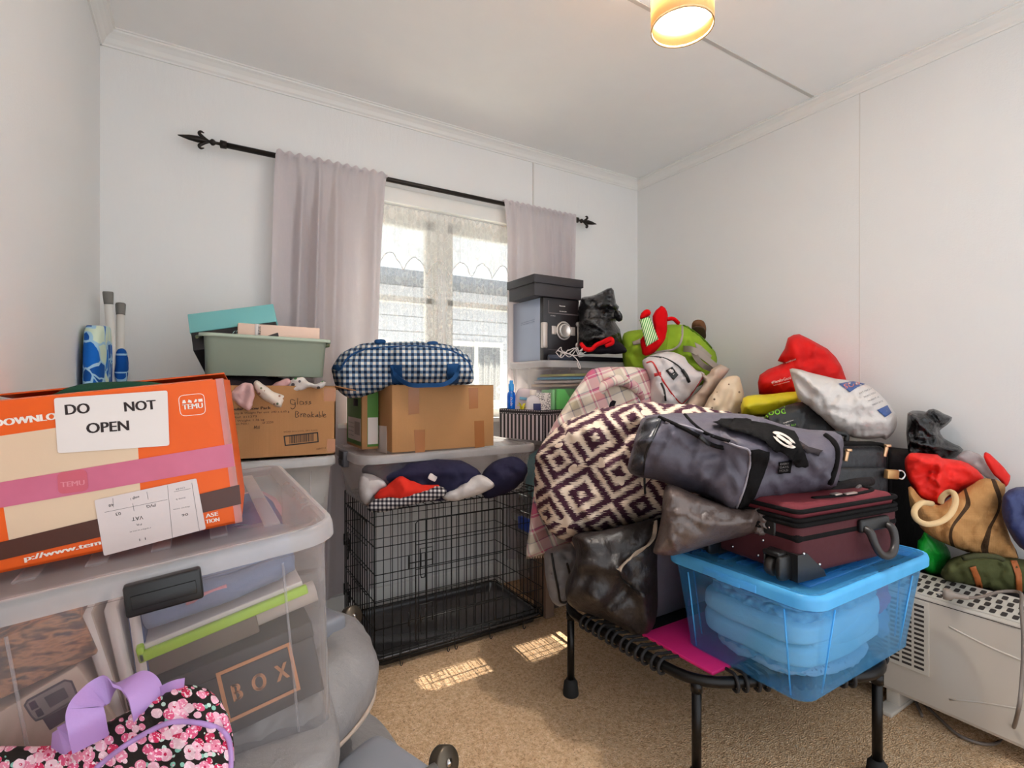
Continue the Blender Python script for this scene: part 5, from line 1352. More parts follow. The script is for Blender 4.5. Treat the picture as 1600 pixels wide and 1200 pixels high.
bs_ = T_(*W(1092, 516, 2.74)) @ R_(35, 'Z') @ R_(20, 'Y')
sp = thing('brown_slipper', 'brown suede slipper behind the lime bag', 'slipper', bs_ @ Vector((0, 0, 0)))
emit('sole', soft(.085, .036, .008, 3, .0, 5, 1, 12, bs_ @ T_(0, 0, -.02)), mat('dark_sole', (92, 66, 48), .8), sp)
emit('upper', soft(.083, .036, .028, 2.6, .002, 9, 2, 14, bs_ @ T_(0, 0, .008)), fabric('brown_suede', (126, 92, 66)), sp)

# ------------------------------------------------------------------ white backpack, trousers, pillow
WBP = fabric('white_nylon', (216, 208, 206), .65, 500, .05, .3); REDP = mat('red_piping', (196, 44, 44), .5)
wp = puff('white_backpack', [(1003, 563), (1020, 554), (1042, 549), (1062, 553), (1076, 566), (1088, 579), (1101, 583), (1098, 594), (1082, 614), (1068, 630), (1050, 645), (1020, 650), (1012, 625), (1013, 600), (1008, 580)], 2.42, .24, WBP, amp=.006, scale=10, wpx=26, step=5, sm=2, folds=[((1012, 567), (1050, 640), .02, 7), ((1062, 628), (1098, 585), -.015, 5)], label='white backpack with red piping leaning on the lime bag', cat='backpack')
cordon('red_piping', wp, [(1010, 567), (1018, 565), (1024, 572), (1032, 588), (1046, 610), (1063, 630), (1072, 627), (1083, 612), (1100, 585)], .0036, REDP, wp)
cordon('zip_line', wp, [(1006, 559), (1020, 557), (1040, 560), (1058, 570), (1068, 580)], .0035, BLACKP, wp); cordon('zip_pull', wp, [(1066, 578), (1072, 586), (1077, 597)], .008, BLACKP, wp)
lgp = patch('square_logo', wp, [(1040, 579), (1050, 573), (1060, 586), (1052, 594)], BLACKP, wp, .004, 3)
patch('logo_letter', wp, [(1044, 578.5), (1047, 577), (1051, 578), (1052, 581), (1049, 583.5), (1046.5, 582)], WBP, wp, .008, 3); patch('logo_line', wp, [(1050, 585), (1053, 583), (1054.5, 584), (1051, 587)], WBP, wp, .008, 3)
cordon('side_zip', wp, [(1033, 598), (1038, 610), (1040, 626)], .005, BLACKP, wp); patch('red_tab', wp, [(1022, 583), (1032, 581), (1033, 586), (1023, 589)], REDP, wp, .004)
puff('beige_trousers', [(1088, 578), (1104, 586), (1112, 578), (1125, 570), (1140, 576), (1130, 590), (1118, 606), (1108, 622), (1100, 640), (1078, 642), (1072, 630), (1088, 612), (1100, 596)], 2.40, .10, fabric('beige_chino', (206, 186, 170)), amp=.012, scale=16, rid=.012, step=5, sm=2, folds=[((1120, 578), (1085, 632), .02, 6), ((1112, 585), (1095, 620), -.02, 4)], label='beige trousers crumpled between the white backpack and printed pillow', cat='trousers')
puff('printed_pillow', [(1092, 655), (1103, 630), (1114, 612), (1127, 594), (1145, 587), (1156, 590), (1160, 603), (1163, 625), (1159, 645), (1150, 662), (1115, 668)], 2.30, .16, smalldots('cream_sprig_cotton', (228, 208, 182), ((120, 96, 80), (150, 130, 110)), 34, .16), amp=.008, scale=14, rid=.008, wpx=18, step=5, sm=2, folds=[((1152, 592), (1140, 640), .02, 6), ((1150, 600), (1125, 640), -.015, 4)], label='cream sprig printed pillow behind the grey holdall', cat='pillow')

# ------------------------------------------------------------------ plaid blanket and ikat cushion
def plaidm(name, per=.22):
    t = NT(name); s = t.xyz(t.uv())
    CR, PK, OL, GY, DP = lin((234, 222, 208)), lin((206, 112, 140)), lin((186, 172, 148)), lin((120, 112, 126)), lin((186, 66, 104))
    st = [(0, CR), (.14, GY), (.16, OL), (.30, CR), (.34, PK), (.37, GY), (.39, CR), (.58, PK), (.62, CR), (.64, PK), (.82, GY), (.85, CR), (.9, PK), (.93, CR)]
    f = lambda q, o: t.math('FRACT', t.math('ADD', t.math('MULTIPLY', q, 1/per), o))
    rx = t.math('ADD', t.math('MULTIPLY', s[0], .92), t.math('MULTIPLY', s[1], .38)); ry = t.math('SUBTRACT', t.math('MULTIPLY', s[1], .92), t.math('MULTIPLY', s[0], .38))
    c = t.mix(.5, t.ramp(f(rx, .13), st, 'CONSTANT'), t.ramp(f(ry, .4), st, 'CONSTANT'))
    h = t.math('ADD', t.noise(t.uv(), 14.0, 4.0), t.math('MULTIPLY', t.noise(t.uv(), 500.0), .25))
    return t.done(t.bsdf(c, .95, 0, t.bump(h, .5, .008), .1, Sheen_Weight=.2))
PLAID = plaidm('pink_plaid_wool')
pl_ = puff('plaid_blanket', [(914, 588), (924, 577), (950, 573), (985, 573), (1012, 577), (1020, 590), (1030, 620), (1034, 650), (1000, 690), (950, 760), (915, 830), (905, 858), (870, 862), (842, 867), (822, 869), (826, 830), (832, 780), (840, 735), (850, 695), (866, 660), (886, 630), (902, 605)], 2.18, .10, PLAID, dx=.0022, amp=.008, scale=7, wpx=22, step=7, sm=2, rid=.004, folds=[((925, 580), (850, 700), .03, 10), ((950, 600), (960, 650), -.03, 9), ((840, 740), (832, 860), .015, 8), ((862, 780), (860, 860), -.015, 8)], label='pink plaid blanket draped between the clear tubs and ikat cushion', cat='blanket')
kt_ = (tube([hit(pl_, 930, 645)[0], W(934, 622, 2.20), W(944, 602, 2.19), W(966, 594, 2.22), W(988, 602, 2.27), W(1001, 618, 2.32), hit(pl_, 1007, 640)[0]], [.012, .018, .022, .024, .022, .016, .010], 12, sm=5)); kt_.uv = [(p.x*1.3, p.z*1.3) for p in kt_.v]; kt_.hasuv = True; emit('knotted_tie', kt_, PLAID, pl_)
emit('black_strap', ribbon(catmull([W(966, 600, 2.30), W(960, 618, 2.27), W(952, 640, 2.22)], 4), RT+FW*.4, .032, .004), BLKK, pl_)
fr_ = M_()
for i in range(40):
    a = 823+i*2.0; p = W(a, 867-(i/40)*4, 2.1)
    fr_.join(tube([p+UP*.008, p-UP*.004, p+RT*.002*math.sin(i*3)-UP*.016], .0016, 4))
emit('fringe', fr_, fabric('cream_fringe', (216, 200, 184)), pl_)

def ikatm():
    t = NT('plum_ikat_print'); uv = t.uv()
    s0 = t.xyz(uv)
    # ragged edges: noise stretched along a diagonal thread direction
    rot = t.n('ShaderNodeMapping', {'Vector': uv, 'Rotation': (0, 0, .75), 'Scale': (26, 480, 1)}).outputs[0]
    jag = t.math('SUBTRACT', t.noise(rot, 1.0, 2.0), .5)
    m = t.n('ShaderNodeMapping', {'Vector': uv, 'Rotation': (0, 0, .22), 'Scale': (1/.20, 1/.185, 1)}).outputs[0]
    s = t.xyz(m)
    row = t.math('FLOOR', s[1]); off = t.math('MULTIPLY', t.math('MODULO', t.math('ABSOLUTE', row), 2.0), .5)
    fx = t.math('ABSOLUTE', t.math('SUBTRACT', t.math('FRACT', t.math('ADD', s[0], 0.0)), .5)); fy = t.math('ABSOLUTE', t.math('SUBTRACT', t.math('FRACT', s[1]), .5))
    d = t.math('ADD', t.math('MULTIPLY', fx, 1.0), fy)
    d = t.math('ADD', d, t.math('MULTIPLY', jag, .30))
    r = t.ramp(d, [(0, (1, 1, 1, 1)), (.07, (0, 0, 0, 1)), (.23, (1, 1, 1, 1)), (.36, (0, 0, 0, 1)), (.52, (1, 1, 1, 1)), (.63, (0, 0, 0, 1)), (.77, (1, 1, 1, 1)), (.88, (0, 0, 0, 1))], 'CONSTANT')
    brk = t.math('GREATER_THAN', t.noise(t.scalev(uv, (16, 16, 1)), 1.0, 1.0), .64)
    k = t.math('MAXIMUM', t.xyz(r)[0], brk)
    c = t.mix(k, lin((80, 48, 62)), lin((222, 203, 184)))
    h = t.math('ADD', t.noise(uv, 9.0, 4.0), t.math('MULTIPLY', t.noise(uv, 600.0), .15))
    return t.done(t.bsdf(c, .85, 0, t.bump(h, .4, .01), .15))
ik = puff('ikat_cushion', [(840, 790), (836, 750), (838, 716), (848, 692), (866, 672), (890, 656), (920, 645), (960, 635), (1000, 629), (1040, 630), (1080, 633), (1110, 640), (1160, 652), (1190, 690), (1150, 750), (1090, 790), (1040, 806), (1000, 818), (960, 828), (925, 835), (908, 846), (903, 858), (893, 848), (872, 838), (852, 818)], 1.88, .44, ikatm(), amp=.012, scale=6, wpx=60, step=7, sm=2, back=.45, rid=.008, cr=1.3,
     folds=[((900, 690), (1000, 655), .03, 16), ((905, 700), (870, 745), -.02, 10), ((940, 672), (1010, 640), -.02, 8), ((1000, 640), (1080, 660), .015, 10), ((870, 830), (960, 815), .012, 8), ((960, 730), (1040, 700), .015, 18)], label='huge cream and plum ikat patterned floor cushion', cat='cushion')
cordon('zip_tassel', ik, [(1007, 738), (1007, 755), (1008, 772)], .004, BLACKP, ik)

# ------------------------------------------------------------------ items at floor level beyond the crate
rb = thing('cardboard_tube', 'brown upright cardboard carton standing beyond the crate end', 'carton', (1.49, 2.32, 0))
emit('carton', box(1.385, 1.955, 0.001, 1.435, 2.06, .40, None, .003), mat('grey_brown_card', (136, 112, 96), .8, 0, .08), rb); emit('flap', box(1.385, 1.955, .40, 1.388, 2.06, .445, None).join(box(1.385, 2.057, .40, 1.43, 2.06, .44)), mat('grey_brown_card', (136, 112, 96), .8), rb)
CB = plastic('clear_bag_film', (232, 232, 236), .30, (220, 220, 224), .2)
cbg = puff('clear_garment_bag', [(850, 870), (856, 858), (880, 850), (905, 853), (915, 880), (905, 915), (890, 940), (875, 948), (862, 940), (855, 915)], 2.02, .16, CB, amp=.012, scale=18, rid=.015, step=5, sm=2, label='clear zip bag of grey linen standing below the ikat cushion', cat='bag')
puff('grey_linen', [(854, 872), (862, 862), (885, 856), (902, 860), (908, 882), (900, 912), (886, 934), (874, 940), (864, 932), (858, 912)], 2.03, .10, smalldots('grey_print_linen', (176, 172, 170), ((120, 118, 120), (210, 206, 204)), 40, .3), amp=.01, scale=16, rid=.01, step=5, sm=2, label='grey patterned linen folded inside the clear zip bag', cat='linen')
emit('dark_trim', tube([W(862, 864, 1.94), W(866, 890, 1.925), W(872, 920, 1.93), W(876, 940, 1.95), W(888, 938, 1.95), W(893, 912, 1.935), W(886, 880, 1.92)], .005, 6, sm=5), BLACKP, cbg)
# ------------------------------------------------------------------ hexagonal mini trampoline
TC = Vector((1.587, 1.20, 0)); TR = .54; TZ = .30
hexv = [TC+Vector((TR*math.cos(math.radians(152.7+60*k)), TR*math.sin(math.radians(152.7+60*k)), TZ)) for k in range(6)]
tp = thing('mini_trampoline', 'hexagonal black mini trampoline carrying the blue tub and bags', 'trampoline', TC)
def hexpath(R, rc, z, n=6):
    out = []; V = [TC+Vector((R*math.cos(math.radians(152.7+60*k)), R*math.sin(math.radians(152.7+60*k)), z)) for k in range(6)]
    for k in range(6):
        p = V[k]; a = (V[k-1]-p).normalized(); b = (V[(k+1) % 6]-p).normalized()
        for i in range(n+1):
            t = i/n; out.append((p+a*rc)*(1-t)**2+p*2*t*(1-t)+(p+b*rc)*t*t)
    return out
emit('frame_rail', tube(hexpath(TR, .09, TZ), .0148, 14, True), BLACKM, tp)
matp = hexpath(TR-.10, .06, TZ+.004)
n = len(matp); emit('jumping_mat', M_().add(matp+[p-UP*.004 for p in matp], [tuple(range(n)), tuple(range(n, 2*n))[::-1]]+[(i, (i+1) % n, (i+1) % n+n, i+n) for i in range(n)]), fabric('black_mat_weave', (38, 36, 38), .8, 900), tp, smooth=False)
BUN = mat('black_bungee_cord', (44, 40, 40), .75, 0, .05, .3, 300)
for k in range(6):
    a = hexv[k]; b = hexv[(k+1) % 6]; dr = (b-a).normalized(); inn = (TC+UP*TZ-(a+b)/2).normalized()
    for i in range(6):
        s = .09+(i+.5)*(.54-.18)/6
        c0 = a+dr*s
        P = []
        for off in (-.013, .013):
            c = c0+dr*off; ring = [c+inn*.085+UP*.004, c+inn*.03+UP*.014, c+UP*.021, c-inn*.021+UP*.006, c-inn*.018-UP*.014, c-UP*.021, c+inn*.02-UP*.006]
            P += ring if off < 0 else ring[::-1]
        emit('bungee_loop', tube(P, .0048, 7, sm=3), BUN, tp)
        if i % 2 == 0: emit('mat_ring', soft(.012, .009, .005, 4, .001, 30, k+i, 5, T_(*(c0+inn*.095+UP*.006))), CHROME, tp)
for k in range(6):
    v = hexv[k]; ct = (TC+UP*TZ-v).normalized(); top = v+ct*.022-UP*.012; bot = Vector((top.x, top.y, .02))-ct*.0
    lg = emit('leg', tube([bot, top], .0128, 16), BLACKM, tp)
    emit('leg_socket', tube([top-UP*.02, top+UP*.006], .0155, 16), BLACKM, lg)
    emit('rubber_foot', lathe([(0, 0.0), (.027, 0), (.028, .006), (.024, .045), (.0175, .052), (.0165, .056), (0, .056)], (bot.x, bot.y, 0), sides=20), mat('black_rubber', (34, 32, 31), .8), lg)

# ------------------------------------------------------------------ blue clear tub with blankets
BLUEB = plastic('blue_clear_plastic', (228, 243, 253), .06, (120, 200, 246), .18); BLUEL = plastic('blue_lid_plastic', (190, 228, 252), .22, (116, 206, 250), .2); BLUER = plastic('blue_rim_plastic', (160, 220, 252), .72, (122, 212, 255), .2)
M11 = T_(1.545, .868, .314)
bt = tub('storage_tub', 'blue clear storage tub of blankets on the trampoline', 'storage tub', M11, .635, .43, .272, BLUEB, BLUEL, taper=.036, r=.045, bars=6, barax='x', rimm=BLUER, ribs=True)
emit('clip_lip', box(-.325-.0085, -.08, .252, -.325-.004, .08, .272, M11, .001).join(box(-.335, -.035, .25, -.325, .035, .262, M11, .001)), BLUER, bt)
PLUSH = fabric('pale_blue_fleece', (206, 230, 234), .98, 350, .08, .6, .05)
def knitm():
    t = NT('chunky_blue_knit'); v = t.obj()
    a = t.n('ShaderNodeTexVoronoi', {'Vector': t.scalev(v, (42, 60, 60)), 'Scale': 1.0}).outputs[0]
    c = t.mix(a, lin((190, 220, 228)), lin((128, 166, 186)))
    return t.done(t.bsdf(c, .95, 0, t.bump(a, -1.0, .02), .1))
KNIT = knitm()
def knitfn(w, q):
    return w+Vector((0, 0, 1))*.004*math.sin(w.x*150)*math.sin(w.y*110)+Vector((math.copysign(1, q.x)*abs(q.x)**6, math.copysign(1, q.y)*abs(q.y)**6, 0))*.005*math.sin((w.x+w.y)*140)*math.cos(w.z*190)
kb_ = thing('knit_blanket', 'chunky knitted pale blue blanket on top inside the blue tub', 'blanket', M11 @ Vector((-.05, 0, .19)))
emit('knit_fold', soft(.225, .16, .024, 5, .006, 8, 3, 40, M11 @ T_(-.035, -.005, .222), fn=knitfn), KNIT, kb_); emit('knit_fold', soft(.22, .155, .02, 5, .006, 8, 6, 40, M11 @ T_(-.03, -.005, .185), fn=knitfn), KNIT, kb_)
fb = thing('fleece_blanket', 'folded pale blue fleece blanket filling the blue tub', 'blanket', M11 @ Vector((-.04, 0, .06)))
emit('fleece_fold', soft(.225, .17, .036, 5, .006, 7, 2, 24, M11 @ T_(-.045, -.004, .146)), PLUSH, fb); emit('fleece_fold', soft(.222, .17, .036, 5, .006, 7, 8, 24, M11 @ T_(-.045, -.004, .088)), PLUSH, fb)
emit('fleece_roll', tube([M11 @ Vector((-.20, -.125, .12)), M11 @ Vector((-.12, -.132, .118)), M11 @ Vector((0, -.134, .125)), M11 @ Vector((.10, -.13, .128))], [.03, .042, .05, .042], 18, sm=6), PLUSH, fb)
emit('knit_throw', soft(.2, .15, .022, 4, .006, 8, 11, 30, M11 @ T_(-.04, 0, .04), fn=knitfn), KNIT, kb_)
solo('grey_lace_cloth', 'white and grey cloth edge under the fleece in the blue tub', 'cloth', soft(.20, .162, .02, 3, .008, 14, 5, 22, M11 @ T_(-.045, -.004, .033), rid=.006), smalldots('white_grey_lace', (206, 206, 212), ((170, 170, 180), (150, 150, 165)), 80, .25))
puffc = [((.20, -.06, .15, .055, .09, .055), (206, 90, 130), 'magenta_top', 'magenta top at the heater end of the blue tub', 3), ((.195, .05, .20, .06, .08, .05), (176, 140, 186), 'lilac_top', 'lilac top above the magenta top in the blue tub', 5), ((.2, -.02, .07, .06, .13, .05), (150, 170, 190), 'grey_blue_towel', 'grey blue towel under the magenta top in the blue tub', 8)]
for (x, y, z, hx, hy, hz), c, nm, lb, sd in puffc: solo(nm, lb, 'clothing', soft(hx, hy, hz, 2.8, .012, 14, sd, 18, M11 @ T_(x, y, z), rid=.01), fabric('cloth_%d_%d_%d' % c, c))
solo('foam_strip', 'magenta foam mat lying on the trampoline beside the blue tub', 'mat', box(1.192, .90, TZ+.006, 1.62, 1.16, TZ+.016, None, .003), mat('magenta_foam', (226, 44, 130), .6, 0, .04))
solo('grey_crate', 'translucent grey crate behind the blue tub under the cushion', 'crate', openbin(T_(1.44, 1.33, TZ+.018), .42, .30, .30, .03, .03), plastic('smoky_crate_plastic', (190, 186, 190), .7, (176, 170, 176), .3))

# ------------------------------------------------------------------ maroon suitcase
M12 = T_(1.288, .722, .604) @ R_(-6, 'Z')
SWd, SDp, SHt = .435, .32, .185
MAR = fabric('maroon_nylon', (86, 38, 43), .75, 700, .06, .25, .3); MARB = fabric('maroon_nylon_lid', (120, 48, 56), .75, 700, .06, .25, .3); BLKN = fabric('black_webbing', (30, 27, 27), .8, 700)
sc_ = thing('suitcase', 'maroon wheeled suitcase lying on the blue tub', 'suitcase', M12 @ Vector((SWd/2, SDp/2, 0)))
emit('shell', box(0, 0, .006, SWd, SDp, .142, M12, .018, 4), MAR, sc_, autos=50)
emit('lid_panel', box(.004, .004, .142, SWd-.004, SDp-.004, SHt, M12, .02, 4), MARB, sc_, autos=50)
def rrpath(x0, y0, x1, y1, r, z, n=5):
    return [M12 @ Vector((x+(x0+x1)/2, y+(y0+y1)/2, z)) for x, y in rrect((x1-x0)/2, (y1-y0)/2, r, n)]
for z, rr_ in ((.138, .007), (.150, .006), (.172, .006)): emit('zip_band', tube(rrpath(-.001, -.001, SWd+.001, SDp+.001, .02, z), rr_, 8, True), BLKN, sc_)
emit('dark_band', box(-.0015, -.0015, .088, SWd+.0015, SDp+.0015, .118, M12, .018, 4), BLKN, sc_, autos=50)
for y, sg in ((.046, -1), (SDp-.046, 1)):
    br = M_(); pr = [(-.006, -.003), (.105, -.003), (.098, .012), (.05, .05), (.03, .066), (-.006, .066)]; k = len(pr)
    br.add([M12 @ Vector((x, yy, z)) for yy in (y-.05 if sg < 0 else y-.03, y+.03 if sg < 0 else y+.05) for x, z in pr], [(i, (i+1) % k, (i+1) % k+k, i+k) for i in range(k)]+[tuple(range(k))[::-1], tuple(range(k, 2*k))])
    wh = emit('wheel_housing', br, BLACKP, sc_, smooth=False)
    c = M12 @ Vector((-.018, y+.010, .0235)); ax = M12.to_3x3() @ Vector((0, 1, 0))
    emit('wheel', lathe([(0, -.013), (.010, -.013), (.011, -.010), (.019, -.0125), (.0245, -.009), (.026, 0), (.0245, .009), (.019, .0125), (.011, .010), (.010, .013), (0, .013)], c, ax, 28), mat('worn_black_wheel', (60, 54, 50), .4), wh)
    emit('wheel_fork', soft(.026, .009, .031, 4, 0, 5, 1, 10, M12 @ T_(-.022, y-.024, .029)), BLACKP, wh)
    emit('wheel_fork', box(-.036, y-.02, .052, .0, y+.03, .066, M12, .005), BLACKP, wh, autos=50)
    emit('wheel_fork', box(-.03, y+.0255, .008, .0, y+.031, .06, M12, .003), BLACKP, wh, autos=50)
hp_ = [(.255, -.004, .105), (.255, -.026, .098), (.258, -.036, .07), (.275, -.042, .042), (.305, -.044, .032), (.335, -.042, .042), (.352, -.036, .07), (.355, -.026, .098), (.355, -.004, .105)]
hnd = emit('side_handle', tube([M12 @ Vector(p) for p in hp_], [.008, .011, .010, .010, .010, .010, .010, .011, .008], 12, sm=4), mat('black_handle_rubber', (54, 48, 46), .4), sc_)
emit('handle_mount', box(.240, -.016, .092, .37, .002, .128, M12, .008, 3), BLACKP, hnd, autos=50)
emit('end_handle', box(-.014, .10, .108, .004, .20, .128, M12, .006, 3), BLKN, sc_, autos=50)
emit('corner_bracket', box(-.004, .062, .095, .02, .10, .135, M12, .006, 3), BLACKP, sc_, autos=50)
for (y, z) in ((.10, .075), (.115, .03), (.22, .085), (.245, .055), (.08, .115), (.20, .03)):
    emit('rivet', lathe([(0, .0045), (.003, .004), (.0045, .001), (.0045, 0), (0, 0)], M12 @ Vector((0, y, z)), M12.to_3x3() @ Vector((-1, 0, 0)), 10), CHROME, sc_)
for (x, z) in ((.02, .066), (.082, .03)):
    emit('rivet', lathe([(0, .0045), (.003, .004), (.0045, .001), (.0045, 0), (0, 0)], M12 @ Vector((x, -.0005, z)), M12.to_3x3() @ Vector((0, -1, 0)), 10), CHROME, sc_)
zb = emit('pocket_zip', tube([M12 @ Vector(p) for p in ((.13, .05, SHt), (.20, .035, SHt+.001), (.30, .03, SHt+.001), (.40, .05, SHt+.001), (.415, .12, SHt+.001), (.415, .22, SHt))], .006, 8, sm=5), BLKN, sc_)
emit('zip_pull', box(.235, .022, SHt+.004, .285, .034, SHt+.009, M12, .002), mat('pale_zip_metal', (196, 180, 172), .35, .8), zb)
emit('zip_pull', box(.20, .03, SHt+.003, .232, .05, SHt+.009, M12, .003), mat('pale_zip_metal', (196, 180, 172), .35, .8), zb)
# black padded tube across the suitcase, probably a shoulder strap
tcs = [W(1195, 800, 1.50), W(1240, 786, 1.50), W(1290, 770, 1.52), W(1335, 757, 1.56), W(1360, 752, 1.60)]
uc = tag(emit('padded_strap', tube(tcs, [.016, .02, .021, .018, .014], 14, sm=5), fabric('black_nylon_strap', (44, 38, 38), .6, 600)), 'slim black padded strap lying across the top of the maroon suitcase', 'case')
emit('strap_badge', soft(.018, .006, .010, 3, 0, 5, 1, 8, T_(*W(1341, 764, 1.535)) @ R_(-20, 'Y')), mat('grey_badge', (110, 100, 98), .4), uc)
BLKL = fabric('black_lining_cloth', (26, 23, 24), .7, 600)
puff('black_jumper', [(1170, 800), (1200, 788), (1260, 775), (1310, 758), (1345, 748), (1352, 756), (1340, 772), (1290, 785), (1240, 796), (1200, 806)], 1.60, .10, BLKL, amp=.006, scale=14, label='black jumper squashed under the grey holdall', cat='clothing', step=6)

# ------------------------------------------------------------------ taupe cushion, leather bag
def leather(name, c, rough, wr):
    t = NT(name); v = t.obj(); n = t.noise(v, 13.0, 5.0, .6); n2 = t.noise(v, 420.0, 2.0); n3 = t.noise(t.scalev(v, (30, 30, 12)), 1.0, 4.0)
    cc = lin(c); col = t.mix(n, tuple(x*.75 for x in cc[:3])+(1,), tuple(min(1, x*1.15) for x in cc[:3])+(1,))
    h = t.math('ADD', t.math('ADD', n, t.math('MULTIPLY', n3, .7)), t.math('MULTIPLY', n2, .04))
    return t.done(t.bsdf(col, rough, 0, t.bump(h, .6, .012), .6))
TAUPE = leather('taupe_leather', (104, 89, 83), .34, .5); DKLEA = leather('dark_brown_leather', (46, 36, 33), .48, .4)
tcu = puff('leather_cushion', [(1037, 770), (1046, 756), (1080, 770), (1120, 785), (1160, 795), (1190, 792), (1197, 802), (1194, 828), (1172, 836), (1130, 846), (1090, 858), (1052, 868), (1025, 866), (1021, 858), (1028, 832), (1034, 800)], 1.44, .20, TAUPE, amp=.006, scale=12, rid=.010, wpx=40, step=6, sm=2, cr=.6, folds=[((1042, 790), (1060, 855), .008, 6), ((1185, 796), (1175, 832), -.012, 5), ((1060, 800), (1110, 820), .008, 6), ((1095, 800), (1140, 815), -.006, 5)], label='shiny taupe leather cushion wedged under the grey holdall', cat='cushion')
emit('gathered_corner', soft(.022, .03, .035, 2.5, .006, 40, 3, 12, T_(*W(1189, 815, 1.40)), rid=.012), TAUPE, tcu)
lb2 = puff('leather_bag', [(893, 842), (905, 832), (930, 830), (960, 824), (1000, 815), (1022, 810), (1029, 830), (1027, 880), (1028, 930), (1026, 962), (1020, 982), (1006, 994), (986, 991), (962, 976), (940, 966), (916, 958), (896, 950), (885, 938), (883, 918), (889, 898), (898, 880), (900, 860)], 1.70, .30, DKLEA, amp=.012, scale=9, rid=.012, wpx=40, step=6, sm=2, cr=.25,
     folds=[((967, 890), (1003, 930), .03, 10), ((900, 880), (965, 892), .025, 10), ((985, 905), (940, 960), -.03, 9), ((920, 900), (900, 945), -.02, 8), ((1000, 930), (1010, 985), .025, 7), ((930, 930), (990, 985), .02, 8)], label='dark brown leather bag with open beige zip slumped on the trampoline edge', cat='bag')
emit('beige_zip', ribbon([hit(lb2, p.x, p.y)[0]-FW*.006 for p in catmull([Vector(q+(0,)) for q in ((1023, 814), (1020, 836), (1010, 852), (990, 866), (972, 882), (966, 890))], 5)], lambda s: RT*.6+UP*.5, .016, .006), fabric('beige_zip_tape', (186, 168, 150)), lb2, autos=60)
cordon('seam_edge', lb2, [(966, 890), (972, 905), (990, 920), (1010, 930)], .003, BLACKP, lb2)

# ------------------------------------------------------------------ grey holdall
HOLD = fabric('grey_holdall_nylon', (98, 92, 102), .5, 700, .05, .45, .4)
du = puff('grey_holdall', [(984, 738), (988, 715), (996, 688), (1004, 660), (1012, 650), (1030, 648), (1075, 645), (1140, 645), (1190, 652), (1225, 664), (1265, 671), (1300, 674), (1312, 684), (1313, 702), (1306, 748), (1292, 766), (1250, 776), (1205, 790), (1165, 794), (1148, 800), (1131, 797), (1122, 786), (1100, 775), (1060, 763), (1030, 751), (1004, 746)], 1.60, .36, HOLD, amp=.006, scale=8, rid=.004, wpx=46, step=7, sm=2, back=.4,
     folds=[((1160, 705), (1150, 785), .055, 34), ((1035, 655), (1172, 705), .03, 14), ((1175, 704), (1300, 720), .015, 16), ((1100, 660), (1250, 690), -.03, 16), ((1050, 715), (1110, 720), .012, 12), ((1030, 740), (1100, 765), -.02, 12)], label='grey nylon holdall with black trim on top of the suitcase', cat='bag')
patch('end_panel', du, [(985, 737), (989, 715), (997, 688), (1005, 661), (1013, 652), (1026, 652), (1032, 660), (1022, 680), (1010, 705), (1004, 730), (1004, 744), (995, 742)], leather('black_faux_leather', (52, 50, 56), .35, .3), du, .004)
cordon('end_piping', du, [(1032, 656), (1022, 680), (1009, 708), (1004, 742)], .004, BLACKP, du)
patch('trim_band', du, [(1172, 704), (1185, 702), (1202, 707), (1201, 722), (1192, 745), (1180, 775), (1168, 794), (1150, 799), (1158, 782), (1166, 755), (1172, 728)], BLKN, du, .005)
cordon('band_piping', du, [(1040, 660), (1080, 668), (1120, 684), (1150, 697), (1168, 702), (1172, 712), (1170, 735), (1162, 765), (1150, 796)], .0035, mat('grey_piping', (150, 142, 148), .5), du)
cordon('zip_line', du, [(1030, 652), (1055, 663), (1085, 678), (1110, 694), (1130, 700)], .006, BLKN, du)
emit('zip_pull', box(-.022, -.006, -.006, .022, .004, .006, T_(*(hit(du, 1098, 688)[0]-FW*.012)) @ R_(30, 'Y'), .003), BLACKP, du)
cordon('zip_line', du, [(1070, 648), (1085, 664), (1105, 678), (1140, 690)], .005, BLKN, du)
wh_ = patch('webbing_handle', du, [(1113, 664), (1128, 658), (1165, 657), (1208, 668), (1240, 678), (1250, 698), (1264, 727), (1255, 730), (1240, 726), (1222, 710), (1198, 696), (1172, 684), (1140, 676)], BLKN, du, .024)
patch('webbing_handle', du, [(1195, 664), (1215, 668), (1262, 700), (1286, 706), (1278, 712), (1262, 708), (1240, 692)], fabric('dark_grey_webbing', (64, 58, 60)), du, .012)
pat = [(1225+19*math.cos(a)*.98+6*math.sin(a)*.2, 688+10*math.sin(a)+9*math.cos(a)) for a in [2*PI*k/24 for k in range(24)]]
EMB = mat('cream_emblem', (222, 208, 196), .7)
for k0, k1 in ((1, 11), (13, 23)):
    inner = [(1225+(x-1225)*.62, 688+(y-688)*.62) for x, y in pat]
    patch('emblem_arc', wh_, pat[k0:k1+1]+inner[k0:k1+1][::-1], EMB, du, .004, 2)
patch('emblem_bar', wh_, [(1212, 682), (1216, 679), (1238, 693), (1234, 696)], EMB, du, .004, 2)
lp = patch('label_patch', du, [(1217, 722), (1237, 720), (1235, 739), (1215, 741)], BLKN, du, .005)
for i, s in enumerate(('EVERY', 'DAYS', 'HOLD')): text_on('lettering', lp, s, (1219.5-.7*i, 727+5.2*i), (1233-.7*i, 725.8+5.2*i), 3.2, INKG, lp)
cordon('end_zip', du, [(1290, 680), (1302, 690), (1308, 705), (1305, 730), (1297, 755)], .008, BLKN, du)

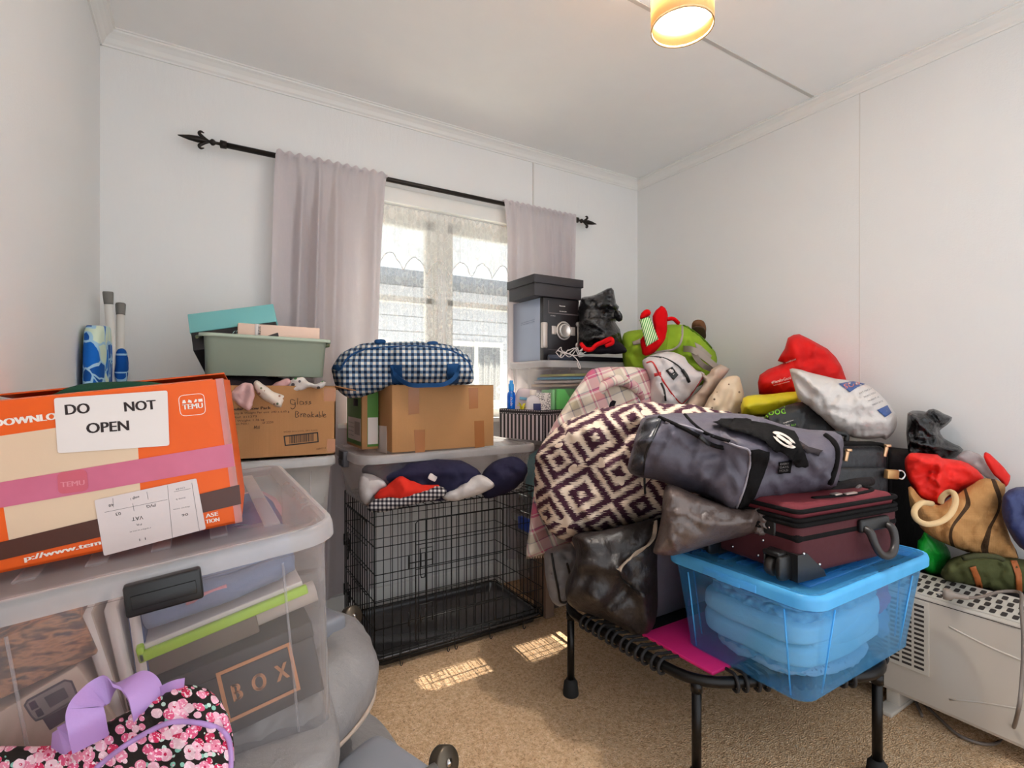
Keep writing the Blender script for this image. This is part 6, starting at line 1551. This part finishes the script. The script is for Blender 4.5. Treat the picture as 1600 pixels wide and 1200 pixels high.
# ------------------------------------------------------------------ heap by the right wall
# two dark cases on the floor carry the heap
solo('travel_case', 'large black travel case behind the trampoline by the wall', 'case', box(2.125, .86, 0, 2.46, 1.9, .84, None, .03, 3), fabric('black_trunk_cloth', (38, 35, 36), .7, 500))
solo('floor_case', 'dark case on the carpet between the heater and wall', 'case', box(2.17, .36, 0, 2.46, .98, .43, None, .03, 3), fabric('black_trunk_cloth', (38, 35, 36), .7, 500))
solo('bedding_bag', 'dark bedding bag under the pale bags behind the holdall', 'bag', soft(.24, .26, .30, 4, .02, 6, 3, 18, T_(1.86, 1.38, .61), rid=.01), fabric('charcoal_bedding', (54, 48, 52)))
# black trolley case
M13 = T_(1.955, .955, TZ+.012) @ R_(-28, 'Z')
SU = leather('black_suitcase_cloth', (36, 34, 38), .55, .3)
bcs = thing('trolley_case', 'black trolley suitcase with gold zip pulls and brass padlock', 'suitcase', M13 @ Vector((0, 0, 0)))
emit('shell', box(-.15, -.055, 0, .16, .12, .575, M13, .04, 5), SU, bcs, autos=60)
emit('front_pocket', box(-.125, -.082, .05, .13, -.05, .50, M13, .02, 4), SU, bcs, autos=60)
for y in (-.045, -.015): emit('zip_band', tube([M13 @ Vector((x, z_, y_)) for x, z_, y_ in [(x_, y, z) for x_, z in [(p[0]+.005, p[1]+.2875) for p in rrect(.157, .290, .05, 6)]]], .007, 8, True), BLKN, bcs)
GOLD = mat('pale_gold_metal', (214, 176, 140), .3, .8, .05)
C13 = M13 @ Vector((0, -.06, .5))
for px, py in ((1323, 711), (1384, 704)):
    p = W(px, py, 1.775)
    z_ = emit('zip_pull', box(-.006, -.004, -.022, .006, .003, .016, T_(*p) @ R_(-28, 'Z') @ R_(12, 'Y'), .002), GOLD, bcs); emit('zip_slider', box(-.004, -.008, .012, .016, .006, .022, T_(*p) @ R_(-28, 'Z'), .003), GOLD, z_)
patch_p = W(1348, 725, 1.78)
pdp = W(1393, 741, 1.745)
emit('top_handle', tube([M13 @ Vector(p) for p in ((-.05, .03, .575), (-.045, .03, .605), (.05, .03, .605), (.055, .03, .575))], .009, 10, sm=4), BLACKP, bcs)
pd = thing('padlock', 'brass padlock hanging on the black trolley suitcase zip', 'padlock', pdp)
emit('lock_body', box(-.024, -.009, -.016, .024, .009, .016, T_(*pdp) @ R_(-20, 'Z') @ R_(5, 'Y'), .004, 3), mat('brass', (200, 160, 112), .35, .7), pd, autos=50)
emit('shackle', tube([pdp+RT*.018+UP*.01, pdp+RT*.035+UP*.012, pdp+RT*.045-UP*.002, pdp+RT*.036-UP*.016, pdp+RT*.018-UP*.012], .0035, 8, sm=4), CHROME, pd)

REDB = sheetplastic('red_bag_fabric', (206, 28, 24), .6, .35, 16, .2)
rbag = puff('red_bag', [(1186, 616), (1184, 598), (1187, 586), (1200, 577), (1216, 571), (1224, 567), (1215, 564), (1219, 556), (1226, 545), (1231, 528), (1240, 523), (1249, 522), (1264, 529), (1293, 545), (1306, 558), (1315, 572), (1324, 592), (1310, 620), (1250, 625)], 2.32, .24, REDB, amp=.008, scale=8, rid=.01, wpx=34, step=6, sm=1, folds=[((1216, 568), (1300, 560), -.02, 7), ((1232, 530), (1250, 570), .02, 8), ((1264, 530), (1310, 575), .02, 7)], label='red fabric shopping bag uppermost by the right hand wall', cat='bag')
text_on('lettering', rbag, '#HereforGood', (1206, 600), (1236, 592), 4.5, WHITEP, rbag); text_on('small_print', rbag, 'here in our community', (1209, 603), (1234, 596.5), 1.8, WHITEP, rbag); text_on('small_print', rbag, 'warehouse', (1228, 568), (1244, 562), 3, WHITEP, rbag)
puff('yellow_bag', [(1160, 648), (1161, 622), (1180, 617), (1210, 615), (1244, 612), (1252, 628), (1240, 640), (1200, 650)], 2.18, .14, sheetplastic('yellow_bag_fabric', (222, 206, 40), .5, .3, 14), amp=.006, scale=10, step=5, sm=2, label='yellow fabric bag under the red shopping bag', cat='bag', folds=[((1165, 635), (1245, 622), .015, 5)])
blb = puff('black_bag', [(1196, 700), (1192, 655), (1210, 640), (1232, 632), (1256, 628), (1275, 640), (1300, 660), (1316, 692), (1300, 712), (1250, 710)], 2.05, .20, sheetplastic('black_bag_fabric', (31, 29, 30), .5, .4, 18), amp=.008, scale=10, rid=.01, step=6, sm=2, label='black fabric bag with green lettering behind the holdall', cat='bag')
text_on('lettering', blb, 'good', (1193, 650), (1228, 646), 12, mat('lime_print', (140, 206, 40), .5), blb)
text_on('small_print', blb, 'thoughtful choices', (1224, 662), (1240, 657), 2.0, WHITEP, blb); text_on('small_print', blb, 'PACKAGING', (1215, 667), (1234, 666), 2.8, WHITEP, blb); text_on('small_print', blb, 'ALF', (1236, 666), (1244, 665), 3.2, mat('lime_print', (140, 206, 40), .5), blb)
def thinbag(name, c, tr):
    t = NT(name); v = t.obj(); n = t.noise(v, 17.0, 6.0, .62); n4 = t.n('ShaderNodeTexVoronoi', {'Vector': v, 'Scale': 16.0}, feature='DISTANCE_TO_EDGE').outputs[0]
    b = t.bump(t.math('ADD', n, t.math('MULTIPLY', n4, .5)), .6, .014)
    p = t.bsdf(lin(c), .35, 0, b, .5); tl = t.n('ShaderNodeBsdfTranslucent', {0: lin(c)}).outputs[0]
    return t.done(t.mixs(tr, p, tl))
WBG = thinbag('white_carrier_film', (234, 226, 220), .2)
wbg = puff('white_carrier_bag', [(1233, 577), (1246, 577), (1262, 581), (1290, 588), (1320, 594), (1345, 598), (1362, 605), (1382, 622), (1398, 645), (1402, 660), (1396, 676), (1384, 687), (1376, 684), (1352, 686), (1322, 681), (1300, 668), (1280, 650), (1262, 634), (1247, 622), (1240, 600)], 2.02, .26, WBG, amp=.008, scale=10, rid=.016, wpx=38, step=5, sm=2, cr=.8, folds=[((1240, 585), (1270, 615), -.03, 6), ((1250, 582), (1285, 612), .02, 5), ((1320, 660), (1390, 655), .012, 4), ((1315, 672), (1385, 672), -.012, 4)], label='white carrier bag with blue printed badge on the black trolley suitcase', cat='bag')
NAVP = mat('blue_print', (72, 98, 150), .5); ORP = mat('orange_print', (226, 130, 96), .5)
bd = patch('printed_badge', wbg, [(1310, 600), (1318, 598), (1333, 596), (1352, 600), (1340, 605), (1328, 613)], NAVP, wbg, .003, 4)
text_on('lettering', bd, 'SUB', (1320, 608), (1344, 600), 8, ORP, bd)
patch('printed_badge', wbg, [(1370, 641), (1386, 633), (1393, 645), (1383, 652)], NAVP, wbg, .003, 4)
for i in range(4): text_on('printed_line', wbg, ('EAT FRESH', 'WHEN YOU', 'WANT A', 'FRESH BITE')[i], (1343+i*7, 616+i*6), (1362+i*6, 608+i*6.5), 2.6, mat('pale_grey_print', (150, 142, 140), .6), wbg)

bb2 = puff('bin_liner', [(1418, 700), (1417, 655), (1420, 644), (1435, 641), (1447, 643), (1458, 638), (1475, 646), (1488, 652), (1480, 664), (1468, 672), (1474, 684), (1490, 693), (1506, 703), (1490, 716), (1450, 722), (1425, 715)], 1.93, .16, BINB, amp=.01, scale=16, rid=.02, step=4, sm=2, folds=[((1425, 650), (1470, 690), .03, 5), ((1450, 645), (1472, 668), -.03, 4), ((1425, 690), (1500, 705), .02, 4), ((1430, 665), (1425, 700), -.02, 4)], label='black bin liner spilling above the jute bag', cat='rubbish bag')
rb2 = puff('red_tote', [(1415, 735), (1414, 718), (1420, 709), (1432, 707), (1464, 710), (1471, 716), (1490, 718), (1512, 724), (1538, 746), (1522, 758), (1500, 770), (1482, 778), (1469, 790), (1452, 787), (1438, 778), (1424, 760)], 1.79, .18, sheetplastic('red_tote_fabric', (226, 52, 44), .55, .3, 14, .2), amp=.008, scale=10, rid=.008, wpx=24, step=5, sm=2, folds=[((1418, 712), (1468, 730), .03, 6), ((1470, 718), (1466, 780), .025, 6), ((1475, 735), (1525, 748), -.02, 6), ((1430, 745), (1460, 735), -.02, 7)], label='bright red tote bag stuffed into the top of the jute bag', cat='bag')
puff('red_handle_flap', [(1537, 714), (1540, 706), (1547, 710), (1562, 724), (1575, 738), (1578, 750), (1572, 760), (1560, 748), (1548, 736)], 1.80, .03, bpy.data.materials['red_tote_fabric'], root=rb2, amp=.003, step=4, sm=2)
puff('clear_wrap', [(1492, 716), (1508, 704), (1522, 706), (1538, 716), (1550, 736), (1569, 760), (1552, 754), (1534, 742), (1512, 726)], 1.84, .06, plastic('crinkled_wrap', (232, 228, 228), .5, (222, 212, 210), .25), amp=.008, scale=18, rid=.012, step=4, sm=2, label='crinkled clear wrap between the bin liner and jute bag', cat='plastic bag')
def jutem():
    t = NT('printed_jute_weave'); u = t.uv(); s = t.xyz(u)
    wv = t.math('ADD', t.math('SINE', t.math('MULTIPLY', s[0], 1900.0)), t.math('SINE', t.math('MULTIPLY', s[1], 1900.0)))
    n = t.noise(u, 26.0, 4.0); c = t.mix(n, lin((176, 130, 84)), lin((206, 162, 112)))
    w = t.n('ShaderNodeTexWave', {'Vector': t.scalev(u, (1, 1, 0)), 'Scale': 3.1, 'Distortion': 7.0, 'Detail': 1.0, 'Detail Scale': 1.6}).outputs[1]
    ln = t.math('MULTIPLY', t.math('LESS_THAN', w, .05), t.math('GREATER_THAN', s[0], -.06))
    c = t.mix(t.math('MULTIPLY', ln, .9), c, lin((54, 42, 38)))
    return t.done(t.bsdf(c, .9, 0, t.bump(t.math('ADD', t.math('MULTIPLY', wv, .12), t.math('MULTIPLY', n, 2.0)), .5, .006), .1))
jb = puff('jute_bag', [(1419, 762), (1428, 764), (1440, 778), (1462, 788), (1474, 786), (1498, 770), (1520, 756), (1540, 747), (1571, 757), (1567, 782), (1570, 815), (1580, 845), (1592, 872), (1570, 872), (1530, 866), (1496, 858), (1470, 846), (1446, 832), (1432, 814), (1423, 790)], 1.72, .22, jutem(), amp=.008, scale=8, rid=.006, wpx=34, step=6, sm=2, folds=[((1475, 790), (1500, 850), .015, 12), ((1530, 770), (1560, 860), -.012, 10), ((1500, 780), (1470, 830), -.01, 8)], label='jute shopper with dark printed lines and rope handle by the wall', cat='bag')
emit('rope_handle', tube([W(1456, 787, 1.63), W(1440, 786, 1.60), W(1429, 797, 1.585), W(1432, 811, 1.575), W(1448, 819, 1.57), W(1470, 815, 1.57), W(1486, 802, 1.58), W(1493, 784, 1.60), W(1490, 771, 1.62), W(1481, 769, 1.64), W(1472, 777, 1.65), W(1470, 785, 1.66)], .0085, 12, sm=5), fabric('cream_rope', (214, 186, 146), .85, 300, .1, .5), jb)
puff('navy_bag', [(1565, 800), (1566, 778), (1576, 766), (1600, 760), (1640, 764), (1650, 800), (1640, 862), (1604, 862), (1584, 845), (1571, 820)], 1.63, .18, fabric('navy_nylon', (56, 66, 112), .5, 500, .08, .5, .4), amp=.008, scale=10, rid=.012, step=7, sm=2, folds=[((1578, 770), (1600, 800), -.012, 5)], label='navy nylon bag at the edge beside the jute shopper', cat='bag')
puff('green_bag', [(1433, 862), (1434, 845), (1441, 838), (1446, 828), (1450, 836), (1468, 843), (1481, 855), (1486, 872), (1476, 882), (1470, 898), (1452, 898), (1440, 885)], 1.80, .12, sheetplastic('bright_green_film', (36, 186, 70), .45, .5, 20), amp=.008, scale=12, rid=.01, step=5, sm=2, folds=[((1446, 832), (1470, 872), .015, 5)], label='bright green bag below the jute shopper', cat='bag')
ob = puff('olive_bag', [(1470, 898), (1476, 882), (1490, 871), (1510, 865), (1535, 863), (1570, 868), (1605, 876), (1650, 890), (1650, 940), (1600, 935), (1560, 926), (1510, 915), (1480, 908)], 1.70, .20, fabric('olive_canvas', (92, 94, 62), .85, 500, .1, .4), amp=.008, scale=9, wpx=26, step=6, sm=2, folds=[((1478, 890), (1560, 872), .02, 8), ((1495, 885), (1505, 905), -.015, 5)], label='olive canvas bag with tan straps behind the heater', cat='bag')
TANL = mat('tan_leather_strap', (176, 102, 48), .6)
patch('leather_strap', ob, [(1514, 886), (1524, 884), (1532, 902), (1536, 922), (1526, 920), (1521, 902)], TANL, ob, .005); patch('leather_strap', ob, [(1578, 876), (1588, 876), (1596, 896), (1597, 930), (1587, 928), (1586, 900)], TANL, ob, .005)
emit('carry_strap', tube([W(1504, 872, 1.60), W(1530, 868, 1.59), W(1556, 870, 1.59), W(1566, 874, 1.60)], .008, 8, sm=4), fabric('olive_webbing', (80, 80, 58)), ob)

# ------------------------------------------------------------------ panel heater with lead
HX, HY0, HY1, HZ0, HZ1, HD = 2.0, .14, .865, .062, .412, .135
HEAT = mat('pale_grey_enamel', (196, 188, 178), .42, 0, .015, .03, 60, .4); HGR = mat('heater_grille', (204, 198, 188), .42, 0, .01, .02)
ht = thing('panel_heater', 'pale grey convector heater on the carpet by the wall', 'heater', (HX+HD/2, (HY0+HY1)/2, 0))
prof = [(HX+.004, HZ0), (HX, HZ0+.01), (HX, HZ1-.006), (HX+.004, HZ1), (HX+HD, HZ1+.035), (HX+HD, HZ0)]
vs = [Vector((x, y, z)) for y in (HY0, HY1) for x, z in prof]; k = len(prof)
emit('casing', M_().add(vs, [(i, (i+1) % k, (i+1) % k+k, i+k) for i in range(k)]+[tuple(range(k))[::-1], tuple(range(k, 2*k))]), HEAT, ht, smooth=False)
emit('end_cap', box(HX-.004, HY1-.002, HZ0-.004, HX+HD+.004, HY1+.012, HZ1+.006, None, .005), HEAT, ht, autos=40)
nx_ = Vector((HD-.004, 0, .035)).normalized(); HT = Face((HX+.004, HY1, HZ1), (0, -1, 0), nx_, nx_.cross(Vector((0, -1, 0))) if nx_.cross(Vector((0, -1, 0))).z > 0 else -nx_.cross(Vector((0, -1, 0))))
plate('top_grille', HT, [(.004, .004), (.715, .004), (.715, .128), (.004, .128)], HGR, ht, .003)
SLOT = mat('dark_slot', (66, 58, 54), .9)
sm_ = M_()
for r_i in range(4):
    for i in range(26):
        u = .05+i*.0255+(r_i % 2)*.006; v = .012+r_i*.029
        pts = roundpoly([(u, v), (u+.014, v), (u+.014, v+.023), (u, v+.023)], .005)
        vs = [HT.at(a, b, .0034) for a, b in pts]; sm_.add(vs, [tuple(range(len(vs)))])
emit('vent_slots', sm_, SLOT, ht, smooth=False)
HFc = Face((HX, HY1, HZ0), (0, -1, 0), (0, 0, 1), (-1, 0, 0))
plate('side_grille', HFc, [(.012, .10), (.165, .10), (.165, .335), (.012, .335)], HGR, ht, .004)
gm2 = M_()
for r_i in range(14):
    for i in range(4):
        u = .024+i*.034; v = .112+r_i*.0155
        gm2.add([HFc.at(a, b, .0045) for a, b in ((u, v), (u+.027, v), (u+.027, v+.008), (u, v+.008))], [(0, 1, 2, 3)])
emit('grille_slots', gm2, SLOT, ht, smooth=False)
emit('panel_crease', tube([HFc.at(*HFc.px(1483, 979), -.001), HFc.at(*HFc.px(1540, 1008), -.001), HFc.at(*HFc.px(1596, 1032), -.001), HFc.at(*HFc.px(1640, 1048), -.001)], .0035, 8, sm=4), HEAT, ht)
emit('panel_crease', tube([HFc.at(*HFc.px(1483, 1093), -.002), HFc.at(*HFc.px(1540, 1099), -.002), HFc.at(*HFc.px(1640, 1116), -.002)], .0035, 8, sm=4), HEAT, ht)
emit('top_seam', box(HX-.0006, HY0, HZ1-.012, HX+.001, HY1, HZ1-.0095), SLOT, ht, smooth=False)
text_px('small_print', HFc, 'CONVECTOR 2400W', (1558, 974), (1588, 983), 2.6, INKG, ht)
for y in (HY1-.06, HY0+.08): emit('foot', box(HX-.06, y-.025, 0, HX+HD+.04, y+.025, .016, None, .006).join(box(HX+.01, y-.02, .01, HX+HD-.01, y+.02, HZ0+.01, None, .004)), HEAT, ht, autos=40)
LEADM = mat('grey_mains_lead', (124, 112, 104), .5, 0, .03)
pl0 = W(1483, 929, 1.585)
ld_ = [pl0, W(1510, 934, 1.56), W(1535, 932, 1.545), W(1560, 925, 1.53), W(1585, 924, 1.515), W(1596, 929, 1.485), W(1596, 950, 1.43), W(1599, 1000, 1.40), W(1597, 1060, 1.38), W(1590, 1115, 1.36), WZ(1576, 1150, .012), WZ(1545, 1163, .008), WZ(1500, 1150, .008), WZ(1465, 1120, .008), WZ(1430, 1088, .008), Vector((2.03, .73, .008))]
ld2 = emit('mains_lead', tube(ld_, .0048, 8, sm=6), LEADM, ht)
pax = (W(1510, 934, 1.56)-pl0).normalized()
emit('plug', lathe([(0, -.016), (.017, -.015), (.0185, -.006), (.0165, .004), (.010, .012), (.008, .03), (.006, .045), (0, .046)], pl0, pax, 18), mat('grey_plug', (146, 134, 124), .45), ld2)
for s in (-1, 1): emit('plug_pin', tube([pl0-pax*.015+UP*s*.006, pl0-pax*.032+UP*s*.006], .0022, 6), CHROME, ld2)
# ------------------------------------------------------------------ camera, light, colour
cd = bpy.data.cameras.new('camera'); cd.sensor_width = 36; cd.lens = 18.0; cd.clip_start = .02; cd.clip_end = 100
co = bpy.data.objects.new('camera', cd); COL.objects.link(co); co.location = CAM; co.rotation_euler = (PI/2, 0, -YAW); SC.camera = co
w = bpy.data.worlds.new('daylight'); SC.world = w; w.use_nodes = True
bg = w.node_tree.nodes['Background']; bg.inputs[0].default_value = (.90, .95, 1.0, 1); bg.inputs[1].default_value = 1.05
sl = bpy.data.lights.new('sun', 'SUN'); sl.energy = 11.0; sl.angle = math.radians(.6); sl.color = (1, .93, .82)
so = bpy.data.objects.new('sun', sl); COL.objects.link(so)
dirv = Vector((-.03, -.53, -.85)); so.rotation_euler = dirv.to_track_quat('-Z', 'Y').to_euler(); so.location = (1, 5, 4)
SC.view_settings.view_transform = 'Standard'; SC.view_settings.look = 'None'; SC.view_settings.gamma = 1; SC.view_settings.use_curve_mapping = False
SC.view_settings.exposure = 0.87
SC.cycles.max_bounces = 10; SC.cycles.diffuse_bounces = 6; SC.cycles.transparent_max_bounces = 40; SC.cycles.transmission_bounces = 8
SC.cycles.sample_clamp_indirect = 6
SC.cycles.use_denoising = True
